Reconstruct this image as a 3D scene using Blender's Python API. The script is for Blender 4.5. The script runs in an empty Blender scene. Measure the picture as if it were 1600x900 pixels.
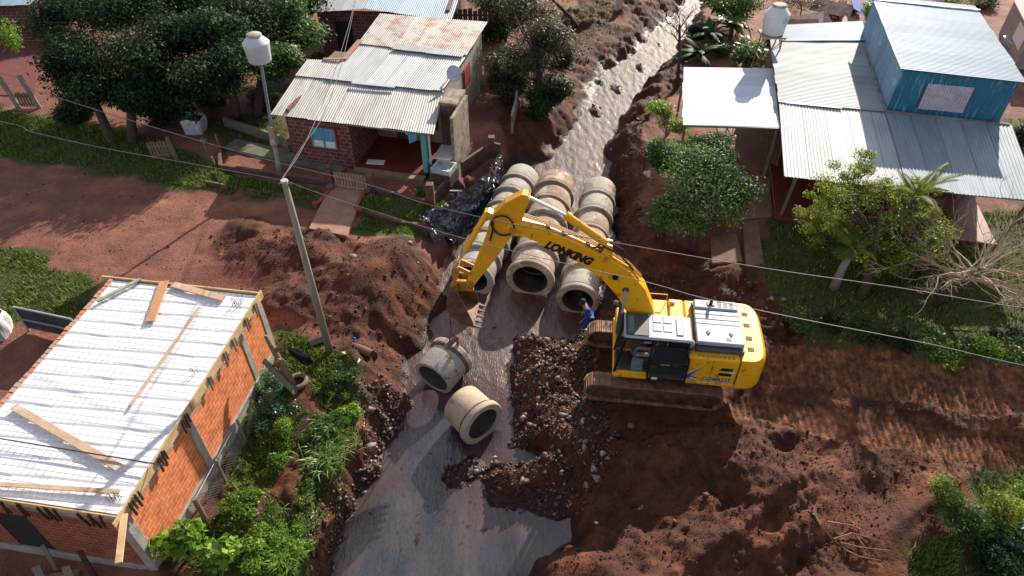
import bpy, math, random
import numpy as np
from mathutils import Vector, Matrix, Quaternion
random.seed(7); RN = np.random.default_rng(11)
SC = bpy.context.scene; COL = SC.collection
R = math.radians
# ---------------- camera, light ----------------
PITCH, FPX, CH = R(42), 1067.0, 18.5
cd = bpy.data.cameras.new('camera'); cam = bpy.data.objects.new('camera', cd); COL.objects.link(cam)
cam.location = (0, 0, CH); cam.rotation_euler = (math.pi/2-PITCH, 0, 0)
cd.sensor_width = 36; cd.lens = FPX/1600*36; cd.clip_start = .1; cd.clip_end = 2000
SC.camera = cam
SUN_AZ, SUN_EL = R(27), R(26)           # azimuth from +Y towards +X
w = bpy.data.worlds.new('World'); SC.world = w; w.use_nodes = True
nt = w.node_tree; sky = nt.nodes.new('ShaderNodeTexSky'); sky.sky_type = 'NISHITA'; sky.sun_disc = False
sky.sun_elevation = SUN_EL; sky.sun_rotation = SUN_AZ
tcw = nt.nodes.new('ShaderNodeTexCoord'); mpw = nt.nodes.new('ShaderNodeMapping'); mpw.inputs['Scale'].default_value = (1, 1, 2.2); nt.links.new(tcw.outputs['Generated'], mpw.inputs[0])
nzw = nt.nodes.new('ShaderNodeTexNoise'); nzw.inputs['Scale'].default_value = 2.2; nzw.inputs['Detail'].default_value = 6; nt.links.new(mpw.outputs[0], nzw.inputs[0])
rw = nt.nodes.new('ShaderNodeValToRGB'); rw.color_ramp.elements[0].position = .46; rw.color_ramp.elements[1].position = .62; nt.links.new(nzw.outputs[0], rw.inputs[0])
mxw = nt.nodes.new('ShaderNodeMix'); mxw.data_type = 'RGBA'; nt.links.new(rw.outputs[0], mxw.inputs[0]); nt.links.new(sky.outputs[0], mxw.inputs[6]); mxw.inputs[7].default_value = (6.2, 6.0, 5.8, 1)   # scattered clouds
nt.links.new(mxw.outputs[2], nt.nodes['Background'].inputs[0]); nt.nodes['Background'].inputs[1].default_value = .085
sl = bpy.data.lights.new('sun', 'SUN'); sl.energy = 5.0; sl.angle = R(.6); sl.color = (1, .9, .76)
so = bpy.data.objects.new('sun', sl); COL.objects.link(so)
sd = Vector((math.sin(SUN_AZ)*math.cos(SUN_EL), math.cos(SUN_AZ)*math.cos(SUN_EL), math.sin(SUN_EL)))
so.rotation_euler = sd.to_track_quat('Z', 'Y').to_euler(); so.location = (0, 0, 40)
vs = SC.view_settings; vs.view_transform = 'Standard'; vs.look = 'None'; vs.gamma = 1; vs.exposure = .68
SC.cycles.max_bounces = 5; SC.cycles.diffuse_bounces = 3

def P(px, py, z=0.):
    u = px-800; v = 450-py
    d = (u, FPX*math.cos(PITCH)+v*math.sin(PITCH), -FPX*math.sin(PITCH)+v*math.cos(PITCH))
    t = (z-CH)/d[2]
    return Vector((d[0]*t, d[1]*t, z))

# ---------------- noise ----------------
_T = np.random.default_rng(5).random((256, 256))
def vnoise(x, y, s=1., seed=0):
    x = np.asarray(x, float)/s+seed*17.31+1000; y = np.asarray(y, float)/s+seed*7.77+1000
    xi = np.floor(x).astype(int); yi = np.floor(y).astype(int); fx = x-xi; fy = y-yi
    fx = fx*fx*(3-2*fx); fy = fy*fy*(3-2*fy)
    a = _T[xi % 256, yi % 256]; b = _T[(xi+1) % 256, yi % 256]; c = _T[xi % 256, (yi+1) % 256]; d = _T[(xi+1) % 256, (yi+1) % 256]
    return (a*(1-fx)+b*fx)*(1-fy)+(c*(1-fx)+d*fx)*fy-.5
def fbm(x, y, s, o=4, seed=0):
    r = 0; a = 1.
    for i in range(o):
        r = r+a*vnoise(x, y, s, seed+i); s /= 2.03; a *= .55
    return r
def sstep(a, b, x):
    t = np.clip((x-a)/(b-a), 0, 1); return t*t*(3-2*t)
def sdist(poly, x, y):
    """signed distance to a polygon, negative inside"""
    x = np.asarray(x, float); y = np.asarray(y, float)
    d = np.full(x.shape, 1e9); ins = np.zeros(x.shape, bool); n = len(poly)
    for i in range(n):
        ax, ay = poly[i][0], poly[i][1]; bx, by = poly[(i+1) % n][0], poly[(i+1) % n][1]
        ex, ey = bx-ax, by-ay; L2 = ex*ex+ey*ey+1e-12
        t = np.clip(((x-ax)*ex+(y-ay)*ey)/L2, 0, 1)
        d = np.minimum(d, np.hypot(x-ax-t*ex, y-ay-t*ey))
        c = ((ay > y) != (by > y)) & (x < (bx-ax)*(y-ay)/(by-ay+1e-15)+ax)
        ins ^= c
    return np.where(ins, -d, d)
def poly(pts, z=0.): return [P(a, b, z) for a, b in pts]

# ---------------- terrain description ----------------
ZW = -2.0
def zw(y): return ZW+1.1*sstep(24, 50, y)
CREEK = ([P(a, b, ZW) for a, b in ((505, 930), (513, 900), (527, 845), (555, 785), (588, 750), (602, 705), (620, 680), (640, 640), (628, 612), (642, 565), (668, 520), (688, 485), (692, 440), (712, 390), (742, 330))]
 + [P(782, 275, -1.9)] + [P(a, b, -1.7) for a, b in ((856, 252), (888, 217), (922, 165), (958, 120))]+[P(a, b, -1.1) for a, b in ((1000, 80), (1042, 42), (1066, 5), (1060, -60), (1070, -160), (1120, -160), (1110, -60), (1096, 0), (1084, 40), (1050, 96))]
 + [P(a, b, -1.6) for a, b in ((1006, 145), (972, 190), (942, 232))]+[P(958, 290, -1.9)]
 + [P(a, b, ZW) for a, b in ((968, 330), (950, 400), (942, 470), (925, 520), (870, 528), (812, 522), (806, 560), (792, 600), (800, 640), (790, 690), (768, 725), (752, 745), (764, 790), (800, 806), (893, 806), (888, 842), (842, 870), (832, 900), (826, 935), (700, 1010), (560, 1010))])
PLAT = [(P(a, b, z).x, P(a, b, z).y, z) for a, b, z in (
 (100, 100, 0), (300, 250, 0), (100, 350, 0), (300, 400, 0), (100, 550, 0), (300, 700, 0), (470, 560, 0), (500, 640, -.1), (470, 760, -.2), (420, 880, -.2), (200, 950, 0), (60, 870, -.1),
 (560, 250, 0), (600, 350, 0), (450, 370, 0), (520, 480, 0), (600, 520, -.1), (700, 250, 0), (780, 150, -.2), (850, 60, -.3), (700, 60, 0), (900, 0, -.2), (500, 30, 0),
 (1000, 300, -.4), (1000, 230, -.4), (1080, 130, -.3), (1110, 40, 0), (1150, 200, 0), (1150, 330, 0), (1180, 420, -.1), (1080, 400, -.3), (1300, 400, 0), (1500, 400, 0), (1400, 200, 0), (1600, 300, 0), (1300, 50, 0), (1550, 50, 0), (1590, 450, 0),
 (1220, 470, -.2), (1400, 520, .15), (1590, 560, .15), (1020, 460, -.6), (1100, 475, -.5),
 (960, 560, -.8), (1040, 600, -.8), (1130, 600, -.8), (1050, 650, -.8), (930, 640, -.9), (1200, 560, -.75), (1300, 590, -.65), (1450, 620, -.6), (1600, 650, -.5), (1200, 640, -.75), (1350, 680, -.65), (1500, 710, -.6), (1600, 740, -.5),
 (1000, 760, -.7), (1100, 720, -.5), (1200, 760, -.5), (1100, 850, -.6), (950, 850, -.7), (1300, 850, -.4), (1500, 800, -.3), (1590, 880, -.3), (1400, 760, -.4), (900, 900, -.8))]
BANK = [(P(a, b, -1).x, P(a, b, -1).y, z) for a, b, z in (
 (570, 760, 1.3), (500, 860, 1.2), (600, 650, 1.5), (640, 520, 2.4), (690, 400, 1.6), (780, 250, 1.8), (870, 130, 2.6), (960, 40, 2.6), (1060, -50, 2), (1000, 250, 1.3), (1060, 130, 1.0), (1120, 20, 1),
 (985, 400, 2.0), (960, 500, 1.5), (880, 560, 2.4), (860, 640, 3.0), (850, 740, 3.4), (900, 840, 1.6), (880, 900, 1.2))]
def idw(pts, x, y, p=3.2):
    num = 0; den = 0
    for a, b, v in pts:
        wgt = 1/((x-a)**2+(y-b)**2+.15)**(p/2); num = num+wgt*v; den = den+wgt
    return num/den
MOUNDS = [(P(a, b, .3).x, P(a, b, .3).y, h, r) for a, b, h, r in ((480, 395, .6, 1.3), (560, 440, .8, 1.7), (620, 395, .55, 1.3), (400, 400, .5, 1.0), (440, 470, .5, 1.2), (350, 410, .25, .9), (560, 545, .35, .8),
  (650, 400, .4, .9), (1000, 690, .35, 1.3), (1150, 690, .3, 1.6), (960, 860, .45, 1.3), (1070, 800, .3, 1.1), (1230, 850, .3, 1.4), (1300, 760, .3, 1.3), (1500, 780, .35, 1.5), (1000, 440, .3, 1.2), (1120, 440, .2, .8), (1420, 555, .25, 1.5), (1540, 570, .25, 1.5), (1270, 520, .3, 1.2), (1240, 532, .2, .8), (790, 200, .3, 1.5), (830, 120, .3, 2))]
BARS = [(P(a, b, -1.6).x, P(a, b, -1.6).y, h, r) for a, b, h, r in ((965, 150, .6, .5), (1000, 118, .6, .55), (935, 182, .55, .5), (1030, 85, .5, .5), (870, 262, .4, .4), (705, 735, .5, .45), (735, 712, .42, .45), (905, 225, .3, .3))]
GARDEN = poly(((335, 272), (505, 300), (500, 322), (345, 292)), .1), poly(((572, 310), (700, 300), (668, 352), (560, 330)), .1)
DIRT = poly(((330, 400), (370, 355), (470, 358), (560, 385), (640, 385), (700, 390), (700, 300), (790, 240), (800, 60), (870, 40), (930, -20), (1100, -40), (1060, 140), (1010, 200), (1000, 300), (1040, 380), (1200, 400), (1240, 490), (1420, 545), (1620, 600), (1900, 760), (1900, 900), (1500, 1000), (480, 1000), (470, 860), (520, 760), (560, 640), (500, 530), (400, 500), (400, 440)), -.2)
GRASS = [poly(p) for p in (
 ((-80, 160), (0, 165), (60, 180), (170, 190), (330, 250), (500, 322), (335, 300), (150, 268), (0, 243), (-80, 235)),
 ((330, 262), (505, 296), (500, 324), (340, 300)), ((562, 312), (700, 300), (690, 350), (640, 372), (560, 360)),
 ((-80, 370), (0, 378), (80, 405), (165, 440), (130, 500), (60, 510), (-80, 500)),
 ((410, 590), (440, 520), (500, 535), (560, 560), (560, 600), (545, 700), (500, 780), (490, 900), (330, 900), (250, 880), (330, 800)),
 ((1180, 380), (1215, 340), (1400, 330), (1700, 330), (1700, 610), (1560, 575), (1400, 545), (1260, 520), (1200, 450)),
 ((300, 180), (420, 180), (440, 245), (340, 235)), ((860, -40), (930, -40), (965, 20), (900, 70), (860, 60)), ((400, 90), (450, 90), (450, 220), (400, 220)),
 ((1430, 850), (1500, 830), (1500, 900), (1430, 900)), ((640, -60), (760, -60), (760, 20), (640, 20)), ((1560, 180), (1640, 180), (1640, 330), (1600, 330)), ((1540, 720), (1700, 720), (1700, 950), (1500, 950)))]
TRACKS = [poly(p, -.6) for p in (((1150, 535), (1200, 540), (1400, 567), (1650, 612), (1650, 678), (1400, 632), (1200, 598), (1150, 592)), ((1115, 612), (1200, 622), (1400, 655), (1650, 705), (1650, 765), (1450, 722), (1300, 688), (1140, 652)))]
FURD = Vector((P(1250, 660, -.5)-P(900, 880, -.5)).xy).normalized()
DIRT2 = poly(((395, 610), (430, 560), (500, 560), (505, 780), (470, 930), (250, 930), (300, 830)))
BARE = poly(((450, 590), (475, 640), (455, 700), (425, 750), (400, 830), (425, 835), (455, 775), (480, 715), (500, 640), (480, 590)))
def dirtmask(x, y):
    n = fbm(x, y, 1.5, 3, 4)*.9
    return 1-sstep(-.25, .35, np.minimum(sdist(DIRT, x, y), sdist(DIRT2, x, y))+n)
def grassmask(x, y):
    n = fbm(x, y, 1.2, 4, 9)*1.3
    g = 0
    for q in GRASS: g = np.maximum(g, 1-sstep(-.25, .25, sdist(q, x, y)+n*.7))
    g = g*sstep(-.1, .25, sdist(BARE, x, y)+fbm(x, y, .6, 3, 8)*.5)
    return g
def trackmask(x, y):
    n = fbm(x, y, .9, 3, 19)*.25; t = 0
    for q in TRACKS: t = np.maximum(t, 1-sstep(-.12, .06, sdist(q, x, y)+n))
    return t
def G(x, y):
    x = np.asarray(x, float); y = np.asarray(y, float)
    near = (y < 90) & (np.abs(x) < 70)
    out = np.zeros(x.shape)
    X, Y = x[near], y[near]
    hp = idw(PLAT, X, Y)
    for a, b, h, r in MOUNDS: hp = hp+h*np.exp(-((X-a)**2+(Y-b)**2)/r**2)
    for gp in GARDEN: hp = hp+.22*(1-sstep(-.05, .05, sdist(gp, X, Y)))
    dm = dirtmask(X, Y); tm = trackmask(X, Y)
    s = -X*FURD.y+Y*FURD.x; t = X*FURD.x+Y*FURD.y
    low = sstep(15.5, 14, Y)*sstep(1, 3, X)
    rough = fbm(X, Y, 1.6, 6, 1)*.45+fbm(X, Y, .7, 5, 30)*.16+np.abs(fbm(X, Y, .25, 3, 31))*.09
    rough = rough+low*((.25-np.abs(vnoise(s, t/6, 1.3, 40)))*1.1+np.abs(vnoise(s, t/5, .5, 44))*.35)
    rough = rough*(.45+1.1*sstep(-.25, .3, vnoise(X, Y, 3.1, 21)+vnoise(X, Y, 1.2, 22)*.4))
    rough = rough*(1-.85*tm)
    exc = np.exp(-(((X-5.1)/2.9)**4+((Y-16.7)/2.3)**4))
    hp = hp+dm*rough*(1-.85*exc)+(1-dm)*fbm(X, Y, .7, 4, 2)*.07
    trough = tm*(-.07+(.085+.05*vnoise(X, Y, 2.2, 52))*np.abs(np.sin((X*.99-Y*.13+vnoise(X, Y, 3.5, 77)*.04)*math.pi/.23)))
    hp = hp+trough
    d = sdist(CREEK, X, Y)+fbm(X, Y, 1.1, 4, 12)*.55
    bw = idw(BANK, X, Y, 3)
    W = zw(Y)
    k = np.clip((d+.1)/bw, 0, 1); k = k*(2-k)*.6+k*k*(3-2*k)*.4
    bed = W-.1-.3*sstep(0, -1.2, d)+fbm(X, Y, .5, 3, 15)*.1
    for a, b, h, r in BARS: bed = bed+h*np.exp(-((X-a)**2+((Y-b)/1.6)**2)/r**2)
    z = bed+(hp-bed)*k
    z = z+(k > 0)*(k < 1)*fbm(X, Y, .6, 4, 33)*.35*np.sin(np.clip(k, 0, 1)*math.pi)
    pd = P(818, 712, -1.8); z = z-np.clip(z-W+.22, 0, 1.5)*np.exp(-(((X-pd.x)/.85)**2+((Y-pd.y)/.5)**2)**2)
    out[near] = z
    return out
def g1(x, y): return float(G(np.array([x]), np.array([y]))[0])
def Pg(px, py, dz=0.):
    z = 0.
    for _ in range(8):
        p = P(px, py, z+dz); z = .5*z+.5*g1(p.x, p.y)
    p = P(px, py, z+dz); p.z = g1(p.x, p.y)
    return p

# ---------------- object helpers ----------------
def tag(o, label=None, cat=None, group=None, kind=None):
    for k, v in (('label', label), ('category', cat), ('group', group), ('kind', kind)):
        if v: o[k] = v
    return o
def thing(name, label, cat, loc=(0, 0, 0), rz=0., group=None):
    o = bpy.data.objects.new(name, None); COL.objects.link(o); o.empty_display_size = .2
    o.location = loc; o.rotation_euler = (0, 0, rz); tag(o, label, cat, group); return o
def link(name, me, m, parent=None, smooth=False):
    if m is not None and not len(me.materials): me.materials.append(m)
    if smooth:
        me.polygons.foreach_set('use_smooth', [True]*len(me.polygons))
    o = bpy.data.objects.new(name, me); COL.objects.link(o)
    if parent is not None: o.parent = parent
    return o
def mesh_np(name, V, F, m, parent=None, attrs=None, smooth=False, fattrs=None):
    V = np.asarray(V, np.float32).reshape(-1, 3); F = np.asarray(F, np.int32); k = F.shape[1]
    if parent is not None and parent.get('_w'): V = V-np.array(parent['_w'], np.float32)
    me = bpy.data.meshes.new(name)
    me.vertices.add(len(V)); me.vertices.foreach_set('co', V.ravel())
    me.loops.add(F.size); me.loops.foreach_set('vertex_index', F.ravel())
    me.polygons.add(len(F)); me.polygons.foreach_set('loop_start', np.arange(0, F.size, k, dtype=np.int32))
    try: me.polygons.foreach_set('loop_total', np.full(len(F), k, np.int32))
    except Exception: pass
    me.update(calc_edges=True)
    for n, a in (attrs or {}).items():
        at = me.attributes.new(n, 'FLOAT', 'POINT'); at.data.foreach_set('value', np.asarray(a, np.float32))
    for n, a in (fattrs or {}).items():
        at = me.attributes.new(n, 'FLOAT', 'FACE'); at.data.foreach_set('value', np.asarray(a, np.float32))
    return link(name, me, m, parent, smooth)
class MB:
    def __init__(s, M=None): s.v = []; s.f = []; s.M = M or Matrix.Identity(4)
    def add(s, vs, fs):
        n = len(s.v); s.v += [s.M @ Vector(v) for v in vs]; s.f += [tuple(i+n for i in f) for f in fs]; return s
    def hexa(s, b):   # 8 corners: bottom loop then top loop (ccw)
        return s.add(b, [(3, 2, 1, 0), (4, 5, 6, 7), (0, 1, 5, 4), (1, 2, 6, 5), (2, 3, 7, 6), (3, 0, 4, 7)])
    def box(s, a, b, bev=0.):
        (x0, y0, z0), (x1, y1, z1) = a, b
        if x0 > x1: x0, x1 = x1, x0
        if y0 > y1: y0, y1 = y1, y0
        if z0 > z1: z0, z1 = z1, z0
        if bev <= 0: return s.hexa([(x0, y0, z0), (x1, y0, z0), (x1, y1, z0), (x0, y1, z0), (x0, y0, z1), (x1, y0, z1), (x1, y1, z1), (x0, y1, z1)])
        e = bev; vs = []; 
        for z, k in ((z0, e), (z0+e, 0), (z1-e, 0), (z1, e)):
            X0, X1, Y0, Y1 = x0+k, x1-k, y0+k, y1-k
            vs += [(X0+e-k, Y0, z), (X1-e+k, Y0, z), (X1, Y0+e-k, z), (X1, Y1-e+k, z), (X1-e+k, Y1, z), (X0+e-k, Y1, z), (X0, Y1-e+k, z), (X0, Y0+e-k, z)]
        fs = [tuple(range(7, -1, -1)), tuple(range(24, 32))]
        for L in range(3):
            for i in range(8): fs.append((L*8+i, L*8+(i+1) % 8, L*8+8+(i+1) % 8, L*8+8+i))
        return s.add(vs, fs)
    def bar(s, p0, p1, w, h, up=(0, 0, 1)):
        p0, p1 = Vector(p0), Vector(p1); d = (p1-p0).normalized(); up = Vector(up)
        if abs(d.dot(up)) > .98: up = Vector((0, 1, 0))
        x = d.cross(up).normalized()*(w/2); y = x.cross(d).normalized()*(h/2)
        return s.hexa([p0-x-y, p0+x-y, p1+x-y, p1-x-y, p0-x+y, p0+x+y, p1+x+y, p1-x+y])
    def tube(s, pts, r, n=8, caps=True):
        pts = [Vector(p) for p in pts]; rs = r if isinstance(r, (list, tuple)) else [r]*len(pts)
        vs = []; fs = []; up = None
        for i, p in enumerate(pts):
            d = (pts[min(i+1, len(pts)-1)]-pts[max(i-1, 0)]).normalized()
            if up is None: up = Vector((0, 0, 1)) if abs(d.z) < .9 else Vector((1, 0, 0))
            x = d.cross(up).normalized(); y = x.cross(d).normalized(); up = y
            for k in range(n):
                a = 2*math.pi*k/n; vs.append(p+(x*math.cos(a)+y*math.sin(a))*rs[i])
        for i in range(len(pts)-1):
            for k in range(n): fs.append((i*n+k, (i+1)*n+k, (i+1)*n+(k+1) % n, i*n+(k+1) % n))
        if caps: fs += [tuple(range(n)), tuple(range(len(pts)*n-1, (len(pts)-1)*n-1, -1))]
        return s.add(vs, fs)
    def lathe(s, prof, n=24, M=None, closed=False):   # prof [(r,z)] around z
        vs = []; fs = []
        for r, z in prof:
            for k in range(n):
                a = 2*math.pi*k/n; v = Vector((r*math.cos(a), r*math.sin(a), z)); vs.append(M @ v if M else v)
        m = len(prof)
        for i in range(m if closed else m-1):
            j = (i+1) % m
            for k in range(n): fs.append((i*n+k, i*n+(k+1) % n, j*n+(k+1) % n, j*n+k))
        if not closed:
            if prof[0][0] > 1e-4: fs.append(tuple(range(n-1, -1, -1)))
            if prof[-1][0] > 1e-4: fs.append(tuple(range((m-1)*n, m*n)))
        return s.add(vs, fs)
    def prism(s, pts, off):   # polygon pts (3d) extruded by vector off
        n = len(pts); off = Vector(off); a = [Vector(p) for p in pts]; b = [p+off for p in a]
        return s.add(a+b, [tuple(range(n-1, -1, -1)), tuple(range(n, 2*n))]+[(i, (i+1) % n, n+(i+1) % n, n+i) for i in range(n)])
    def build(s, name, m, parent=None, smooth=False, bevel=0., ang=None):
        off = Vector(parent['_w']) if (parent is not None and parent.get('_w')) else Vector((0, 0, 0))
        me = bpy.data.meshes.new(name); me.from_pydata([v-off for v in s.v], [], s.f); me.update()
        import bmesh
        bm = bmesh.new(); bm.from_mesh(me); bmesh.ops.recalc_face_normals(bm, faces=bm.faces); 
        if bevel > 0:
            bmesh.ops.bevel(bm, geom=[e for e in bm.edges if len(e.link_faces) == 2 and e.calc_face_angle(0) > .5], offset=bevel, segments=1, affect='EDGES', clamp_overlap=True)
        uv = bm.loops.layers.uv.new('UVMap')
        for f in bm.faces:
            nn = f.normal
            if abs(nn.z) > .7: t = Vector((1, 0, 0)); q = Vector((0, 1, 0))
            else: t = Vector((-nn.y, nn.x, 0)).normalized(); q = Vector((0, 0, 1))
            for l in f.loops: l[uv].uv = ((l.vert.co+off).dot(t), (l.vert.co+off).dot(q))
        bm.to_mesh(me); bm.free()
        if ang is not None:
            smooth = True
        o = link(name, me, m, parent, smooth)
        if ang is not None:
            try: me.set_sharp_from_angle(angle=R(ang))
            except Exception: pass
        return o
def wthing(name, label, cat, loc, group=None):
    """thing whose parts are given in world coordinates"""
    o = thing(name, label, cat, loc, 0, group); o['_w'] = tuple(loc); return o
def solo(mb, name, m, label, cat, group=None, kind=None, **k):
    """single-mesh thing with its origin at its own base"""
    vs = mb.v; c = Vector((sum(v.x for v in vs)/len(vs), sum(v.y for v in vs)/len(vs), min(v.z for v in vs)))
    mb.v = [v-c for v in vs]; 
    o = mb.build(name, m, None, **k); o.location = c
    return tag(o, label, cat, group, kind)
def dup(root, loc=None, rz=None, label=None, group=None):
    def cp(o, par):
        c = o.copy(); COL.objects.link(c); c.parent = par
        for ch in [q for q in COL.objects if q.parent == o]: cp(ch, c)
        return c
    c = cp(root, None)
    if loc is not None: c.location = loc
    if rz is not None: c.rotation_euler = (0, 0, rz)
    if label: c['label'] = label
    if group: c['group'] = group
    return c

# ---------------- materials ----------------
MC = {}
def nodes(name):
    m = bpy.data.materials.new(name); m.use_nodes = True; t = m.node_tree
    return m, t, t.nodes['Principled BSDF'], lambda ty, **k: _nn(t, ty, k)
def _nn(t, ty, k):
    n = t.nodes.new('ShaderNode'+ty)
    for a, b in k.items(): setattr(n, a, b)
    return n
def ramp(t, stops):
    r = t.nodes.new('ShaderNodeValToRGB'); e = r.color_ramp.elements
    while len(e) < len(stops): e.new(.5)
    for q, (p, c) in zip(e, stops): q.position = p; q.color = (*c, 1) if len(c) == 3 else c
    return r
def mat(name, c1, c2=None, scale=3., rough=.8, metal=0., bump=0., bs=20., lo=.35, hi=.65, c3=None, s3=1.2, t3=.62, stretch=None, spec=.5, det=6.):
    if name in MC: return MC[name]
    m, t, b, N = nodes(name); L = t.links.new
    b.inputs['Roughness'].default_value = rough; b.inputs['Metallic'].default_value = metal; b.inputs['Specular IOR Level'].default_value = spec
    tc = N('TexCoord'); mp = N('Mapping'); L(tc.outputs['Object'], mp.inputs[0]); oi = N('ObjectInfo'); om = N('Math', operation='MULTIPLY'); L(oi.outputs['Random'], om.inputs[0]); om.inputs[1].default_value = 9.; L(om.outputs[0], mp.inputs['Location'])
    if stretch: mp.inputs['Scale'].default_value = stretch
    c2 = c2 or tuple(x*.75 for x in c1)
    n = N('TexNoise'); n.inputs['Scale'].default_value = scale; n.inputs['Detail'].default_value = det; n.inputs['Roughness'].default_value = .65; L(mp.outputs[0], n.inputs[0])
    r = ramp(t, [(lo, c2), (hi, c1)]); L(n.outputs[0], r.inputs[0]); out = r.outputs[0]
    if c3:
        n3 = N('TexNoise'); n3.inputs['Scale'].default_value = s3; n3.inputs['Detail'].default_value = 8; n3.inputs['Roughness'].default_value = .7; L(mp.outputs[0], n3.inputs[0])
        r3 = ramp(t, [(t3, (0, 0, 0)), (t3+.08, (1, 1, 1))]); L(n3.outputs[0], r3.inputs[0])
        mx = N('Mix', data_type='RGBA'); L(r3.outputs[0], mx.inputs[0]); L(out, mx.inputs[6]); mx.inputs[7].default_value = (*c3, 1); out = mx.outputs[2]
    L(out, b.inputs['Base Color'])
    if bump:
        nb = N('TexNoise'); nb.inputs['Scale'].default_value = bs; nb.inputs['Detail'].default_value = 5; L(mp.outputs[0], nb.inputs[0])
        bp = N('Bump'); bp.inputs['Strength'].default_value = bump; bp.inputs['Distance'].default_value = .05; L(nb.outputs[0], bp.inputs['Height']); L(bp.outputs[0], b.inputs['Normal'])
    MC[name] = m; return m
def brick(name, c1, c2, mort, bw, bh, ms=.012, rough=.85, dirt=None):
    m, t, b, N = nodes(name); L = t.links.new; b.inputs['Roughness'].default_value = rough
    uv = N('UVMap'); br = N('TexBrick'); L(uv.outputs[0], br.inputs[0])
    nz = N('TexNoise'); nz.inputs['Scale'].default_value = 2.5; nz.inputs['Detail'].default_value = 8; L(uv.outputs[0], nz.inputs[0])
    br.inputs['Scale'].default_value = 1; br.inputs['Brick Width'].default_value = bw; br.inputs['Row Height'].default_value = bh
    br.inputs['Mortar Size'].default_value = ms; br.inputs['Mortar Smooth'].default_value = .3; br.inputs['Bias'].default_value = -.1
    br.inputs['Color1'].default_value = (*c1, 1); br.inputs['Color2'].default_value = (*c2, 1); br.inputs['Mortar'].default_value = (*mort, 1)
    mx = N('Mix', data_type='RGBA', blend_type='MULTIPLY'); r = ramp(t, [(.3, dirt or (.55, .5, .5)), (.6, (1, 1, 1))]); L(nz.outputs[0], r.inputs[0])
    mx.inputs[0].default_value = 1; L(br.outputs[0], mx.inputs[6]); L(r.outputs[0], mx.inputs[7]); L(mx.outputs[2], b.inputs['Base Color'])
    bp = N('Bump'); bp.invert = True; bp.inputs['Strength'].default_value = .8; bp.inputs['Distance'].default_value = .02; L(br.outputs['Fac'], bp.inputs['Height']); L(bp.outputs[0], b.inputs['Normal'])
    return m
def leafmat(name, stops, trans=.35, rough=.5, gloss=.5):
    m, t, b, N = nodes(name); L = t.links.new
    at = N('Attribute', attribute_name='rnd'); r = ramp(t, stops); L(at.outputs['Fac'], r.inputs[0])
    b.inputs['Roughness'].default_value = rough; b.inputs['Specular IOR Level'].default_value = gloss; L(r.outputs[0], b.inputs['Base Color'])
    tr = N('BsdfTranslucent'); hs = N('HueSaturation'); hs.inputs['Hue'].default_value = .48; hs.inputs['Value'].default_value = 1.5; L(r.outputs[0], hs.inputs['Color']); L(hs.outputs[0], tr.inputs[0])
    mx = N('MixShader'); mx.inputs[0].default_value = trans; L(b.outputs[0], mx.inputs[1]); L(tr.outputs[0], mx.inputs[2]); L(mx.outputs[0], t.nodes['Material Output'].inputs[0])
    return m
# ---------------- terrain ----------------
def axis(segs):
    out = [segs[0][0]]
    for a, b, st in segs:
        n = max(1, int(round((b-a)/st))); out += list(np.linspace(a, b, n+1)[1:])
    return np.array(out)
XS = axis([(-500, -60, 40), (-60, -42, 1.5), (-42, -20, .35), (-20, -9.5, .16), (-9.5, 6, .11), (6, 17, .05), (17, 24, .14), (24, 42, .35), (42, 60, 1.5), (60, 500, 40)])
YS = axis([(-60, 0, 10), (0, 6, 1), (6, 20, .09), (20, 32, .13), (32, 56, .17), (58, 80, 2), (80, 1200, 60)])
gx, gy = np.meshgrid(XS, YS); TZ = G(gx.ravel(), gy.ravel())
nx, ny = len(XS), len(YS)
idx = np.arange(nx*ny).reshape(ny, nx)
F = np.stack([idx[:-1, :-1].ravel(), idx[:-1, 1:].ravel(), idx[1:, 1:].ravel(), idx[1:, :-1].ravel()], 1)
X, Y = gx.ravel(), gy.ravel()
dm = dirtmask(X, Y); gm = grassmask(X, Y)*(1-.0*dm); tm = trackmask(X, Y)
dc = sdist(CREEK, X, Y)
wet = 1-sstep(.0, .5, TZ-zw(Y)); gm = gm*sstep(.6, 1.4, TZ-zw(Y))
rm = (1-dm)*(1-gm)
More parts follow.
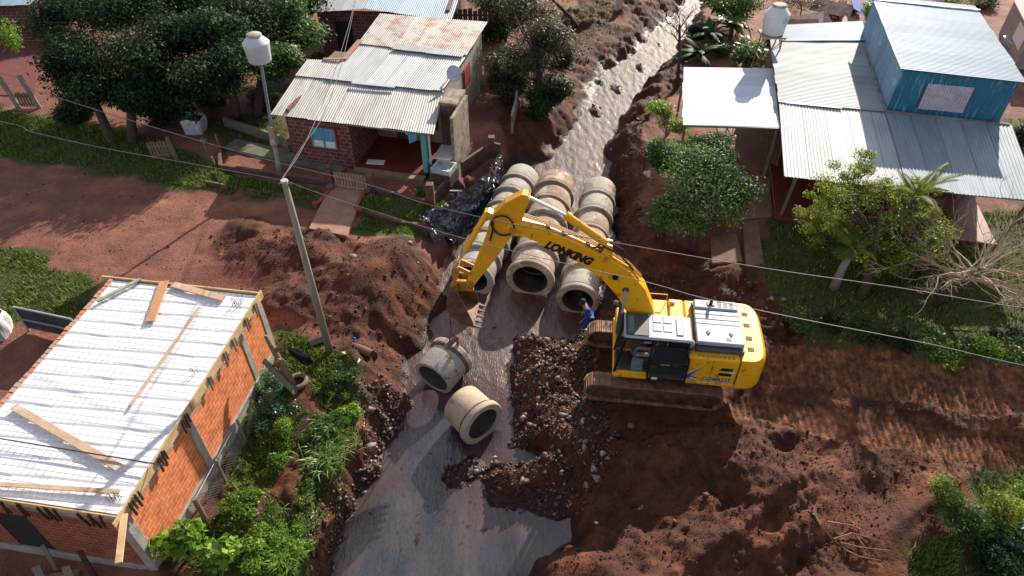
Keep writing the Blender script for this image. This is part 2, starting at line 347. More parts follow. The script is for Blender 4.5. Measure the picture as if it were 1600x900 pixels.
def groundmat():
    m, t, b, N = nodes('earth'); L = t.links.new
    geo = N('NewGeometry'); A = lambda n: N('Attribute', attribute_name=n).outputs['Fac']
    def nz(s, d=8, rg=.6):
        n = N('TexNoise'); n.inputs['Scale'].default_value = s; n.inputs['Detail'].default_value = d; n.inputs['Roughness'].default_value = rg; L(geo.outputs['Position'], n.inputs[0]); return n.outputs[0]
    def mix(f, a, bb):
        x = N('Mix', data_type='RGBA'); L(f, x.inputs[0]); L(a, x.inputs[6]); L(bb, x.inputs[7]); return x.outputs[2]
    n1 = nz(.55, 10, .7); n2 = nz(3.2, 8, .7); n3 = nz(14, 5)
    dr = ramp(t, [(.36, (.016, .005, .003)), (.48, (.05, .0145, .007)), (.58, (.125, .037, .014)), (.69, (.36, .13, .038))]); L(n1, dr.inputs[0])
    dr2 = ramp(t, [(.35, (.022, .0065, .0038)), (.68, (.15, .047, .019))]); L(n2, dr2.inputs[0])
    hf = N('Value'); hf.outputs[0].default_value = .5; dirt = mix(hf.outputs[0], dr.outputs[0], dr2.outputs[0])
    rr = ramp(t, [(.36, (.14, .05, .034)), (.5, (.24, .086, .057)), (.64, (.44, .185, .085))]); L(n1, rr.inputs[0])
    rr2 = ramp(t, [(.35, (.11, .045, .036)), (.62, (.24, .11, .085))]); L(n3, rr2.inputs[0]); road = mix(hf.outputs[0], rr.outputs[0], rr2.outputs[0])
    gr = ramp(t, [(.35, (.09, .05, .022)), (.5, (.045, .06, .012)), (.65, (.055, .095, .014))]); L(n2, gr.inputs[0])
    tr = ramp(t, [(.36, (.06, .021, .009)), (.5, (.15, .057, .023)), (.66, (.32, .135, .055))]); L(n2, tr.inputs[0])
    c = mix(A('dirt'), road, dirt); c = mix(A('track'), c, tr.outputs[0]); c = mix(A('grass'), c, gr.outputs[0])
    wc = N('RGB'); wc.outputs[0].default_value = (.03, .012, .009, 1); c = mix(A('wet'), c, wc.outputs[0])
    L(c, b.inputs['Base Color'])
    ro = N('MapRange'); ro.inputs[3].default_value = .82; ro.inputs[4].default_value = .3; L(A('wet'), ro.inputs[0]); L(ro.outputs[0], b.inputs['Roughness'])
    b.inputs['Specular IOR Level'].default_value = .35
    ad = N('Math', operation='ADD'); L(n3, ad.inputs[0]); L(n2, ad.inputs[1])
    bp = N('Bump'); bp.inputs['Strength'].default_value = .7; bp.inputs['Distance'].default_value = .07; L(ad.outputs[0], bp.inputs['Height']); L(bp.outputs[0], b.inputs['Normal'])
    return m
M_GROUND = groundmat()
ground = mesh_np('ground', np.stack([X, Y, TZ], 1), F, M_GROUND, attrs={'dirt': dm, 'grass': gm, 'track': tm, 'wet': wet}, smooth=True)
tag(ground, kind='structure', label='red earth ground with dirt street, grass and creek banks')

# water
def watermat():
    m, t, b, N = nodes('muddy_water'); L = t.links.new
    geo = N('NewGeometry'); A = lambda n: N('Attribute', attribute_name=n).outputs['Fac']
    mp = N('Mapping'); mp.inputs['Rotation'].default_value = (0, 0, R(-14)); mp.inputs['Scale'].default_value = (2.0, .6, 1); L(geo.outputs['Position'], mp.inputs[0])
    n1 = N('TexNoise'); n1.inputs['Scale'].default_value = .5; n1.inputs['Detail'].default_value = 3; n1.inputs['Distortion'].default_value = .3; L(mp.outputs[0], n1.inputs[0])
    r = ramp(t, [(.35, (.018, .026, .04)), (.52, (.034, .042, .052)), (.68, (.06, .064, .066))]); L(n1.outputs[0], r.inputs[0])
    r2 = ramp(t, [(.35, (.055, .023, .018)), (.65, (.12, .062, .05))]); L(n1.outputs[0], r2.inputs[0])
    mx = N('Mix', data_type='RGBA'); L(A('shallow'), mx.inputs[0]); L(r.outputs[0], mx.inputs[6]); L(r2.outputs[0], mx.inputs[7])
    n2 = N('TexNoise'); n2.inputs['Scale'].default_value = 4.6; n2.inputs['Detail'].default_value = 9; n2.inputs['Roughness'].default_value = .7; n2.inputs['Distortion'].default_value = .8; L(mp.outputs[0], n2.inputs[0])
    fr = ramp(t, [(.52, (0, 0, 0)), (.7, (1, 1, 1))]); L(n2.outputs[0], fr.inputs[0]); mu = N('Math', operation='MULTIPLY'); L(fr.outputs[0], mu.inputs[0]); L(A('foam'), mu.inputs[1])
    m2 = N('Mix', data_type='RGBA'); L(mu.outputs[0], m2.inputs[0]); L(mx.outputs[2], m2.inputs[6]); m2.inputs[7].default_value = (.3, .225, .2, 1)
    L(m2.outputs[2], b.inputs['Base Color']); b.inputs['IOR'].default_value = 1.5; b.inputs['Specular IOR Level'].default_value = .5
    rg = N('MapRange'); rg.inputs[3].default_value = .04; rg.inputs[4].default_value = .6; L(A('rapid'), rg.inputs[0]); L(rg.outputs[0], b.inputs['Roughness'])
    n4 = N('TexNoise'); n4.inputs['Scale'].default_value = 9; n4.inputs['Detail'].default_value = 4; L(mp.outputs[0], n4.inputs[0])
    st = N('MapRange'); st.inputs[3].default_value = .4; st.inputs[4].default_value = .4; L(A('rapid'), st.inputs[0])
    bp = N('Bump'); bp.inputs['Distance'].default_value = .06; L(st.outputs[0], bp.inputs['Strength']); L(n4.outputs[0], bp.inputs['Height']); L(bp.outputs[0], b.inputs['Normal'])
    n5 = N('TexNoise'); n5.inputs['Scale'].default_value = 3.2; n5.inputs['Detail'].default_value = 3; n5.inputs['Distortion'].default_value = .6; L(mp.outputs[0], n5.inputs[0])
    b2 = N('Bump'); b2.inputs['Distance'].default_value = .05; b2.inputs['Strength'].default_value = .55; L(n5.outputs[0], b2.inputs['Height']); L(b2.outputs[0], b.inputs['Coat Normal']); cwt = N('MapRange'); cwt.inputs[3].default_value = 1.; cwt.inputs[4].default_value = .35; L(A('rapid'), cwt.inputs[0]); L(cwt.outputs[0], b.inputs['Coat Weight']); b.inputs['Coat Roughness'].default_value = .03; b.inputs['Coat IOR'].default_value = 1.55
    return m
wx = axis([(-6.5, 16, .08)]); wy = axis([(4, 30, .08), (30, 62, .14)])
ax, ay = np.meshgrid(wx, wy); ax = ax.ravel(); ay = ay.ravel()
wd = sdist(CREEK, ax, ay); dep = zw(ay)-G(ax, ay)
rap = np.clip(sstep(14.5, 19.5, ay)*.75+sstep(23, 27, ay)*.6, 0, 1)
hz = zw(ay)+rap*(fbm(ax*1.5+ay*.3, ay*.7, .26, 4, 60)*.035)+fbm(ax, ay, .8, 3, 66)*.012
wi = np.arange(len(wx)*len(wy)).reshape(len(wy), len(wx))
WF = np.stack([wi[:-1, :-1].ravel(), wi[:-1, 1:].ravel(), wi[1:, 1:].ravel(), wi[1:, :-1].ravel()], 1)
keep = (wd[WF].min(1) < 1.6); WF = WF[keep]; used = np.unique(WF); re = np.zeros(len(ax), int); re[used] = np.arange(len(used)); WF = re[WF]
sh = (1-sstep(.1, .55, dep+fbm(ax, ay, .7, 4, 70)*.15))*.6; sh = np.clip(sh+sstep(15, 18, ay)*.8, 0, 1)
foam = np.clip((sstep(25, 29, ay)*.9+.25*sstep(17, 20, ay))*(.35+1.3*sstep(-.3, .35, vnoise(ax, ay*.5, 1.3, 88))), 0, 1)
tag(mesh_np('creek_water', np.stack([ax, ay, hz], 1)[used], WF, watermat(), attrs={'shallow': sh[used], 'foam': foam[used], 'rapid': rap[used]}, smooth=True), 'shallow muddy creek water running in from the rapids', None, None, 'structure')

# ---------------- stones and clods (instances would not be allowed, so baked) ----------------
def rockset(n_var=14):
    import bmesh; out = []
    for i in range(n_var):
        rr = np.random.default_rng(100+i); bm = bmesh.new(); ax3 = rr.uniform(.42, 1.0, 3)
        for k in range(9):
            d = rr.normal(size=3); d /= np.linalg.norm(d); d *= rr.uniform(.8, 1.05); bm.verts.new(d*ax3)
        r_ = bmesh.ops.convex_hull(bm, input=bm.verts); bmesh.ops.delete(bm, geom=list({v for v in r_['geom_unused']+r_['geom_interior'] if isinstance(v, bmesh.types.BMVert)}), context='VERTS')
        bmesh.ops.triangulate(bm, faces=bm.faces); bm.verts.index_update()
        out.append((np.array([tuple(v.co) for v in bm.verts]), np.array([[v.index for v in f.verts] for f in bm.faces]))); bm.free()
    return out
ROCKS = rockset()
def scatter_rocks(name, xs, ys, sizes, m, label, cat='', sink=.25, kind='stuff', seed=3):
    rr = np.random.default_rng(seed); zs = G(xs, ys); VV = []; FF = []; RA = []; off = 0
    for i in range(len(xs)):
        v, f = ROCKS[rr.integers(len(ROCKS))]
        q = Quaternion(Vector(rr.normal(size=3)).normalized(), rr.uniform(0, 6.28)).to_matrix()
        w_ = (v @ np.array(q).T)*sizes[i]; VV.append(w_+np.array((xs[i], ys[i], zs[i]+sizes[i]*sink))); FF.append(f+off); off += len(v); RA.append(np.full(len(f), rr.random()))
    o = mesh_np(name, np.concatenate(VV), np.concatenate(FF), m, fattrs={'rnd': np.concatenate(RA)}); tag(o, label, None, None, kind); return o
def rndmat(name, stops, rough=.8, bump=.4, spec=.4):
    m, t, b, N = nodes(name); L = t.links.new
    at = N('Attribute', attribute_name='rnd'); geo = N('NewGeometry'); nz = N('TexNoise'); nz.inputs['Scale'].default_value = 9; nz.inputs['Detail'].default_value = 6; L(geo.outputs['Position'], nz.inputs[0])
    ma = N('Math', operation='MULTIPLY_ADD'); L(nz.outputs[0], ma.inputs[0]); ma.inputs[1].default_value = .7; sb = N('Math', operation='SUBTRACT'); L(at.outputs['Fac'], sb.inputs[0]); sb.inputs[1].default_value = .35; L(sb.outputs[0], ma.inputs[2])
    r = ramp(t, stops); L(ma.outputs[0], r.inputs[0]); L(r.outputs[0], b.inputs['Base Color']); b.inputs['Roughness'].default_value = rough; b.inputs['Specular IOR Level'].default_value = spec
    bp = N('Bump'); bp.inputs['Strength'].default_value = bump; bp.inputs['Distance'].default_value = .03; L(nz.outputs[0], bp.inputs['Height']); L(bp.outputs[0], b.inputs['Normal'])
    return m
M_ROCK = rndmat('basalt_rubble', [(0, (.022, .011, .008)), (.5, (.07, .035, .026)), (.8, (.15, .085, .068)), (.95, (.28, .2, .175)), (1, (.38, .3, .27))], .6)
M_CLOD = rndmat('dirt_clod', [(0, (.016, .006, .004)), (.5, (.05, .018, .011)), (1, (.16, .068, .036))], .85)
def sample_poly(polys, n, seed, dens=None):
    rr = np.random.default_rng(seed); xs = []; ys = []
    for (pp, k) in polys:
        x0 = min(p[0] for p in pp); x1 = max(p[0] for p in pp); y0 = min(p[1] for p in pp); y1 = max(p[1] for p in pp)
        got = 0
        while got < k:
            a = rr.uniform(x0, x1, k*2); b = rr.uniform(y0, y1, k*2); s = sdist(pp, a, b) < 0
            a, b = a[s][:k-got], b[s][:k-got]; xs.append(a); ys.append(b); got += len(a)
    return np.concatenate(xs), np.concatenate(ys)
RUB = [(poly(((800, 525), (930, 515), (925, 600), (930, 650), (960, 720), (900, 800), (770, 790), (760, 740), (800, 690), (795, 600)), -1.5), 5600),
       (poly(((655, 725), (715, 700), (725, 735), (690, 765)), -2), 260),
       (poly(((690, 700), (770, 690), (770, 745), (700, 765)), -2), 200),
       (poly(((590, 640), (640, 620), (645, 650), (620, 690), (605, 710), (590, 760), (545, 800), (525, 850), (490, 900), (480, 880), (520, 800), (570, 740), (575, 690)), -1.7), 2600),
       (poly(((920, 460), (1050, 440), (1060, 470), (1000, 480), (950, 500)), -1), 420), (poly(((1150, 440), (1270, 490), (1260, 510), (1140, 470)), -.3), 200),
       (poly(((520, 450), (640, 400), (690, 470), (650, 560), (600, 620), (560, 560)), -.5), 160),
       (poly(((780, 250), (880, 180), (960, 60), (930, 60), (860, 130), (780, 220)), -1.2), 500), (poly(((900, 180), (1000, 90), (1010, 110), (930, 180)), -1.3), 260),
       (poly(((960, 250), (1000, 200), (1010, 280), (985, 400), (965, 400)), -1), 420)]
xs, ys = sample_poly(RUB, 0, 21); xs = xs+RN.normal(0, .22, len(xs)); ys = ys+RN.normal(0, .22, len(ys))
k_ = (G(xs, ys) > zw(ys)-.12); xs, ys = xs[k_], ys[k_]
sz = np.exp(RN.normal(-3.2, .65, len(xs))).clip(.015, .24)
scatter_rocks('rubble', xs, ys, sz, M_ROCK, 'broken basalt rubble heaped along both creek banks')
xs, ys = sample_poly([(poly(((340, 380), (470, 355), (680, 390), (700, 440), (600, 640), (540, 560), (400, 500)), 0), 4200), (poly(((930, 640), (1600, 690), (1600, 780), (1400, 780), (1350, 900), (830, 900), (900, 800)), -.5), 9000),
                      (poly(((1190, 500), (1600, 590), (1600, 700), (1190, 620)), -.5), 1800), (poly(((330, 370), (420, 350), (520, 380), (520, 420), (360, 430)), .2), 1500), (poly(((0, 250), (340, 300), (360, 430), (180, 430), (0, 370)), 0), 500),
                      (poly(((800, 250), (880, 60), (960, 0), (1060, 10), (900, 130), (850, 230)), -1), 1500), (poly(((980, 400), (1180, 440), (1180, 480), (960, 470)), -.5), 700), (poly(((970, 380), (1000, 200), (1030, 330), (1040, 400)), -.8), 600)], 0, 22)
k_ = G(xs, ys) > zw(ys)+.1; xs, ys = xs[k_], ys[k_]
k_ = ~((trackmask(xs, ys) > .5) & (RN.random(len(xs)) < .75)); xs, ys = xs[k_], ys[k_]
sz = np.exp(RN.normal(-3.95, .62, len(xs))).clip(.01, .15)
scatter_rocks('dirt_clods', xs, ys, sz, M_CLOD, 'red earth clods and pebbles lying over the dug ground', seed=4)
# larger single rocks
M_STONE = mat('grey_stone', (.3, .23, .2), (.1, .06, .05), 4, .75, bump=.5)
ROCKSP = [(552, 205*0+405, .24, 'flat brown rock on top of the dirt mound beside the pole'), (808, 510, .22, 'dark wet rock in shallow water below the middle culvert mouth'),
 (985, 668, .26, 'pale grey rock lying below the near excavator track'), (950, 716, .22, 'brown rock at upper edge of the lower rubble slope'), (932, 748, .27, 'grey block of rock at the right foot of rubble slope'),
 (575, 700, .32, 'big reddish boulder at creek edge left of the loose pipes'), (560, 735, .3, 'flat boulder at waterline under the left bank'), (578, 640, .34, 'orange boulder sticking out of the left bank'),
 (1225, 470, .22, 'flat pale stone in the row behind the counterweight'), (1205, 468, .2, 'pale stone leading the row behind the excavator'), (1250, 485, .18, 'rounded tan stone near the end of the roadside row'),
 (1000, 795, .15, 'small tan round stone on the dug earth'), (640, 500*0+382, .25, 'flat brown rock below the tarp corner'), (845, 600, .2, 'light rock half buried in rubble left of the track'), (880, 650, .22, 'broken slab of rock in middle of rubble slope'),
 (830, 665, .18, 'angular rock near puddle on the rubble'), (907, 690, .16, 'grey shard standing on rubble beside dark dirt'), (995, 455, .2, 'pinkish rock on bank above the boom foot')]
for i, (a, b, s, lb) in enumerate(ROCKSP):
    p = Pg(a, b); v, f = ROCKS[i % 10]
    q = np.array(Matrix.Rotation(random.uniform(0, 6), 3, 'Z'))
    o = mesh_np('rock', (v @ q.T)*s*np.array((1.15, .9, .75)), f, M_STONE); o.location = (p.x, p.y, p.z+s*.25)
    tag(o, lb, 'rock', 'single rocks on the banks')

# ---------------- grass blades ----------------
M_GRASS = leafmat('grass_blade', [(0, (.03, .07, .008)), (.5, (.08, .16, .014)), (.85, (.16, .24, .03)), (1, (.26, .25, .07))], .3, .6)
gp_ = [(q, n) for q, n in zip(GRASS, (15000, 2500, 4500, 6000, 11000, 16000, 700, 2000, 500, 900, 500, 500, 2500))]
xs, ys = sample_poly(gp_, 0, 31)
kk = (grassmask(xs, ys) > RN.uniform(.2, .9, len(xs))) & (G(xs, ys) > zw(ys)+.6); xs, ys = xs[kk], ys[kk]; zs = G(xs, ys)
nb = len(xs); hh = RN.uniform(.05, .17, nb)*(1+fbm(xs, ys, 1., 3, 80)*1.2).clip(.4, 2); th = RN.uniform(0, 6.28, nb); ww = RN.uniform(.02, .045, nb)
V = np.zeros((nb*3, 3)); cx, sx = np.cos(th), np.sin(th)
V[0::3] = np.stack([xs-cx*ww, ys-sx*ww, zs-.02], 1); V[1::3] = np.stack([xs+cx*ww, ys+sx*ww, zs-.02], 1)
V[2::3] = np.stack([xs-sx*hh*.6, ys+cx*hh*.6, zs+hh], 1)
tag(mesh_np('grass', V, np.arange(nb*3).reshape(-1, 3), M_GRASS, fattrs={'rnd': RN.random(nb)}), 'short green grass over yards, street verges and bank tops', None, None, 'stuff')
# ---------------- building materials ----------------
def tin(name, c, rust=.62, streak=1., rough=.62, metal=.12, seam=1.05, seamdark=.55, rustc=(.32, .11, .05), dirtc=None):
    m, t, b, N = nodes(name); L = t.links.new
    b.inputs['Roughness'].default_value = rough; b.inputs['Metallic'].default_value = metal
    au = N('Attribute', attribute_name='u').outputs['Fac']; av = N('Attribute', attribute_name='v').outputs['Fac']
    cb = N('CombineXYZ'); L(au, cb.inputs[0]); L(av, cb.inputs[1]); mp = N('Mapping'); mp.inputs['Scale'].default_value = (1.6, .35, 1); L(cb.outputs[0], mp.inputs[0])
    n1 = N('TexNoise'); n1.inputs['Scale'].default_value = 1.5; n1.inputs['Detail'].default_value = 9; n1.inputs['Roughness'].default_value = .7; L(mp.outputs[0], n1.inputs[0])
    r1 = ramp(t, [(.3, tuple(x*.72 for x in (dirtc or c))), (.6, c)]); L(n1.outputs[0], r1.inputs[0])
    n2 = N('TexNoise'); n2.inputs['Scale'].default_value = 1.1; n2.inputs['Detail'].default_value = 10; n2.inputs['Roughness'].default_value = .75 ; L(cb.outputs[0], n2.inputs[0])
    r2 = ramp(t, [(rust, (0, 0, 0)), (rust+.06, (1, 1, 1))]); L(n2.outputs[0], r2.inputs[0])
    mx = N('Mix', data_type='RGBA'); L(r2.outputs[0], mx.inputs[0]); L(r1.outputs[0], mx.inputs[6]); mx.inputs[7].default_value = (*rustc, 1)
    # sheet overlaps
    dv = N('Math', operation='DIVIDE'); L(au, dv.inputs[0]); dv.inputs[1].default_value = seam; fr = N('Math', operation='FRACT'); L(dv.outputs[0], fr.inputs[0])
    r3 = ramp(t, [(.0, (seamdark,)*3), (.02, (seamdark,)*3), (.035, (1, 1, 1))]); L(fr.outputs[0], r3.inputs[0])
    fl = N('Math', operation='FLOOR'); L(dv.outputs[0], fl.inputs[0]); wn = N('TexWhiteNoise', noise_dimensions='1D'); L(fl.outputs[0], wn.inputs['W'])
    mr = N('MapRange'); mr.inputs[3].default_value = .84; mr.inputs[4].default_value = 1.03; L(wn.outputs['Value'], mr.inputs[0])
    m2 = N('Mix', data_type='RGBA', blend_type='MULTIPLY'); m2.inputs[0].default_value = 1; L(mx.outputs[2], m2.inputs[6]); L(r3.outputs[0], m2.inputs[7])
    m3 = N('Mix', data_type='RGBA', blend_type='MULTIPLY'); m3.inputs[0].default_value = 1; L(m2.outputs[2], m3.inputs[6]); L(mr.outputs[0], m3.inputs[7])
    L(m3.outputs[2], b.inputs['Base Color']); return m
def corr(name, m, parent, A, B, C, D, pitch=.12, amp=.013, mess=.012, rows=10):
    """corrugated sheet; A-B eave edge, D-C ridge edge, ridges run A->D"""
    A, B, C, D = (np.array(q, float) for q in (A, B, C, D))
    if parent is not None and parent.get('_w'): pass
    wid = (np.linalg.norm(B-A)+np.linalg.norm(C-D))/2; ln = (np.linalg.norm(D-A)+np.linalg.norm(C-B))/2
    nu = max(8, int(wid/pitch*6)); u, v = np.meshgrid(np.linspace(0, 1, nu+1), np.linspace(0, 1, rows+1))
    p = (A*(1-u[..., None])+B*u[..., None])*(1-v[..., None])+(D*(1-u[..., None])+C*u[..., None])*v[..., None]
    nr = np.cross(B-A, D-A); nr /= np.linalg.norm(nr); uu = u*wid; vv = v*ln
    sd_ = abs(hash(name+str(round(float(A[0]), 2)))) % 50
    h = amp*np.sin(uu*2*math.pi/pitch)+vnoise(uu, vv, .9, 3)*mess*2+np.where(v > .98, 0, 0)
    p = p+nr*h[..., None]
    # ragged eave: sheets end unevenly
    off = (vnoise(np.floor(uu/.95)*3.7, uu*0, 1., 5))*.12; dl = (A-D)/np.linalg.norm(A-D); p = p+dl*(off*(1-v))[..., None]
    top = p.reshape(-1, 3); bot = top-nr*.006; n = len(top)
    i = np.arange(n).reshape(rows+1, nu+1)
    F = np.stack([i[:-1, :-1].ravel(), i[:-1, 1:].ravel(), i[1:, 1:].ravel(), i[1:, :-1].ravel()], 1)
    return mesh_np(name, top, F, m, parent, attrs={'u': uu.ravel(), 'v': vv.ravel()}, smooth=True)
T_WHITE = tin('galvanised_sheet', (.53, .53, .52), .7, rustc=(.35, .2, .12), dirtc=(.43, .42, .37))
T_CLEAN = tin('clean_sheet', (.5, .52, .54), .74)
T_RUST = tin('rusty_sheet', (.5, .46, .44), .5, rustc=(.36, .2, .14))
T_BLUE = tin('blue_grey_sheet', (.25, .35, .48), .74, seamdark=.75, rustc=(.3, .25, .25))
T_GREY = tin('grey_sheet', (.34, .37, .41), .74, seamdark=.85, rustc=(.35, .3, .28))
T_PURE = tin('white_sheet', (.66, .71, .82), .8, seamdark=.93)
T_BWALL = tin('blue_painted_sheet', (.03, .16, .27), .6, rustc=(.12, .3, .42), seamdark=.8, metal=0)
B_RED = brick('red_block_wall', (.2, .06, .055), (.12, .035, .035), (.33, .27, .25), .34, .21, .016)
B_ORANGE = brick('orange_hollow_brick', (.8, .22, .06), (.66, .17, .045), (.8, .55, .42), .33, .17, .012, dirt=(.7, .62, .6))
B_DARK = brick('dark_brick', (.1, .055, .045), (.07, .04, .035), (.17, .14, .12), .3, .1, .014)
CONC = mat('raw_concrete', (.42, .39, .35), (.26, .24, .21), 3, .9, bump=.4, bs=25, c3=(.16, .14, .12), t3=.6)
PLAST = mat('weathered_render', (.38, .32, .25), (.17, .13, .1), 2.5, .9, bump=.3, c3=(.1, .08, .06), t3=.56)
WOOD = mat('old_board', (.3, .22, .15), (.16, .11, .08), 2, .8, bump=.3, stretch=(6, 6, .6))
PINE = mat('pine_board', (.66, .47, .26), (.5, .32, .16), 2.5, .7, bump=.2, c3=(.36, .24, .13), t3=.6)
PLANK = mat('used_plank', (.56, .4, .28), (.44, .29, .19), 3, .75, bump=.2, c3=(.6, .55, .5), t3=.58)
WPLANK = mat('orange_plank', (.55, .28, .13), (.42, .2, .1), 3, .75)
GREYWOOD = mat('weathered_post', (.27, .24, .19), (.17, .15, .11), 3, .85, bump=.4, stretch=(8, 8, 1))
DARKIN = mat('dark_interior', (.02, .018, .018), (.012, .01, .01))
REDFLOOR = mat('red_cement_floor', (.2, .035, .025), (.12, .022, .018), 2, .5, c3=(.2, .12, .1), t3=.66)
STEEL = mat('rusty_bar', (.1, .06, .045), (.05, .03, .025), 8, .6, .5)
WHITEP = mat('white_paint', (.8, .8, .78), (.7, .7, .68), 3, .5)
BLACKP = mat('black_plastic', (.012, .012, .014), (.008, .008, .009), 3, .35)

# ================= house under construction (lower left) =================
LB = thing('unfinished_house', 'unfinished orange brick house with white slab formwork roof and concrete columns', 'house', (-9.78, 8.8, 0), R(81.4))
LBW, LBL = 5.36, 8.25
mb = MB(); 
for x0, x1 in ((.28, 3.12), (3.4, 6.6), (6.86, LBL-.25)): mb.box((x0, .03, .42), (x1, .2, 2.5))
mb.build('side_wall', B_ORANGE, LB)
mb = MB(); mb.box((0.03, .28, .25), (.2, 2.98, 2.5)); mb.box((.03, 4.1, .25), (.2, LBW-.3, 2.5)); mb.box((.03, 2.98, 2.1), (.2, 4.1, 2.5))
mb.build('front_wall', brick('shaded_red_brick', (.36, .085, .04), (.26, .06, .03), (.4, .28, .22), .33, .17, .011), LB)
mb = MB(); mb.box((.3, LBW-.2, .2), (LBL-.2, LBW-.03, 2.5)); mb.box((LBL-.2, .25, .2), (LBL-.03, LBW-.2, 2.5)); mb.build('rear_wall', B_ORANGE, LB)
for x0, y0 in ((0, 0), (3.12, 0), (6.6, 0), (LBL-.25, 0), (0, LBW-.27), (LBL-.25, LBW-.25)):
    MB().box((x0, y0, -.1), (x0+.28, y0+.28, 2.5)).build('column', CONC, LB, bevel=.012)
MB().box((-.02, -.03, -.3), (LBL, .24, .41)).build('plinth', CONC, LB, bevel=.01)
MB().box((-.01, .25, -.3), (.24, LBW, .24)).build('plinth', CONC, LB, bevel=.01)
mb = MB(); mb.box((.01, .01, 2.5), (LBL-.01, .23, 2.78)); mb.box((.01, .23, 2.5), (.22, LBW-.01, 2.78)); mb.box((.22, LBW-.24, 2.5), (LBL-.01, LBW-.01, 2.78)); mb.box((LBL-.22, .23, 2.5), (LBL-.01, LBW-.24, 2.78)); mb.build('ring_beam', CONC, LB)
# foam blocks between joists: scalloped bands across the width
bx_ = np.linspace(.06, LBL-.06, 241); by_ = np.linspace(.05, LBW-.1, 41); U, Vv = np.meshgrid(bx_, by_)
Zb = 2.93-.036*np.exp(-((((U+.05*Vv+.01*np.sin(Vv*2)) % .56)-.28)/.045)**2)
i = np.arange(U.size).reshape(U.shape); Fb = np.stack([i[:-1, :-1].ravel(), i[:-1, 1:].ravel(), i[1:, 1:].ravel(), i[1:, :-1].ravel()], 1)
FOAM = mat('white_foam_block', (.86, .87, .9), (.76, .78, .84), 1.5, .6, c3=(.7, .72, .78), t3=.6)
mesh_np('roof', np.stack([U.ravel(), Vv.ravel(), Zb.ravel()], 1), Fb, FOAM, LB, smooth=True)
MB().box((.1, .1, 2.79), (LBL-.1, LBW-.12, 2.86)).build('slab_base', CONC, LB)
mb = MB()
x = .2
while x < LBL-.1: mb.bar((x, .1, 2.965), (x+random.uniform(-.02, .02), LBW-.15, 2.965), .007, .007); x += .2
y = .2
while y < LBW-.15: mb.bar((.1, y, 2.975), (LBL-.1, y+random.uniform(-.02, .02), 2.975), .007, .007); y += .2
mb.build('wire_mesh', mat('mesh_wire', (.66, .66, .68), (.5, .5, .52), 5, .6, .3), LB)
# formwork boards
MB().box((-.25, -.075, 2.72), (LBL*.42, -.04, 3.04)).build('edge_board', PINE, LB)
MB().box((LBL*.425, -.09, 2.74), (LBL+.1, -.05, 3.06)).build('edge_board', PINE, LB)
MB().box((-.06, -.04, 2.86), (-.025, LBW+.1, 3.03)).build('edge_board', PINE, LB)
MB().box((LBL+.0, -.1, 2.8), (LBL+.05, LBW+.35, 3.01)).build('edge_board', PINE, LB)
MB().bar((-1.05, -.62, 2.82), (.1, -.09, 2.9), .16, .05).build('loose_board', PINE, LB)
mb = MB()
for k in range(42): mb.box((.05+k*.195, LBW-.1, 2.8), (.05+k*.195+.16, LBW+.02+random.uniform(-.01, .02), 2.97+random.uniform(-.01, .02)))
mb.build('edge_bricks', mat('edge_brick', (.55, .2, .1), (.4, .3, .24), 2.5, .85, lo=.45, hi=.55), LB)
for x in (.35, .6, 1.65, 1.85, 2.9, 3.1, 4.5, 5.5, 6.1, 7.0, 7.7):
    mb = MB(); d = random.uniform(-.04, .04); mb.bar((x, -.11, 2.45), (x+d, -.12, 3.02), .05, .05); mb.bar((x+.1, -.13, 2.6), (x+.1, -.13, 2.98), .045, .04); mb.build('clamp', STEEL if x < 4 else WOOD, LB)
for y in (.5, .8, 1.7, 1.95, 2.6, 3.1, 4.4):
    mb = MB(); d = random.uniform(-.12, .12); mb.bar((-.09, y, 2.45), (-.1, y+d, 3.08), .04, .04); mb.bar((-.09, y+.12, 2.4), (-.09, y+.14-d, 2.95), .05, .04); mb.build('clamp', STEEL, LB)
mb = MB()
for (x, y) in ((.35, .35), (4.6, .35), (LBL-.5, .35), (.4, .2), (7.6, .5), (7.5, .3)):
    for k in range(4): mb.tube([(x+.1*(k % 2), y+.1*(k//2), 2.85), (x+.1*(k % 2)+random.uniform(-.05, .05), y+.1*(k//2)+random.uniform(-.04, .04), 3.2)], .007, 5)
mb.build('starter_bars', STEEL, LB)
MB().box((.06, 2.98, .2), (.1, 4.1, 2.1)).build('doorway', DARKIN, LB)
def onroof(px, py, z=3.0): return P(px, py, z)
def plank(a, b, w, m, lab, h=.035, z=3.01):
    p0, p1 = onroof(*a, z), onroof(*b, z); L_ = (p1-p0).length; o = MB().box((0, -w/2, 0), (L_, w/2, h), .006).build('plank', m)
    o.location = p0; o.rotation_euler = (0, 0, math.atan2(p1.y-p0.y, p1.x-p0.x)); tag(o, lab, 'plank', 'planks lying on the unfinished roof'); return o
plank((22, 636), (193, 735), .22, PLANK, 'long plank lying diagonally across the middle left of the white slab', .045)
plank((0, 757), (188, 769), .13, PLANK, 'narrow plank lying along the front edge of the white slab')
plank((235, 503), (257, 440), .3, WPLANK, 'short wide orange plank on the white slab near its back edge', .045)
plank((270, 445), (350, 467), .26, PLANK, 'short wide beige plank beside the orange one at back of slab', .045)
plank((203, 635), (312, 480), .1, PLANK, 'thin plank lying lengthwise on the right side of the slab')
plank((152, 472), (220, 437), .13, CONC, 'grey concrete joist pieces in a line at the back left of slab', .06)
p0, p1 = P(-20, 682, 3.12), P(262, 728, 3.12)
solo(MB().tube([p0, p1], .022, 6), 'steel_pipe', mat('dark_pipe', (.1, .08, .09), None, 4, .4, .6), 'thin dark metal pipe lying across the planks and past the slab edge', 'pipe')

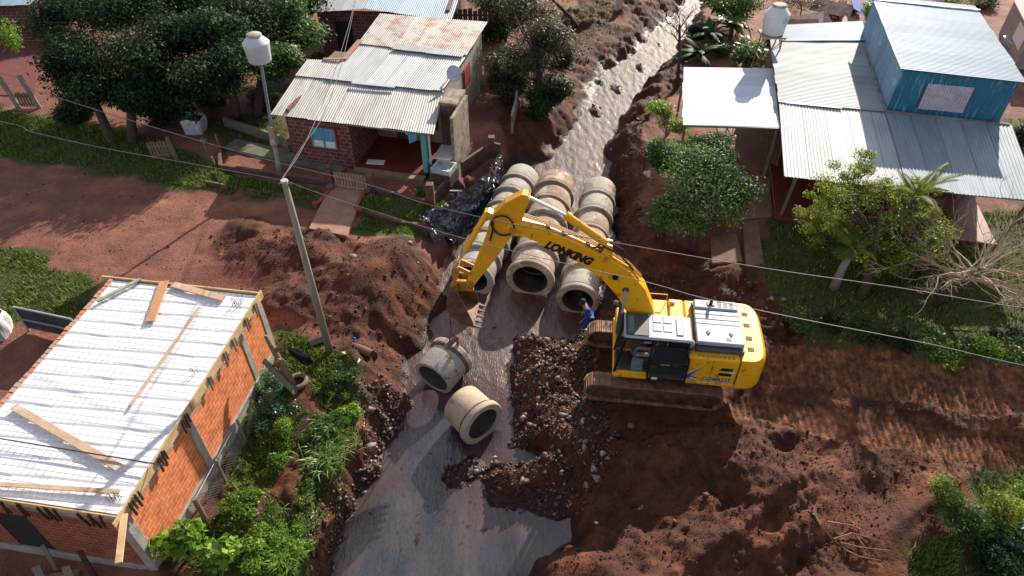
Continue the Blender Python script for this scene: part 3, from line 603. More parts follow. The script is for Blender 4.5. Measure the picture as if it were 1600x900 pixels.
# ================= centre house =================
CHs = thing('brick_house', 'low red brick house with patched corrugated tin roofs and open porch', 'house', (-11.06, 30.09, 0), R(-13.4))
B_C = B_RED
MB().box((0, .12, -.2), (3.3, .3, 2.45)).build('front_wall', B_C, CHs)
MB().box((3.15, .3, -.2), (3.32, 3.2, 2.5)).build('porch_side_wall', B_C, CHs)
MB().box((0, .3, -.2), (.18, 5.3, 2.8)).build('side_wall', B_C, CHs)
MB().box((3.32, 3.2, -.2), (7.05, 3.4, 2.85)).build('porch_back_wall', PLAST, CHs)
MB().box((.18, 3.42, -.2), (6.75, 3.5, 2.9)).build('inner_wall', PLAST, CHs)
mb = MB(); y = 3.42
while y < 10.85:
    mb.box((6.86+random.uniform(-.015, .015), y, -.3), (6.92, y+.215, 3.12+.08*(y-3.4)*.6)); y += .225
sw = mb.build('board_wall', mat('grey_siding', (.42, .38, .33), (.24, .21, .18), 1.5, .85, stretch=(1, 4, .5)), CHs)
f = MB().box((6.93, 7.1, 1.4), (6.99, 8.3, 2.5)).build('window', mat('red_shutter', (.28, .02, .03), (.2, .015, .02)), CHs)
MB().box((6.995, 7.18, 1.48), (7.01, 7.68, 2.42)).build('shutter', MC['red_shutter'], f); MB().box((6.995, 7.72, 1.48), (7.01, 8.22, 2.42)).build('shutter', MC['red_shutter'], f)
MB().box((.8, 10.7, -.2), (6.86, 10.85, 3.3)).build('rear_wall', PLAST, CHs); MB().box((.8, 5.3, -.2), (.95, 10.7, 3.1)).build('side_wall', PLAST, CHs)
MB().box((.18, 5.15, -.2), (.8, 5.3, 2.8)).build('side_wall', PLAST, CHs)
wn = MB(); wn.box((1.12, .06, .95), (1.22, .11, 2.25)); wn.box((2.5, .06, .95), (2.6, .11, 2.25)); wn.box((1.22, .06, .95), (2.5, .11, 1.05)); wn.box((1.22, .06, 2.15), (2.5, .11, 2.25)); wf = wn.build('window', MC['red_shutter'], CHs)
CUR = mat('blue_curtain', (.12, .42, .62), (.05, .25, .42), 2, .7, stretch=(9, 1, 1))
wn = MB(); 
for a, b in ((1.22, 1.27), (1.83, 1.89), (2.45, 2.5)): wn.box((a, .05, 1.05), (b, .1, 2.15))
wn.box((1.27, .05, 1.05), (2.45, .1, 1.1)); wn.build('sash', mat('turquoise_paint', (.13, .42, .42), (.1, .33, .34)), wf)
MB().box((1.27, .1, 1.1), (2.45, .118, 2.15)).build('curtain', CUR, wf); MB().box((1.3, .085, 1.1), (1.8, .098, 1.42)).build('lace', WHITEP, wf); MB().box((1.92, .085, 1.1), (2.42, .098, 1.42)).build('lace', WHITEP, wf)
MB().box((3.35, .1, -.2), (7.0, 3.2, .22)).build('porch_floor', REDFLOOR, CHs); MB().box((3.35, -.3, -.3), (7.0, .095, .18)).build('porch_step', mat('step_render', (.3, .22, .15), (.18, .13, .09), 2), CHs)
MB().box((6.82, .3, .22), (7.06, .54, 2.5), .01).build('porch_post', MC['turquoise_paint'], CHs); MB().box((7.12, .5, .0), (7.2, .58, 2.5)).build('porch_post', WHITEP, CHs)
MB().bar((3.2, .1, 2.52), (7.45, .12, 2.5), .08, .1).build('eave_beam', GREYWOOD, CHs)
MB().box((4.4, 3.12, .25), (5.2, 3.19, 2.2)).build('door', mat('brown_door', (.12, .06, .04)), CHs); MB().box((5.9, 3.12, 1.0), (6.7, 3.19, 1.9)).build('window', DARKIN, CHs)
corr('roof', T_WHITE, CHs, (-.68, .0, 2.6), (7.62, .02, 2.6), (7.0, 3.6, 3.0), (-.97, 3.55, 3.0))
corr('roof', T_WHITE, CHs, (-.97, 3.35, 3.05), (1.5, 3.4, 3.06), (1.35, 5.4, 3.2), (-1.09, 5.1, 3.16))
corr('roof', T_CLEAN, CHs, (.75, 3.3, 3.09), (7.0, 3.35, 3.09), (7.2, 7.15, 3.36), (1.02, 7.4, 3.38))
corr('roof', T_RUST, CHs, (.98, 7.1, 3.43), (7.25, 7.0, 3.42), (7.35, 11.0, 3.72), (.86, 10.8, 3.72))
MB().hexa([(2.3, 3.05, 3.1), (4.6, 3.1, 3.1), (4.6, 3.3, 3.12), (2.3, 3.25, 3.12), (2.3, 3.05, 3.13), (4.6, 3.1, 3.13), (4.6, 3.3, 3.15), (2.3, 3.25, 3.15)]).build('ridge_flashing', T_PURE, CHs)
corr('patch_sheet', T_GREY, CHs, (3.1, 6.75, 3.47), (7.1, 6.7, 3.46), (7.1, 7.25, 3.5), (3.2, 7.45, 3.5), rows=3)
mb = MB(); mb.bar((.95, 5.3, 3.3), (1.02, 7.4, 3.5), .3, .04); mb.bar((-.2, 5.2, 3.24), (.95, 5.35, 3.3), .2, .04); mb.build('flashing', mat('rust_flashing', (.45, .25, .17), (.35, .18, .12)), CHs)
MB().box((-.35, 5.4, -.2), (.9, 6.9, 2.95)).build('lean_to', mat('grey_brown_slab', (.22, .15, .1), (.13, .09, .06)), CHs)
# barbecue chimney beside the porch
CM = thing('brick_barbecue', 'tall dark brick barbecue chimney beside the porch with a white counter', 'barbecue', (-11.06, 30.09, 0), R(-13.4))
MB().box((7.35, 1.95, -.4), (8.15, 3.4, 3.1)).build('chimney', B_DARK, CM); MB().box((7.28, 1.85, 3.1), (8.2, 3.45, 3.25), .02).build('cap_slab', PLAST, CM)
MB().box((8.15, .9, -.4), (8.3, 3.4, 3.0)).build('rendered_side', PLAST, CM)
MB().box((7.3, .75, -.4), (8.15, 1.95, .85)).build('base', B_DARK, CM); MB().box((7.25, .65, .86), (8.15, 1.94, .93), .01).build('counter', WHITEP, CM)
MB().box((7.1, .3, -.3), (8.3, .65, .6)).build('side_wall', B_DARK, CM)
# satellite dish
sdp = thing('satellite_dish', 'white oval satellite dish standing on the tin roof edge by the chimney', 'satellite dish', P(700, 128, 3.1))
SDM = mat('dish_white', (.5, .6, .68), (.42, .5, .58)); prof = [(0, .0), (.15, .012), (.3, .05), (.4, .095), (.4, .11), (.3, .065), (.15, .03), (0.0, .018)]
Mx = Matrix.Translation((.32, 0, .45)) @ Matrix.Rotation(R(35), 4, 'Z') @ Matrix.Rotation(R(62), 4, 'X')
MB(Mx).lathe([(r, z-.1) for r, z in prof], 24).build('dish', SDM, sdp, smooth=True)
MB().tube([(0, 0, 0), (0, 0, .4), (.2, 0, .48)], .025, 8).build('mast', CONC, sdp); MB().tube([(.25, 0, .2), (.72, 0, .42)], .015, 6).build('arm', CONC, sdp); MB().box((.7, -.05, .38), (.82, .05, .48)).build('receiver', BLACKP, sdp)
# cloth hanging in the porch
def clothmesh(p, w_, h_, seed):
    u, v = np.meshgrid(np.linspace(0, 1, 14), np.linspace(0, 1, 12)); x = (u-.5)*w_*(1-.25*np.abs(v-.5)); y = .05*np.sin(u*11+v*3+seed)+.02*np.sin(v*9); z = -v*h_*(1+.12*np.sin(u*4+seed))
    i = np.arange(u.size).reshape(u.shape); F = np.stack([i[:-1, :-1].ravel(), i[:-1, 1:].ravel(), i[1:, 1:].ravel(), i[1:, :-1].ravel()], 1)
    return np.stack([x.ravel(), y.ravel(), z.ravel()], 1), F
hp_ = P(644, 207, 2.42); v, F = clothmesh(hp_, .42, .5, 1)
o = mesh_np('shirt', v, F, mat('light_blue_cloth', (.16, .45, .75), (.12, .35, .6)), smooth=True); o.location = hp_; tag(o, 'light blue shirt hanging under the porch eave', 'shirt')
hp_ = P(636, 205, 2.42); v, F = clothmesh(hp_, .14, .2, 3)
o = mesh_np('rag', v, F, WHITEP, smooth=True); o.location = hp_; tag(o, 'small white rag hanging beside the blue shirt', 'rag')
q = P(587, 254, .25); o = MB().box((-.45, -.2, 0), (.45, .2, .05), .01).build('white_board', WHITEP); o.location = q; o.rotation_euler = (0, 0, R(-6)); tag(o, 'white flat board lying at the front of the porch floor', 'board')
# laundry tub
q = P(695, 282, 0); tb = wthing('laundry_tub', 'white laundry tub full of water in front of the porch post', 'tub', (q.x, q.y, 0))
A_ = Matrix.Translation((q.x, q.y, 0)) @ Matrix.Rotation(R(-20), 4, 'Z')
mb = MB(A_); mb.box((-.55, -.5, 0), (.55, .5, .62)); mb.build('base', B_DARK, tb); mb = MB(A_)
mb.box((-.5, -.45, .62), (.5, -.38, .86)); mb.box((-.5, .38, .62), (.5, .45, .86)); mb.box((-.5, -.38, .62), (-.43, .38, .86)); mb.box((.43, -.38, .62), (.5, .38, .86)); mb.box((-.43, -.38, .62), (.43, .38, .68)); mb.build('basin', mat('worn_basin', (.55, .58, .6), (.35, .36, .38)), tb)
# walls around the yard
def wallrun(name, pts, h, th, m, label, z0=-.35, posts=(), pm=None, ph=.3, cat='wall'):
    c = Vector((pts[0].x, pts[0].y, 0)); o = wthing(name, label, cat, c)
    mb = MB()
    for a, b in zip(pts[:-1], pts[1:]):
        d = (b-a).xy.normalized(); n_ = Vector((-d.y, d.x))*(th/2); a2, b2 = a.xy, b.xy; za, zb = a.z, b.z
        q = [a2-n_, b2-n_, b2+n_, a2+n_]; mb.hexa([(q[0].x, q[0].y, za+z0), (q[1].x, q[1].y, zb+z0), (q[2].x, q[2].y, zb+z0), (q[3].x, q[3].y, za+z0), (q[0].x, q[0].y, za+h), (q[1].x, q[1].y, zb+h), (q[2].x, q[2].y, zb+h), (q[3].x, q[3].y, za+h)])
    mb.build('wall', m, o)
    for p in posts: MB().box((p.x-.17, p.y-.17, -.3), (p.x+.17, p.y+.17, h+ph), .015).build('pillar', pm or m, o)
    return o
B_LOW = brick('low_brick_wall', (.17, .07, .055), (.1, .045, .04), (.24, .18, .15), .28, .11, .014)
g0 = P(346, 266, 0); g1_ = P(517, 291, 0); g2 = P(582, 302, 0); g3 = P(668, 322, 0)
wallrun('brick_garden_wall', [P(346, 232, 0), g0, g1_], .35, .14, B_LOW, 'low brick garden wall with end pillar left of the picket gate', posts=(g1_,), ph=.75)
wallrun('brick_garden_wall', [g2, g3, P(706, 282, 0)], .35, .14, B_LOW, 'low brick garden wall running from gate pillar to the black tarp', posts=(g2, P(674, 318, 0)), ph=.75)
wallrun('brick_kerb_wall', [P(322, 288, 0), P(500, 322, 0)], .22, .12, B_LOW, 'lowest brick edging of the grass strip left of the walkway')
wallrun('brick_kerb_wall', [P(556, 330, 0), P(628, 352, 0), P(668, 356, 0)], .22, .12, B_LOW, 'lowest brick edging of the grass strip right of the walkway')
wallrun('brick_yard_wall', [P(722, 268, 0), P(768, 236, 0), P(782, 240, 0)], .55, .14, B_LOW, 'mossy low brick wall stepping down behind the chimney', posts=(P(768, 236, 0),))
wallrun('concrete_yard_wall', [P(757, 112, 0), P(812, 128, 0), P(806, 175, 0), P(800, 200, 0)], .8, .13, PLAST, 'old rendered wall around the back yard of the tin roof house')
wallrun('concrete_yard_wall', [P(352, 196, 0), P(440, 225, 0), P(455, 240, 0)], .5, .14, mat('mossy_concrete', (.2, .2, .14), (.1, .1, .07)), 'dark mossy wall base between the trees and the brick house')
wallrun('concrete_path', [P(360, 226, 0), P(540, 266, 0)], .1, 1.0, mat('mossy_path', (.17, .17, .13), (.09, .1, .07), 2, c3=(.3, .27, .22)), 'mossy concrete path along the front of the brick house', z0=-.3, cat='path')
# gate + walkway
def picket_gate(name, a, b, h, label, m, slats=11, rails=(.25, .75)):
    o = wthing(name, label, 'gate', (a.x, a.y, a.z)); d = (b-a); L_ = d.length
    up = Vector((0, 0, 1)); M_ = Matrix.Translation(a) @ Matrix.Rotation(math.atan2(d.y, d.x), 4, 'Z')
    for r in rails: MB(M_).box((0, -.03, h*r-.04), (L_, .0, h*r+.04)).build('rail', m, o)
    for k in range(slats):
        x = L_*(k+.5)/slats; MB(M_).box((x-L_/slats*.36, .0, .05), (x+L_/slats*.36, .025, h*(1+random.uniform(-.03, .03)))).build('picket', m, o)
    return o
picket_gate('picket_gate', P(525, 296, 0), P(576, 303, 0), 1.0, 'small wooden picket gate between brick pillars above the walkway', mat('faded_pickets', (.4, .32, .27), (.22, .14, .11), 3))
mb = MB(); a, b, c, d = (Pg(*q) for q in ((519, 290), (570, 300), (543, 372), (484, 360))); up = Vector((0, 0, .13)); dn = Vector((0, 0, -.3))
mb.hexa([a+dn, b+dn, c+dn, d+dn, a+up+Vector((0,0,.05)), b+up+Vector((0,0,.05)), c+up, d+up]); solo(mb, 'walkway_slab', mat('brown_cement', (.4, .22, .15), (.26, .14, .1), 1.6, .85, bump=.2), 'sloping brown cement walkway slab leading up to the picket gate', 'walkway')
REDK = mat('red_painted_kerb', (.36, .06, .045), (.26, .05, .04), 3)
for (q0, q1, q2, lb) in (((522, 292), (497, 321), (489, 321), 'red painted kerb on the left side of the walkway'), ((571, 302), (556, 329), (566, 332), 'red painted kerb on the right side of the walkway')):
    a, b, c = P(*q0, .1), P(*q1, .1), P(*q2, .1); mb = MB(); mb.bar(a, b, .14, .34); mb.bar(b, c, .15, .342); solo(mb, 'painted_kerb', REDK, lb, 'kerb')
for (x, y, lb) in ((516, 297, 'small clay pot at the gate pillar on the left'), (575, 305, 'dark round pot at the gate pillar on the right')):
    p = P(x, y, .1); solo(MB(Matrix.Translation(p)).lathe([(.1, 0), (.16, .25), (.17, .27), (.14, .27), (.13, .22), (0, .2)], 14), 'plant_pot', mat('pot_'+str(x), (.22, .18, .22) if x < 540 else (.12, .1, .08)), lb, 'pot', smooth=True)

# ================= right hand house complex =================
RH = thing('tin_roof_house', 'house with blue sheet upper room and wide corrugated tin roofs', 'house', (17.87, 29.91, 0), R(-12.4))
BLW = mat('blue_boards', (.02, .2, .32), (.012, .12, .2), 1.8, .6, c3=(.2, .42, .56), t3=.56, s3=2.2, stretch=(5, 5, .5))
def vcorr(name, m, parent, a, b, z0a, z0b, z1a, z1b, pitch=.16, amp=.012): return corr(name, m, parent, (*a, z0a), (*b, z0b), (*b, z1b), (*a, z1a), pitch, amp, 0.004, 6)
vcorr('front_wall', BLW, RH, (.0, .0), (4.95, .0), 2.9, 2.9, 5.0, 4.9); 
T_SIDE = tin('blue_grey_siding', (.24, .4, .56), .56, rustc=(.42, .54, .66), metal=.1)
vcorr('side_wall', T_SIDE, RH, (.0, 8.4), (.0, .0), 3.0, 2.9, 5.3, 5.0)
vcorr('side_wall', T_SIDE, RH, (4.95, .0), (4.95, 8.4), 2.4, 2.4, 4.9, 5.2)
vcorr('rear_wall', T_SIDE, RH, (4.95, 8.4), (0, 8.4), 2.4, 2.4, 5.2, 5.3)
# roof ridges run left-right
corr('roof', T_BLUE, RH, (5.15, -.22, 5.0), (5.15, 8.6, 5.3), (-.12, 8.7, 5.42), (-.12, -.15, 5.1), pitch=.14, amp=.01)
MB().bar((-.1, 8.0, 5.42), (5.2, 7.9, 5.33), .12, .04).build('ridge_cap', T_PURE, RH); MB().bar((-.1, -.15, 5.06), (-.1, 8.7, 5.38), .05, .07).build('eave_trim', T_GREY, RH)
sh_ = MB()
for k in range(17): sh_.box((1.3+k*.115, -.075, 3.25+random.uniform(-.01, .01)), (1.3+k*.115+.095, -.045, 4.5))
win = sh_.build('window', mat('pale_lilac_slats', (.62, .6, .68), (.45, .42, .5), 4), RH)
MB().box((1.25, -.045, 3.25), (3.3, -.03, 4.5)).build('backing', mat('slat_backing', (.2, .13, .13)), win)
mb = MB(); mb.bar((-.15, -.25, 3.05), (5.3, -.28, 3.0), .1, .09); mb.bar((-.12, -.2, 3.1), (-.12, 7.8, 3.4), .12, .06); mb.build('flashing', mat('dark_flashing', (.14, .1, .1), (.3, .28, .3), 2), RH)
corr('roof', T_GREY, RH, (-5.1, 6.8, 3.46), (-5.0, -.5, 3.12), (.0, -.3, 3.06), (.0, 7.7, 3.42), pitch=.14, amp=.01)
corr('roof', T_BLUE, RH, (-4.45, 8.4, 3.55), (-4.5, 6.3, 3.48), (.1, 7.3, 3.5), (.2, 9.9, 3.6), pitch=.14, amp=.01)
corr('roof', T_CLEAN, RH, (-5.05, -6.4, 2.6), (-.05, -6.25, 2.6), (-.05, -.2, 3.0), (-4.98, -.4, 3.07), pitch=.15)
corr('roof', tin('shaded_sheet', (.26, .33, .4), .7, seamdark=.5), RH, (-.12, -6.27, 2.625), (4.9, -6.1, 2.625), (5.4, -.25, 2.99), (-.12, -.2, 3.02), pitch=.15)  # right half: shadow of the upper room put into a darker sheet colour
MB().bar((-4.7, -.42, 3.1), (-2.1, -.42, 3.1), .16, .02).build('ridge_patch', T_PURE, RH)
MB().box((-4.6, -.4, -.2), (5.1, -.2, 2.9)).build('porch_back_wall', mat('dark_red_wall', (.16, .02, .025), (.1, .015, .018)), RH)
MB().box((-4.8, -.2, -.2), (-4.6, 8, 3.1)).build('side_wall', mat('brown_wall', (.16, .08, .06), (.1, .05, .04)), RH); MB().box((-4.6, 7.8, -.2), (5.1, 8, 3.2)).build('rear_wall', MC['brown_wall'], RH); MB().box((4.95, -.2, -.2), (5.15, 7.8, 2.6)).build('side_wall', MC['brown_wall'], RH)
MB().box((-4.75, -5.9, -.2), (4.5, -.4, .14), .02).build('porch_floor', REDFLOOR, RH)
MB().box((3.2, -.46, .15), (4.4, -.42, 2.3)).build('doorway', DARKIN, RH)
for x in (-4.5, -.1, 4.6): MB().bar((x, -5.6, .1), (x+.02, -6.1, 2.6), .12, .12).build('porch_post', GREYWOOD, RH)
MB().bar((-5, -6.2, 2.53), (4.8, -6.0, 2.54), .06, .09).build('eave_beam', GREYWOOD, RH)
CP = thing('carport', 'open carport with a bright white ribbed sheet roof', 'carport', (17.87, 29.91, 0), R(-12.4))
corr('roof', T_PURE, CP, tuple((Matrix.Rotation(R(12.4), 4, 'Z') @ (P(1068, 105, 2.8)-Vector((17.87, 29.91, 0))))), tuple((Matrix.Rotation(R(12.4), 4, 'Z') @ (P(1067, 195, 2.75)-Vector((17.87, 29.91, 0))))), tuple((Matrix.Rotation(R(12.4), 4, 'Z') @ (P(1219, 201, 2.8)-Vector((17.87, 29.91, 0))))), tuple((Matrix.Rotation(R(12.4), 4, 'Z') @ (P(1208, 107, 2.85)-Vector((17.87, 29.91, 0))))), pitch=.2, amp=.012)
MB().bar((-9.4, -3.1, 2.72), (-5.0, -2.45, 2.75), .06, .1).build('eave_beam', GREYWOOD, CP)
for x, y in ((-9.3, -3.0), (-5.1, -2.4), (-9.5, 3.0), (-5.1, 4)): MB().box((x-.06, y-.06, -.2), (x+.06, y+.06, 2.7)).build('post', GREYWOOD, CP)
# yard slabs
for (pts, lb) in ((((1110, 372), (1150, 366), (1160, 410), (1112, 412)), 'square brown cement slab left in the yard beside the round tree'), (((1160, 350), (1183, 345), (1193, 412), (1166, 418)), 'long brown cement strip in the yard in front of the carport'), (((1120, 200), (1200, 202), (1205, 340), (1150, 345)), 'brown cement driveway under the carport')):
    q = [Pg(*t_) for t_ in pts]; mb = MB(); mb.hexa([v+Vector((0, 0, -.2)) for v in (q[3], q[2], q[1], q[0])]+[v+Vector((0, 0, .06)) for v in (q[3], q[2], q[1], q[0])]); solo(mb, 'yard_slab', mat('yard_cement', (.27, .15, .1), (.17, .09, .06), 1.6), lb, 'slab', 'cement slabs in the yard')
mb = MB(); 
for k in range(5): a = P(1197+k*4, 252+k*2, .1); mb.bar(a, a+Vector((-.1+.05*k, .5, 2.0)), .1, .04)
solo(mb, 'leaning_boards', WOOD, 'wooden boards leaning together against the house under the carport', 'boards')

# ================= buildings at the top edge =================
TB = wthing('rear_brick_house', 'red block house with dark doorway and grey tin roof behind the patched roofs', 'house', (-11.5, 44.5, 0))
Mb_ = Matrix.Translation((-12.3, 43.6, 0)) @ Matrix.Rotation(R(-4), 4, 'Z')
mb = MB(Mb_); mb.box((0, 0, -.2), (1.0, .2, 2.7)); mb.box((2.1, 0, -.2), (8.4, .2, 2.7)); mb.box((1.0, 0, 2.1), (2.1, .2, 2.7)); mb.box((8.2, .2, -.2), (8.4, 7, 2.9)); mb.box((0, .2, -.2), (.2, 7, 2.9)); mb.build('wall', B_RED, TB)
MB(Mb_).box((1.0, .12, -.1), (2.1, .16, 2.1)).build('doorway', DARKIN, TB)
def tp(x, y, z): return tuple(Mb_ @ Vector((x, y, z)))
corr('roof', T_GREY, TB, tp(-.4, -.5, 2.75), tp(3.2, -.6, 3.15), tp(3.2, 7, 3.3), tp(-.4, 7, 2.9)); corr('roof', T_BLUE, TB, tp(3.2, -.6, 3.15), tp(8.7, -1.0, 2.7), tp(8.7, 7, 2.9), tp(3.2, 7, 3.3))
SH = wthing('wooden_shed', 'dark weathered board fence panel beside the rear house', 'fence', (-3.0, 46, 0))
for k in range(11):
    a = Vector((-3.9+k*.33, 45.6+k*.03, -.3)); MB().box((a.x, a.y, -.3), (a.x+.28, a.y+.06, 2.0+random.uniform(-.12, .12))).build('board', mat('dark_board', (.1, .08, .07), (.05, .04, .035), 3), SH)
MB().box((-3.9, 45.95, 1.5), (-.3, 46.02, 1.6)).build('rail', MC['dark_board'], SH)
# top-left house
TL = wthing('corner_brick_house', 'brick house with tin roof edge and red yard half hidden by the dark trees', 'house', (-36, 52, 0))
q0, q1, q2 = P(-60, 70, 0), P(75, 68, 0), P(110, 0, 0)
mb = MB(); mb.hexa([(q0.x, q0.y, -.2), (q1.x, q1.y, -.2), (q1.x, q1.y+6, -.2), (q0.x, q0.y+6, -.2), (q0.x, q0.y, 2.7), (q1.x, q1.y, 2.7), (q1.x, q1.y+6, 2.7), (q0.x, q0.y+6, 2.7)]); mb.build('wall', B_RED, TL)
L0 = Vector((0, 0, 0)); corr('roof', T_BLUE, TL, tuple(Vector((q0.x-.5, q0.y-.6, 2.75))-L0), tuple(Vector((q1.x+.6, q1.y-.6, 2.75))-L0), tuple(Vector((q1.x+.6, q1.y+6, 3.3))-L0), tuple(Vector((q0.x-.5, q0.y+6, 3.3))-L0))
qq = [Pg(*t_) for t_ in ((-60, 150), (55, 150), (70, 75), (-60, 72))]; mb = MB(); mb.hexa([v+Vector((0, 0, -.1)) for v in qq]+[v+Vector((0, 0, .06)) for v in qq]); mb.build('terrace', mat('pink_terrace', (.2, .06, .06), (.13, .04, .04)), TL)
# top right building
TRB = wthing('corner_shed', 'small building of beige sheets with a framed opening at the right corner', 'shed', (31.5, 46, 0))
a = P(1555, 30, 1.5); mb = MB(Matrix.Translation((a.x+1.0, a.y-.5, 0)) @ Matrix.Rotation(R(-20), 4, 'Z')); mb.box((0, -4, 0), (3.5, 2, 2.4)); mb.build('wall', mat('beige_sheet', (.4, .33, .3), (.28, .22, .2)), TRB)
mb = MB(Matrix.Translation((a.x+1.0, a.y-.5, 0)) @ Matrix.Rotation(R(-20), 4, 'Z')); mb.box((-.3, -4.3, 2.42), (3.8, 2.3, 2.5), .02); mb.build('roof', mat('pinkish_roof', (.5, .42, .4), (.35, .28, .27)), TRB)
mb = MB(Matrix.Translation((a.x+1.0, a.y-.5, 0)) @ Matrix.Rotation(R(-20), 4, 'Z')); mb.box((-.06, -3.4, .9), (-.01, -1.2, 2.0)); wf2 = mb.build('window', WHITEP, TRB); mb = MB(Matrix.Translation((a.x+1.0, a.y-.5, 0)) @ Matrix.Rotation(R(-20), 4, 'Z')); mb.box((-.08, -3.3, 1.0), (-.065, -2.4, 1.9)); mb.box((-.08, -2.25, 1.0), (-.065, -1.3, 1.9)); mb.build('pane', DARKIN, wf2)
# ================= excavator =================
YEL = mat('yellow_machine_paint', (.9, .47, .008), (.8, .38, .008), 1.5, .38, c3=(.38, .17, .035), s3=3.2, t3=.57, bump=.06, bs=6)
YELD = mat('muddy_yellow_paint', (.62, .3, .02), (.3, .14, .03), 3, .6, c3=(.12, .06, .03), s3=3, t3=.56)
GREYP = mat('grey_machine_paint', (.4, .44, .5), (.33, .37, .43), 2, .45)
DGREY = mat('dark_grey_paint', (.07, .08, .09), (.05, .055, .06), 2, .5)
BLK = mat('black_frame_paint', (.012, .014, .017), (.008, .009, .01), 3, .35)
TRK = mat('muddy_track_steel', (.4, .23, .15), (.17, .09, .06), 4, .65, bump=.3, metal=.2)
CHR = mat('chromed_rod', (.8, .82, .85), (.7, .72, .75), 4, .2, .7)
BUCK = mat('worn_bucket_steel', (.2, .1, .05), (.08, .04, .025), 4, .55, metal=.3, c3=(.3, .16, .06), t3=.6)
TOOTH = mat('bare_steel_tooth', (.2, .16, .14), (.1, .07, .055), 6, .75)
def glass(name, tint, al):
    m, t, b, N = nodes(name); b.inputs['Base Color'].default_value = (*tint, 1); b.inputs['Roughness'].default_value = .05; b.inputs['Alpha'].default_value = al; return m
GLS = glass('tinted_glass', (.03, .045, .05), .55)
EX = thing('excavator', 'yellow tracked excavator on the earth bank with its boom over the culvert rows', 'excavator', (5.124, 16.766, -.8), R(173))
def flatprism(pts, y0, y1, M=None): return MB(M).prism([(x, y0, z) for x, z in pts], (0, y1-y0, 0))
for s in (1, -1):
    yc = s*1.3; tr = None
    # shoes around the loop
    L_, H_, r_ = 4.75, .92, .42; per = []
    st = L_/2-r_; n = 400
    pts = []
    for k in range(n):
        u = k/n*(4*st+2*math.pi*r_)
        if u < 2*st: x, z, a = -st+u, H_-.04, 0
        elif u < 2*st+math.pi*r_: th = (u-2*st)/r_; x, z, a = st+r_*math.sin(th), .46+(H_-.5)*math.cos(th), th
        elif u < 4*st+math.pi*r_: x, z, a = st-(u-2*st-math.pi*r_), .04, math.pi
        else: th = (u-4*st-math.pi*r_)/r_; x, z, a = -st-r_*math.sin(th), .46-(H_-.5)*math.cos(th), math.pi+th
        pts.append((x, z, a))
    mb = MB(); ns = 50
    for k in range(ns):
        x, z, a = pts[int(k*n/ns)]; M_ = Matrix.Translation((x, yc, z)) @ Matrix.Rotation(a, 4, 'Y')
        mb.M = M_; mb.box((-.098, -.3, -.03), (.098, .3, .012)); mb.box((-.085, -.295, .012), (-.06, .295, .045)); mb.box((-.01, -.295, .012), (.012, .295, .04)); mb.box((.055, -.295, .012), (.075, .295, .04))
    tr = mb.build('track', TRK, EX)
    mb = MB(); mb.prism([(-2.0, yc-.2, .18), (2.0, yc-.2, .18), (1.9, yc-.2, .62), (.6, yc-.2, .78), (-.6, yc-.2, .78), (-1.9, yc-.2, .62)], (0, .4, 0)); mb.build('track_frame', BUCK, EX, bevel=.02)
    for x in (-1.93, 1.93):
        Mw = Matrix.Translation((x, yc-.16, .46)) @ Matrix.Rotation(-math.pi/2, 4, 'X'); MB().lathe([(.12, 0), (.38, .02), (.38, .3), (.12, .32)], 20, Mw).build('sprocket' if x < 0 else 'idler', BUCK, tr)
    for k in range(7):
        Mw = Matrix.Translation((-1.5+k*.5, yc-.2, .17)) @ Matrix.Rotation(-math.pi/2, 4, 'X'); MB().lathe([(.11, 0), (.11, .4)], 12, Mw).build('roller', BUCK, tr)
MB().box((-1.0, -1.05, .35), (1.0, 1.05, .75)).build('carbody', BUCK, EX, bevel=.04)
MB().lathe([(.72, .75), (.78, .78), (.78, 1.15), (.7, 1.2)], 32).build('turntable', DGREY, EX)
# upper body
MB().box((-2.62, -1.4, 1.18), (1.5, 1.42, 1.34), .03).build('deck', YEL, EX)
mb = MB(); mb.box((-2.62, -1.4, 1.34), (-.88, 1.42, 2.5), .06); mb.box((-.88, -1.4, 1.34), (-.35, .28, 2.5), .05); mb.build('engine_housing', YEL, EX)
mb = MB(); mb.box((-.35, -1.4, 1.34), (.9, -.5, 2.42), .05); mb.box((.9, -1.38, 1.34), (1.45, -.55, 1.9), .05); mb.build('tool_box', YEL, EX)
# counterweight, curved in plan
cw = []; 
for k in range(17):
    a = math.pi/2+math.pi*k/16; c_, s_ = math.cos(a), math.sin(a); cw.append((-2.63+.92*(abs(c_)**.5)*(-1), 1.43*(abs(s_)**.45)*(1 if s_ > 0 else -1)))
vs = []; lv = [(1.16, .93), (1.3, 1.0), (2.2, 1.0), (2.42, .95), (2.52, .84)]
for z, k in lv:
    for x, y in cw: vs.append((-2.63+(x+2.63)*k, y*(.985 if k < .95 else 1), z))
fs = []; n = len(cw)
for i in range(len(lv)-1):
    for k in range(n-1): fs.append((i*n+k, i*n+k+1, (i+1)*n+k+1, (i+1)*n+k))
fs += [tuple(range(n-1, -1, -1)), tuple(range((len(lv)-1)*n, len(lv)*n))]
for i in range(len(lv)-1): fs.append((i*n+n-1, i*n, (i+1)*n, (i+1)*n+n-1))
cwo = MB().add(vs, fs).build('counterweight', YEL, EX, ang=35)
for y in (-.85, -.3, .33, .85): MB().box((-3.08, y-.09, 2.522), (-2.88, y+.09, 2.532)).build('lifting_recess', mat('recess_brown', (.25, .14, .05), (.2, .11, .04)), cwo)
MB().box((-3.3, 1.27, 1.55), (-3.1, 1.29, 1.9)).build('reflector', mat('orange_reflector', (.5, .12, .02)), cwo)
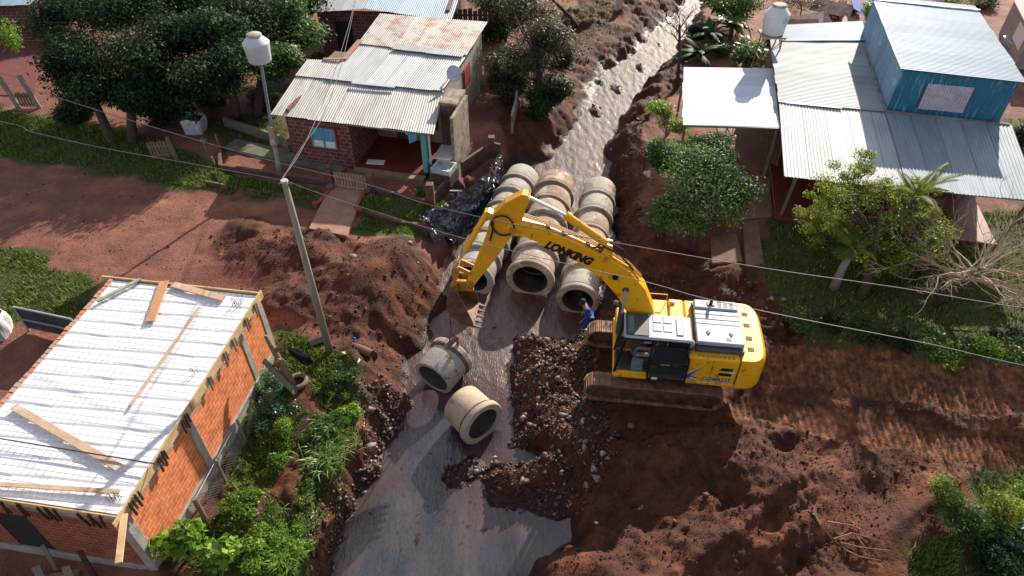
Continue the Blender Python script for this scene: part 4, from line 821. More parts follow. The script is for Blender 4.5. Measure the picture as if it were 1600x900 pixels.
# hood
hd = MB().box((-2.72, -1.12, 2.5), (-1.12, 1.16, 2.66), .03).build('hood_base', DGREY, EX)
mb = MB(); mb.box((-2.7, .1, 2.665), (-1.14, 1.0, 2.84), .04); mb.box((-2.68, -.62, 2.665), (-1.16, .08, 2.8), .03); hood = mb.build('hood', GREYP, EX)
MB().box((-2.66, -1.1, 2.665), (-1.16, -.64, 2.86), .05).build('vent_hood', GREYP, EX)
mb = MB()
for k in range(3): 
    for j in range(4): mb.box((-2.12-k*.2, -1.02+j*.08, 2.862), (-1.98-k*.2, -.98+j*.08, 2.87))
mb.build('vent_slots', BLK, EX)
for y in (-.4, -.16): MB().box((-2.69, y-.012, 2.802), (-1.15, y+.012, 2.812)).build('hood_seam', DGREY, hood)
for x in (-1.55, -2.3):
    mb = MB(); mb.box((x-.03, .45, 2.842), (x+.03, .62, 2.875)); mb.box((x-.07, .5, 2.843), (x+.07, .55, 2.868)); mb.build('latch', BLK, hood)
MB().box((-2.28, .72, 2.842), (-2.12, .86, 2.85)).build('badge', BLK, hood)
mb = MB(); mb.tube([(-1.75, -.86, 2.85), (-1.75, -.86, 3.02), (-1.83, -.92, 3.16)], .055, 10); mb.box((-1.88, -.97, 2.86), (-1.62, -.78, 2.89)); mb.build('exhaust', BLK, EX)
mb = MB(); mb.lathe([(.15, 2.5), (.17, 2.62), (.15, 2.66), (.0, 2.66)], 20, Matrix.Translation((-.93, .98, 0))); mb.build('filter_base', BLK, EX, smooth=False)
MB().lathe([(.17, 2.66), (.16, 2.76), (.1, 2.84), (0, 2.86)], 20, Matrix.Translation((-.93, .98, 0))).build('air_filter', mat('dusty_filter', (.38, .33, .3)), EX, smooth=True)
MB().box((-.84, -.15, 2.0), (-.5, .27, 2.52)).build('service_well', DGREY, EX)
mb = MB(); mb.box((-.82, -.1, 2.52), (-.36, .26, 2.53)); mb.build('well_opening', mat('dark_well', (.04, .03, .02)), EX)
MB().tube([(-1.0, .15, 2.5), (-1.0, .15, 2.68), (-1.0, .55, 2.68), (-1.0, .55, 2.5)], .018, 6).build('handrail', BLK, EX)
mb = MB(); mb.tube([(-.3, -1.3, 2.45), (-.3, -1.3, 2.75), (.8, -1.3, 2.75), (.8, -1.3, 2.45)], .02, 6); mb.build('handrail', YEL, EX)
MB().lathe([(.09, 2.5), (.09, 2.56), (.05, 2.58), (0, 2.58)], 14, Matrix.Translation((-.5, -1.15, 0))).build('filler_cap', GREYP, EX)
# side panel details
mb = MB(); mb.box((-.895, 1.42, 1.3), (-.88, 1.428, 2.4)); mb.box((-1.75, 1.42, 1.36), (-1.735, 1.428, 2.4)); mb.box((-2.63, 1.42, 1.36), (-2.61, 1.43, 2.4)); mb.build('panel_seam', DGREY, EX)
for z, xo in ((1.98, 0), (1.74, .06)): MB().prism([(-1.98, 1.421, z), (-2.42, 1.421, z), (-2.42, 1.421, z+.13), (-2.06+xo, 1.421, z+.13)], (0, .012, 0)).build('vent_slot', BLK, EX)
BLU = mat('blue_stripe', (.03, .1, .5), (.03, .1, .5)); 
mb = MB(); mb.prism([(-.9, 1.421, 1.55), (-1.3, 1.421, 1.95), (-1.55, 1.421, 2.2), (-1.28, 1.421, 1.86), (-1.1, 1.421, 1.6), (-1.45, 1.421, 1.5), (-.9, 1.421, 1.46)], (0, .008, 0)); mb.build('blue_stripe', BLU, EX)
mb = MB(); mb.prism([(-.9, 1.43, 1.62), (-1.2, 1.43, 1.9), (-1.5, 1.43, 2.14), (-1.14, 1.43, 1.88), (-.9, 1.43, 1.7)], (0, .004, 0)); mb.prism([(-1.1, 1.43, 1.53), (-1.4, 1.43, 1.48), (-1.1, 1.43, 1.48)], (0, .004, 0)); mb.build('white_stripe', WHITEP, EX)
MB().box((-2.5, 1.421, 1.85), (-2.32, 1.43, 1.98)).build('data_plate', mat('plate_blue', (.45, .6, .75)), EX)
mb = MB()
for k in range(9): mb.box((-1.2-k*.14, 1.25, 2.502), (-1.3-k*.14, 1.36, 2.508))
mb.build('grille', YELD, EX)
def text(name, body, size, M_, m, parent, ext=.004, shear=.0, off=.0, sx=1.):
    c = bpy.data.curves.new(name, 'FONT'); c.body = body; c.size = size; c.extrude = ext; c.shear = shear; c.offset = off; c.align_x = 'CENTER'; c.align_y = 'CENTER'
    o = bpy.data.objects.new(name, c); COL.objects.link(o); bpy.context.view_layer.update()
    me = bpy.data.meshes.new_from_object(o.evaluated_get(bpy.context.evaluated_depsgraph_get())); bpy.data.objects.remove(o)
    me.transform(M_ @ Matrix.Scale(sx, 4, (1, 0, 0))); me.materials.clear(); return link(name, me, m, parent)
# left side faces +Y local; text must read with camera side: x axis of text -> -X local
def sideM(x, y, z, rot=0): return Matrix.Translation((x, y, z)) @ Matrix.Rotation(-rot, 4, 'Y') @ Matrix(((-1, 0, 0, 0), (0, 0, 1, 0), (0, 1, 0, 0), (0, 0, 0, 1)))
text('model_number', 'CDM6225', .22, sideM(-1.97, 1.428, 1.52), mat('number_dark', (.05, .05, .12)), EX, shear=.2, off=.006)
text('model_number', 'CDM6225', .22, sideM(-1.985, 1.424, 1.505), WHITEP, EX, shear=.2, off=.012)
# cab
CX0, CX1, CY0, CY1, CZ0, CZ1 = -.86, 1.5, .34, 1.42, 1.34, 3.2
MB().box((CX0, CY0, CZ0), (CX1, CY1, CZ0+.14), .03).build('cab_sill', YEL, EX)
fr = MB()
for (x, y) in ((CX1-.1, CY0), (CX1-.1, CY1-.08), (CX0, CY0), (CX0, CY1-.08), (.28, CY1-.08), (.28, CY0)):
    dx = -.22 if x > 1 else 0
    fr.bar((x+.05, y+.04, CZ0+.1), (x+.05+dx, y+.04, CZ1-.06), .09, .09)
fr.box((CX0, CY0, CZ1-.14), (CX1-.22, CY0+.08, CZ1-.04)); fr.box((CX0, CY1-.08, CZ1-.14), (CX1-.22, CY1, CZ1-.04)); fr.box((CX1-.32, CY0, CZ1-.14), (CX1-.22, CY1, CZ1-.04)); fr.box((CX0, CY0, CZ1-.14), (CX0+.1, CY1, CZ1-.04))
fr.box((CX0, CY0+.01, CZ0+.1), (CX0+.06, CY1-.01, 2.1)); fr.box((CX0, CY0, CZ0+.14), (.3, CY0+.05, 2.2))
cab = fr.build('cab', BLK, EX, bevel=.012)
rf = MB().box((CX0-.04, CY0-.04, CZ1-.05), (CX1-.2, CY1+.04, CZ1+.07), .04).build('cab_roof', GREYP, cab)
MB().box((.5, CY0+.02, CZ1+.071), (CX1-.26, CY1-.02, CZ1+.1), .02).build('roof_hatch', DGREY, rf); MB().box((.98, CY0+.14, CZ1+.101), (CX1-.34, CY1-.14, CZ1+.108)).build('hatch_glass', mat('hatch_window', (.12, .2, .2), (.1, .16, .16), 3, .1), rf)
mb = MB(); 
for x, y in ((.22, .55), (.22, .95), (-.12, .55), (-.12, .95)): mb.box((x-.14, y-.17, CZ1+.07), (x+.14, y+.17, CZ1+.088), .008)
mb.box((-.62, .5, CZ1+.07), (-.4, 1.25, CZ1+.1), .02); mb.build('roof_rib', GREYP, rf)
MB().hexa([(CX1-.06, CY0+.08, CZ0+.15), (CX1-.04, CY0+.08, CZ0+.15), (CX1-.04, CY1-.08, CZ0+.15), (CX1-.06, CY1-.08, CZ0+.15), (CX1-.28, CY0+.08, CZ1-.12), (CX1-.26, CY0+.08, CZ1-.12), (CX1-.26, CY1-.08, CZ1-.12), (CX1-.28, CY1-.08, CZ1-.12)]).build('windshield', GLS, cab)
MB().box((.32, CY0+.03, CZ0+.2), (CX1-.15, CY0+.04, CZ1-.15)).build('side_glass', GLS, cab); MB().box((CX0+.02, CY0+.08, 2.12), (CX0+.035, CY1-.08, CZ1-.15)).build('rear_glass', GLS, cab)
MB().box((CX0+.1, CY1-.05, 2.1), (.24, CY1-.04, CZ1-.15)).build('side_glass', GLS, cab)
MB().box((CX0+.08, CY1-.06, CZ0+.14), (.28, CY1-.03, 2.1)).build('side_panel', mat('olive_panel', (.22, .17, .03), (.15, .11, .02)), cab)
# opened door folded back on the side
dr = MB(); D0, D1, DZ0, DZ1, DY = -.92, .34, 1.36, 2.98, CY1+.12
for a, b in (((D0, DZ0), (D1, DZ0)), ((D1, DZ0), (D1, DZ1)), ((D1, DZ1), (D0+.25, DZ1)), ((D0+.25, DZ1), (D0, 2.5)), ((D0, 2.5), (D0, DZ0)), ((D0, 2.12), (D1, 2.12))):
    dr.bar((a[0], DY, a[1]), (b[0], DY, b[1]), .05, .1, (0, 1, 0.01))
door = dr.build('door', BLK, cab, bevel=.01)
MB().box((D0+.05, DY-.006, 2.17), (D1-.05, DY+.006, DZ1-.06)).build('door_glass', GLS, door); MB().prism([(D0+.06, DY-.006, 1.42), (D1-.06, DY-.006, 1.42), (D1-.06, DY-.006, 1.8), (D1-.35, DY-.006, 2.07), (D0+.06, DY-.006, 2.07)], (0, .012, 0)).build('door_lower_glass', GLS, door)
MB().box((.0, DY+.03, 1.42), (.2, DY+.045, 1.52)).build('sticker', WHITEP, door)
MB().box((CX1-.45, CY1-.02, 2.5), (CX1-.4, CY1+.3, 2.55)).build('mirror_arm', BLK, cab); MB().box((CX1-.3, CY1+.1, 2.4), (CX1-.26, CY1+.3, 2.75), .01).build('mirror', BLK, cab)
st_ = MB(Matrix.Translation((.5, 0, 0))); st_.box((-.5, .62, 1.75), (.1, 1.14, 1.92), .05); st_.bar((-.48, .88, 1.8), (-.66, .88, 2.65), .5, .14, (1, 0, 0)); st_.bar((-.64, .88, 2.6), (-.7, .88, 2.86), .28, .1, (1, 0, 0)); st_.box((-.4, .7, 1.48), (.0, 1.06, 1.76)); st_.build('seat', mat('grey_seat', (.1, .11, .12), (.06, .065, .07)), cab)
co = MB(Matrix.Translation((.5, 0, 0))); co.box((.0, .5, 1.48), (.4, .62, 2.05), .02); co.box((.0, 1.16, 1.48), (.4, 1.28, 2.0), .02); co.box((.05, .6, 1.48), (.2, 1.18, 1.56)); co.tube([(.3, .56, 2.0), (.38, .58, 2.25)], .025, 6); co.build('controls', mat('grey_console', (.2, .22, .24), (.12, .13, .15)), cab)
MB().box((CX0+.1, CY0+.09, CZ0+.141), (CX1-.12, CY1-.09, CZ0+.16)).build('floor_mat', mat('worn_mat', (.14, .13, .12), (.08, .07, .06)), cab)
MB().box((.5, 1.1, 1.5), (.85, 1.32, 1.62), .02).build('toolbox', mat('teal_box', (.06, .3, .35), (.04, .2, .25)), cab)
# boom
YB = .25
boom_o = [(.12, 1.75), (.0, 2.1), (.34, 3.35), (.73, 4.25), (1.29, 4.95), (2.17, 5.52), (3.12, 5.98), (4.15, 6.42), (4.95, 6.62), (5.28, 6.5), (5.3, 6.22), (5.1, 6.08), (4.71, 6.06), (3.92, 5.7), (3.07, 5.24), (2.19, 4.58), (1.59, 3.88), (1.13, 3.0), (.62, 1.95), (.4, 1.7)]
def plated(pts, y0, y1): return MB().prism([(x, y0, z) for x, z in pts], (0, y1-y0, 0))
boom = plated(boom_o, -YB, YB).build('boom', YEL, EX, bevel=.018)
text('maker_lettering', 'LONKING', .42, sideM(3.32, YB+.004, 5.55, math.atan2(5.75-5.22, 3.98-2.66)), mat('black_lettering', (.006, .006, .008), None, 3, .5), EX, ext=.003, shear=.25, off=.026, sx=.84)
for x, z in ((2.3, 5.62), (2.7, 5.82), (3.5, 6.18), (4.0, 6.4)): MB().box((x-.05, -.15, z-.03), (x+.05, .15, z+.08)).build('hose_clamp', DGREY, boom)
mb = MB()
for yy in (-.1, -.03, .04): mb.tube([(.9, yy, 4.6), (1.35, yy, 5.1), (2.2, yy, 5.66), (3.15, yy, 6.1), (4.1, yy, 6.5), (4.8, yy, 6.72), (5.1, yy, 6.9)], .025, 6)
mb.build('boom_pipes', YELD, boom)
mb = MB(); mb.tube([(2.6, .12, 5.75), (2.2, .17, 5.85), (1.7, .2, 5.62), (1.35, .18, 5.2), (1.2, .1, 4.95)], .03, 8); mb.tube([(2.45, 0, 5.75), (2.1, .02, 5.95), (1.6, .04, 5.7), (1.25, 0, 5.2)], .03, 8); mb.build('hydraulic_hose', BLK, boom)
MB().tube([(1.75, YB-.02, 4.72), (1.75, YB+.06, 4.72)], .1, 12).build('work_lamp', BLK, boom)
MB().tube([(1.36, -.28, 4.2), (1.36, .28, 4.2)], .11, 14).build('boom_pin', DGREY, boom)
MB().tube([(5.12, -.3, 6.3), (5.12, .3, 6.3)], .12, 14).build('stick_pin', YELD, boom)
# boom lift cylinders from deck front to mid boom
for s in (-1, 1):
    c_ = MB().tube([(1.35, s*.3, 1.6), (1.36, s*.3, 3.2)], .09, 12).build('lift_cylinder', DGREY, EX, ang=40); MB().tube([(1.36, s*.3, 3.2), (1.36, s*.3, 4.2)], .05, 10).build('rod', CHR, c_, smooth=False)
# stick cylinder on top of boom
c_ = MB().tube([(2.05, 0, 5.78), (2.12, 0, 5.84), (3.45, 0, 6.82)], [.12, .13, .13], 14).build('stick_cylinder', YEL, EX, ang=40)
MB().tube([(3.45, 0, 6.82), (4.68, 0, 7.44)], .055, 10).build('rod', CHR, c_); MB().tube([(3.36, 0, 6.76), (3.5, 0, 6.85)], .15, 14).build('gland', YEL, c_)
mb = MB(); mb.prism([(1.9, -.16, 5.35), (2.3, -.16, 5.55), (2.12, -.16, 5.95), (1.95, -.16, 5.9)], (0, .05, 0)); mb.prism([(1.9, .11, 5.35), (2.3, .11, 5.55), (2.12, .11, 5.95), (1.95, .11, 5.9)], (0, .05, 0)); mb.build('cylinder_bracket', YEL, boom)
# stick
stick_o = [(4.6, 7.42), (4.68, 7.58), (4.85, 7.6), (5.36, 7.25), (5.8, 6.72), (6.04, 5.7), (6.52, 4.3), (6.72, 3.85), (6.66, 3.66), (6.5, 3.64), (6.31, 3.98), (5.69, 5.0), (5.16, 5.98), (4.9, 6.2), (4.86, 6.56)]
stick = plated(stick_o, -.17, .17).build('stick', mat('worn_yellow_paint', (.8, .4, .012), (.66, .32, .012), 1.8, .42, c3=(.25, .13, .03), s3=3.5, t3=.6), EX, bevel=.015)
mb = MB(); mb.tube([(5.42+.36*math.cos(t_*.5)*(1+.1*math.sin(t_)), .25+.02*math.sin(t_*.5), 6.45+.4*math.sin(t_*.5)) for t_ in range(1, 14)], .03, 8); mb.tube([(5.75, .2, 6.6), (5.75, .22, 6.2), (5.85, .2, 5.8)], .03, 8); mb.build('hydraulic_hose', BLK, stick)
c_ = MB().tube([(5.95, 0, 6.72), (6.72, 0, 5.15)], .095, 14).build('bucket_cylinder', YEL, EX, ang=40); MB().tube([(6.72, 0, 5.15), (7.0, 0, 4.55)], .05, 10).build('rod', CHR, c_)
mb = MB(); mb.prism([(5.75, -.12, 6.4), (6.02, -.12, 6.82), (5.9, -.12, 6.85), (5.6, -.12, 6.7)], (0, .24, 0)); mb.build('cylinder_bracket', YEL, stick)
lk = MB()
for s in (-1, 1): lk.bar((7.0, s*.2, 4.55), (6.5, s*.2, 4.3), .14, .06, (0, 1, .01)); lk.bar((7.0, s*.13, 4.55), (7.1, s*.13, 3.85), .15, .06, (0, 1, .01))
lk.tube([(7.0, -.3, 4.55), (7.0, .3, 4.55)], .07, 10); lk.build('bucket_link', YELD, EX)
# bucket: side profile curled, wide 1.2
bp_ = [(6.6, 3.82), (6.98, 3.92), (7.2, 3.75), (7.4, 3.35), (7.46, 2.95), (7.3, 2.52), (6.98, 2.22), (6.66, 2.06), (6.4, 2.0)]
inner = [(6.4, 2.07), (6.64, 2.13), (6.94, 2.3), (7.24, 2.58), (7.38, 2.96), (7.33, 3.32), (7.15, 3.66), (6.96, 3.84)]
_k = lambda L_: [(6.72+(x-6.72)*.9, 3.85+(z-3.85)*.9) for x, z in L_]
bp_ = _k(bp_); inner = _k(inner); BW = .6; mb = MB()
shell = bp_[1:]; 
for (a, b), (c, d) in zip(zip(shell[:-1], shell[1:]), zip(inner[::-1][:-1], inner[::-1][1:])):
    mb.hexa([(a[0], -BW, a[1]), (b[0], -BW, b[1]), (b[0], BW, b[1]), (a[0], BW, a[1]), (c[0], -BW, c[1]), (d[0], -BW, d[1]), (d[0], BW, d[1]), (c[0], BW, c[1])])
side = bp_[1:]+_k([(6.44, 2.3), (6.78, 3.3)])
for y0 in (-BW-.03, BW+.002): mb.prism([(x, y0, z) for x, z in side], (0, .028, 0))
bucket = mb.build('bucket', BUCK, EX)
mb = MB()
for y0 in (-.28, .16): mb.prism([(6.45, y0, 3.6), (6.5, y0, 3.92), (6.75, y0, 4.0), (7.15, y0, 4.0), (7.28, y0, 3.7), (6.95, y0, 3.55)], (0, .12, 0))
mb.tube([(6.6, -.34, 3.8), (6.6, .34, 3.8)], .09, 12); mb.tube([(7.1, -.34, 3.86), (7.1, .34, 3.86)], .08, 12); mb.build('bucket_ears', YELD, bucket)
for k in range(5):
    y = -BW+.06+k*(2*BW-.12)/4; MB().hexa([(6.5, y-.07, 2.17), (6.5, y+.07, 2.17), (6.5, y+.07, 2.27), (6.5, y-.07, 2.27), (6.18, y-.025, 2.11), (6.18, y+.025, 2.11), (6.18, y+.025, 2.15), (6.18, y-.025, 2.15)]).build('tooth', TOOTH, bucket)

# ================= concrete pipes =================
CPIPE = mat('pipe_concrete', (.48, .45, .41), (.32, .29, .26), 1.6, .85, bump=.35, bs=14, c3=(.26, .16, .1), s3=1.6, t3=.52)
CPBRN = mat('mud_stained_concrete', (.36, .24, .15), (.22, .14, .09), 1.8, .85, bump=.35, bs=14, c3=(.46, .4, .34), s3=1.5, t3=.52)
CPMIX = mat('blotched_concrete', (.45, .36, .29), (.27, .19, .14), 1.6, .85, bump=.35, bs=14, c3=(.5, .47, .43), s3=1.8, t3=.54)
CPWRM = mat('warm_concrete', (.5, .4, .3), (.38, .28, .2), 1.8, .85, bump=.35, bs=14, c3=(.3, .17, .11), t3=.6)
def cpipe(p, d, L_, Ro, m, label, group):
    """bell end at p, d points from the bell to the spigot"""
    o = thing('concrete_pipe', label, 'concrete pipe', p, 0, group); o.rotation_euler = Vector(d).to_track_quat('Z', 'Y').to_euler()
    Ri = Ro*.8; Rc = Ro*1.11
    prof = [(Ri, 0), (Ri*1.03, -.0), (Rc*.97, -.01), (Rc, .03), (Rc, .2), (Rc*.96, .25), (Ro, .33), (Ro*.985, L_-.02), (Ro*.96, L_+.03), (Ri, L_+.03)]
    b = MB().lathe(prof, 40, closed=True).build('barrel', m, o, ang=30)
    MB().lathe([(Ri*.995, .04), (Ri*.985, .06), (Ri*.985, L_), (Ri*.995, L_)], 40, closed=True).build('bore_shade', mat('shaded_bore', (.075, .055, .042), (.035, .026, .02), 2.5, .6), o, smooth=True)  # added inner sleeve: the darkness inside the bore is put into its colour
    MB().lathe([(Ro*1.0, .25), (Rc*.99, .22), (Rc*.985, .26), (Ro*1.03, .31), (Ro*1.0, .34)], 40, closed=True).build('joint_stain_shade', mat('dark_joint', (.16, .13, .12), (.08, .06, .055), 6, .9, bump=.5), o, smooth=True); return o  # dark ring behind the bell: rim stain and groove shadow in one colour
def row(a, b, za, zb, n, R_, mats, name, labs, grp):
    A, B = P(*a, za), P(*b, zb); d = (B-A)/n
    for k in range(n):
        cpipe(A+d*k+Vector((random.uniform(-.02, .02), 0, random.uniform(-.03, .03))), d.normalized(), d.length, R_, mats[k % len(mats)], labs(k, n), grp)
ordn = ['first', 'second', 'third', 'fourth', 'fifth', 'sixth', 'seventh', 'eighth']
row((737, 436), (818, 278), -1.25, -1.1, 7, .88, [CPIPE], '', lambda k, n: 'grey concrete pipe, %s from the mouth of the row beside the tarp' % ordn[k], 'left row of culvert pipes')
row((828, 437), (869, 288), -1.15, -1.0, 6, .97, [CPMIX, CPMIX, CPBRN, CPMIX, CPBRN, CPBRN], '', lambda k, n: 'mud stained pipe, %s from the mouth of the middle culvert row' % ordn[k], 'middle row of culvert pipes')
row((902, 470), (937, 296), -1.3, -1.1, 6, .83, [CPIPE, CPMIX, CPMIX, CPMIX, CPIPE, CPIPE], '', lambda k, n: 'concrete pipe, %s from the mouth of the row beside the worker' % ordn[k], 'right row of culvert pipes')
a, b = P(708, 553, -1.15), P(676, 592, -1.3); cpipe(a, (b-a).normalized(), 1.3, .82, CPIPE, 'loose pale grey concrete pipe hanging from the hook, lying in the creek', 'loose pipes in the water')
LP1 = a
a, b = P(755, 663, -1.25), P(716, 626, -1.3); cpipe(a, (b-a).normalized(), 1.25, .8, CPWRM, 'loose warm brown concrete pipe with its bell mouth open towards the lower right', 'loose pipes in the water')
# lifting hook + cable
q = P(706, 538, -.1); hk = wthing('lifting_clamp', 'rusty steel lifting clamp gripping the rim of the pale loose pipe', 'clamp', q)
RST = mat('orange_rust', (.3, .13, .07), (.15, .07, .04), 5, .7)
MB().bar(q+Vector((-.25, -.15, -.05)), q+Vector((.22, .15, .25)), .12, .16).build('jaw', RST, hk); MB().bar(q+Vector((.2, .14, .24)), q+Vector((.2, .2, -.25)), .1, .08).build('hook', RST, hk)
Mex = Matrix.Translation((5.124, 16.766, -.8)) @ Matrix.Rotation(R(173), 4, 'Z'); btip = Mex @ Vector((7.35, .3, 2.6))
solo(MB().tube([btip, (btip+q)/2+Vector((.02, 0, -.02)), q+Vector((-.1, -.05, .1))], .018, 5), 'chain_sling', mat('dark_chain', (.06, .045, .04)), 'thin dark chain hanging from the bucket to the lifting clamp', 'chain')

# ================= people =================
def skinmesh(name, verts, edges, rad, m, parent, sub=2, root=0):
    import bmesh
    bm = bmesh.new(); ly = bm.verts.layers.skin.verify(); vv = [bm.verts.new(v) for v in verts]
    for i, v in enumerate(vv):
        r = rad[i]; v[ly].radius = (r, r) if not isinstance(r, tuple) else r; v[ly].use_root = (i == root)
    for a, b in edges: bm.edges.new((vv[a], vv[b]))
    me = bpy.data.meshes.new(name+'_tmp'); bm.to_mesh(me); bm.free(); o = bpy.data.objects.new(name+'_tmp', me); COL.objects.link(o)
    mo = o.modifiers.new('s', 'SKIN'); mo.use_smooth_shade = True; ms = o.modifiers.new('b', 'SUBSURF'); ms.levels = sub; ms.render_levels = sub
    bpy.context.view_layer.update(); me2 = bpy.data.meshes.new_from_object(o.evaluated_get(bpy.context.evaluated_depsgraph_get())); bpy.data.objects.remove(o); me2.materials.clear(); me2.name = name
    return link(name, me2, m, parent, True)
def figure(root, J, cloth, trou, shoe, hairm, cloth_name='coverall', hair_cap=False):
    SK = mat('skin', (.32, .17, .11), (.26, .13, .08), 3, .55)
    names = ['pelvis', 'waist', 'chest', 'neck', 'head', 'crown', 'shl', 'ell', 'wrl', 'hal', 'shr', 'elr', 'wrr', 'har', 'hil', 'knl', 'anl', 'tol', 'hir', 'knr', 'anr', 'tor']
    ix = {n: i for i, n in enumerate(names)}; V = [Vector(J[n]) for n in names]
    rad = dict(pelvis=(.15, .12), waist=(.13, .105), chest=(.16, .115), neck=.055, head=(.085, .1), crown=(.07, .085), shl=.07, shr=.07, ell=.045, elr=.045, wrl=.03, wrr=.03, hal=(.04, .02), har=(.04, .02), hil=.09, hir=.09, knl=.06, knr=.06, anl=.04, anr=.04, tol=.035, tor=.035)
    E_ = [('pelvis', 'waist'), ('waist', 'chest'), ('chest', 'neck'), ('neck', 'head'), ('head', 'crown'), ('chest', 'shl'), ('shl', 'ell'), ('ell', 'wrl'), ('wrl', 'hal'), ('chest', 'shr'), ('shr', 'elr'), ('elr', 'wrr'), ('wrr', 'har'), ('pelvis', 'hil'), ('hil', 'knl'), ('knl', 'anl'), ('anl', 'tol'), ('pelvis', 'hir'), ('hir', 'knr'), ('knr', 'anr'), ('anr', 'tor')]
    ed = [(ix[a], ix[b]) for a, b in E_]; rl = [rad[n] for n in names]
    # fingers as extra chains from the hands
    for h, w_ in (('hal', 'wrl'), ('har', 'wrr')):
        d = (Vector(J[h])-Vector(J[w_])).normalized(); s_ = d.cross(Vector((0, 0, 1)));  s_ = s_.normalized() if s_.length > .1 else Vector((1, 0, 0))
        for k in range(4):
            p1 = Vector(J[h])+s_*(k-1.5)*.02+d*.03; p2 = p1+d*(.035-.004*abs(k-1.2))+Vector((0, 0, -.01)); p3 = p2+d*.02+Vector((0, 0, -.018))
            n0 = len(V); V += [p1, p2, p3]; rl += [.009, .008, .007]; ed += [(ix[h], n0), (n0, n0+1), (n0+1, n0+2)]
        p1 = Vector(J[h])+s_*.045-d*.01; p2 = p1+s_*.012+d*.035; n0 = len(V); V += [p1, p2]; rl += [.011, .009]; ed += [(ix[h], n0), (n0, n0+1)]
    skinmesh('body', V, ed, rl, SK, root, 2)
    # face details
    hd_ = Vector(J['head']); f_ = Vector(J['face']).normalized(); s_ = f_.cross(Vector((0, 0, 1))).normalized(); mb = MB()
    mb.lathe([(0, -.02), (.014, 0), (0, .035)], 8, Matrix.Translation(hd_+f_*.098)); mb.build('nose', SK, root, smooth=True)
    for s in (-1, 1):
        MB().lathe([(0, -.012), (.012, 0), (0, .012)], 8, Matrix.Translation(hd_+f_*.09+s_*s*.033+Vector((0, 0, .025)))).build('eye', BLK, root); MB().lathe([(0, -.03), (.016, 0), (0, .03)], 8, Matrix.Translation(hd_+s_*s*.09)).build('ear', SK, root)
    MB().box((-.022, -.006, -.004), (.022, .006, .004)).build('mouth', mat('lip', (.2, .07, .06)), root).matrix_local = Matrix.Translation(hd_+f_*.092+Vector((0, 0, -.05))) @ Matrix.Rotation(math.atan2(s_.y, s_.x), 4, 'Z')
    cr = Vector(J['crown']); mb = MB(Matrix.Translation((hd_+cr)/2-f_*.018+Vector((0, 0, .005)))); mb.lathe([(.1, -.055), (.112, 0), (.105, .05), (.07, .1), (.0, .118)], 16); mb.build('hair', hairm, root, smooth=True)
    def sub(nm, ns, es, grow, m):
        VV = [Vector(J[n]) for n in ns]; rr = [tuple(x+grow for x in rad[n]) if isinstance(rad[n], tuple) else rad[n]+grow for n in ns]; skinmesh(nm, VV, es, rr, m, root, 2)
    sub('jacket' if cloth_name != 'coverall' else 'coverall', ['pelvis', 'waist', 'chest', 'shl', 'ell', 'wrl', 'shr', 'elr', 'wrr'], [(0, 1), (1, 2), (2, 3), (3, 4), (4, 5), (2, 6), (6, 7), (7, 8)], .018, cloth)
    sub('trousers', ['pelvis', 'hil', 'knl', 'anl', 'hir', 'knr', 'anr'], [(0, 1), (1, 2), (2, 3), (0, 4), (4, 5), (5, 6)], .022, trou)
    for a, b in (('anl', 'tol'), ('anr', 'tor')):
        A, B = Vector(J[a]), Vector(J[b]); skinmesh('boot', [A+Vector((0, 0, .12)), A, B], [(0, 1), (1, 2)], [.06, .062, .05], shoe, root, 2)
wp = Pg(914, 514)
W = thing('person', 'worker in blue coverall with white bands stepping beside the right culvert mouth', 'person', (wp.x, wp.y, wp.z), R(100)); W.scale = (1.14,)*3
BLUEC = mat('blue_coverall', (.03, .09, .4), (.02, .05, .26), 4, .8)
# faces +Y local (turned to the pipes on the left)
JW = dict(pelvis=(0, -.12, .95), waist=(0, -.05, 1.1), chest=(0, .06, 1.34), neck=(0, .14, 1.5), head=(0, .19, 1.6), crown=(0, .2, 1.69), face=(0, 1, -.25), shl=(-.18, .08, 1.4), ell=(-.22, .04, 1.12), wrl=(-.19, .18, .9), hal=(-.18, .24, .84), shr=(.18, .08, 1.4), elr=(.23, -.06, 1.13), wrr=(.22, .04, .88), har=(.22, .08, .8),
          hil=(-.1, -.1, .9), knl=(-.13, .1, .5), anl=(-.12, .05, .09), tol=(-.13, .2, .04), hir=(.1, -.14, .9), knr=(.15, -.2, .5), anr=(.16, -.45, .12), tor=(.17, -.32, .05))
figure(W, JW, BLUEC, BLUEC, BLACKP, mat('dark_hair', (.015, .01, .008)))
for nm, p, r in (('reflective_band', (0, -.02, 1.17), .155), ): MB(Matrix.Translation(p)).lathe([(r*1.1, -.02), (r*1.13, 0), (r*1.1, .02)], 20, closed=True).build(nm, WHITEP, W).scale = (1, .82, 1)
for p in ((-.13, .1, .44), (.15, -.22, .42)): MB(Matrix.Translation(p)).lathe([(.085, -.025), (.09, .0), (.085, .025)], 14, closed=True).build('reflective_band', WHITEP, W)
OPR = thing('person', 'excavator operator in light grey clothes sitting in the open cab', 'person', (0, 0, 0), 0)
OM = Mex @ Matrix.Translation((.2, .88, 1.02)) @ Matrix.Rotation(R(-90), 4, 'Z')
OPR.matrix_world = OM
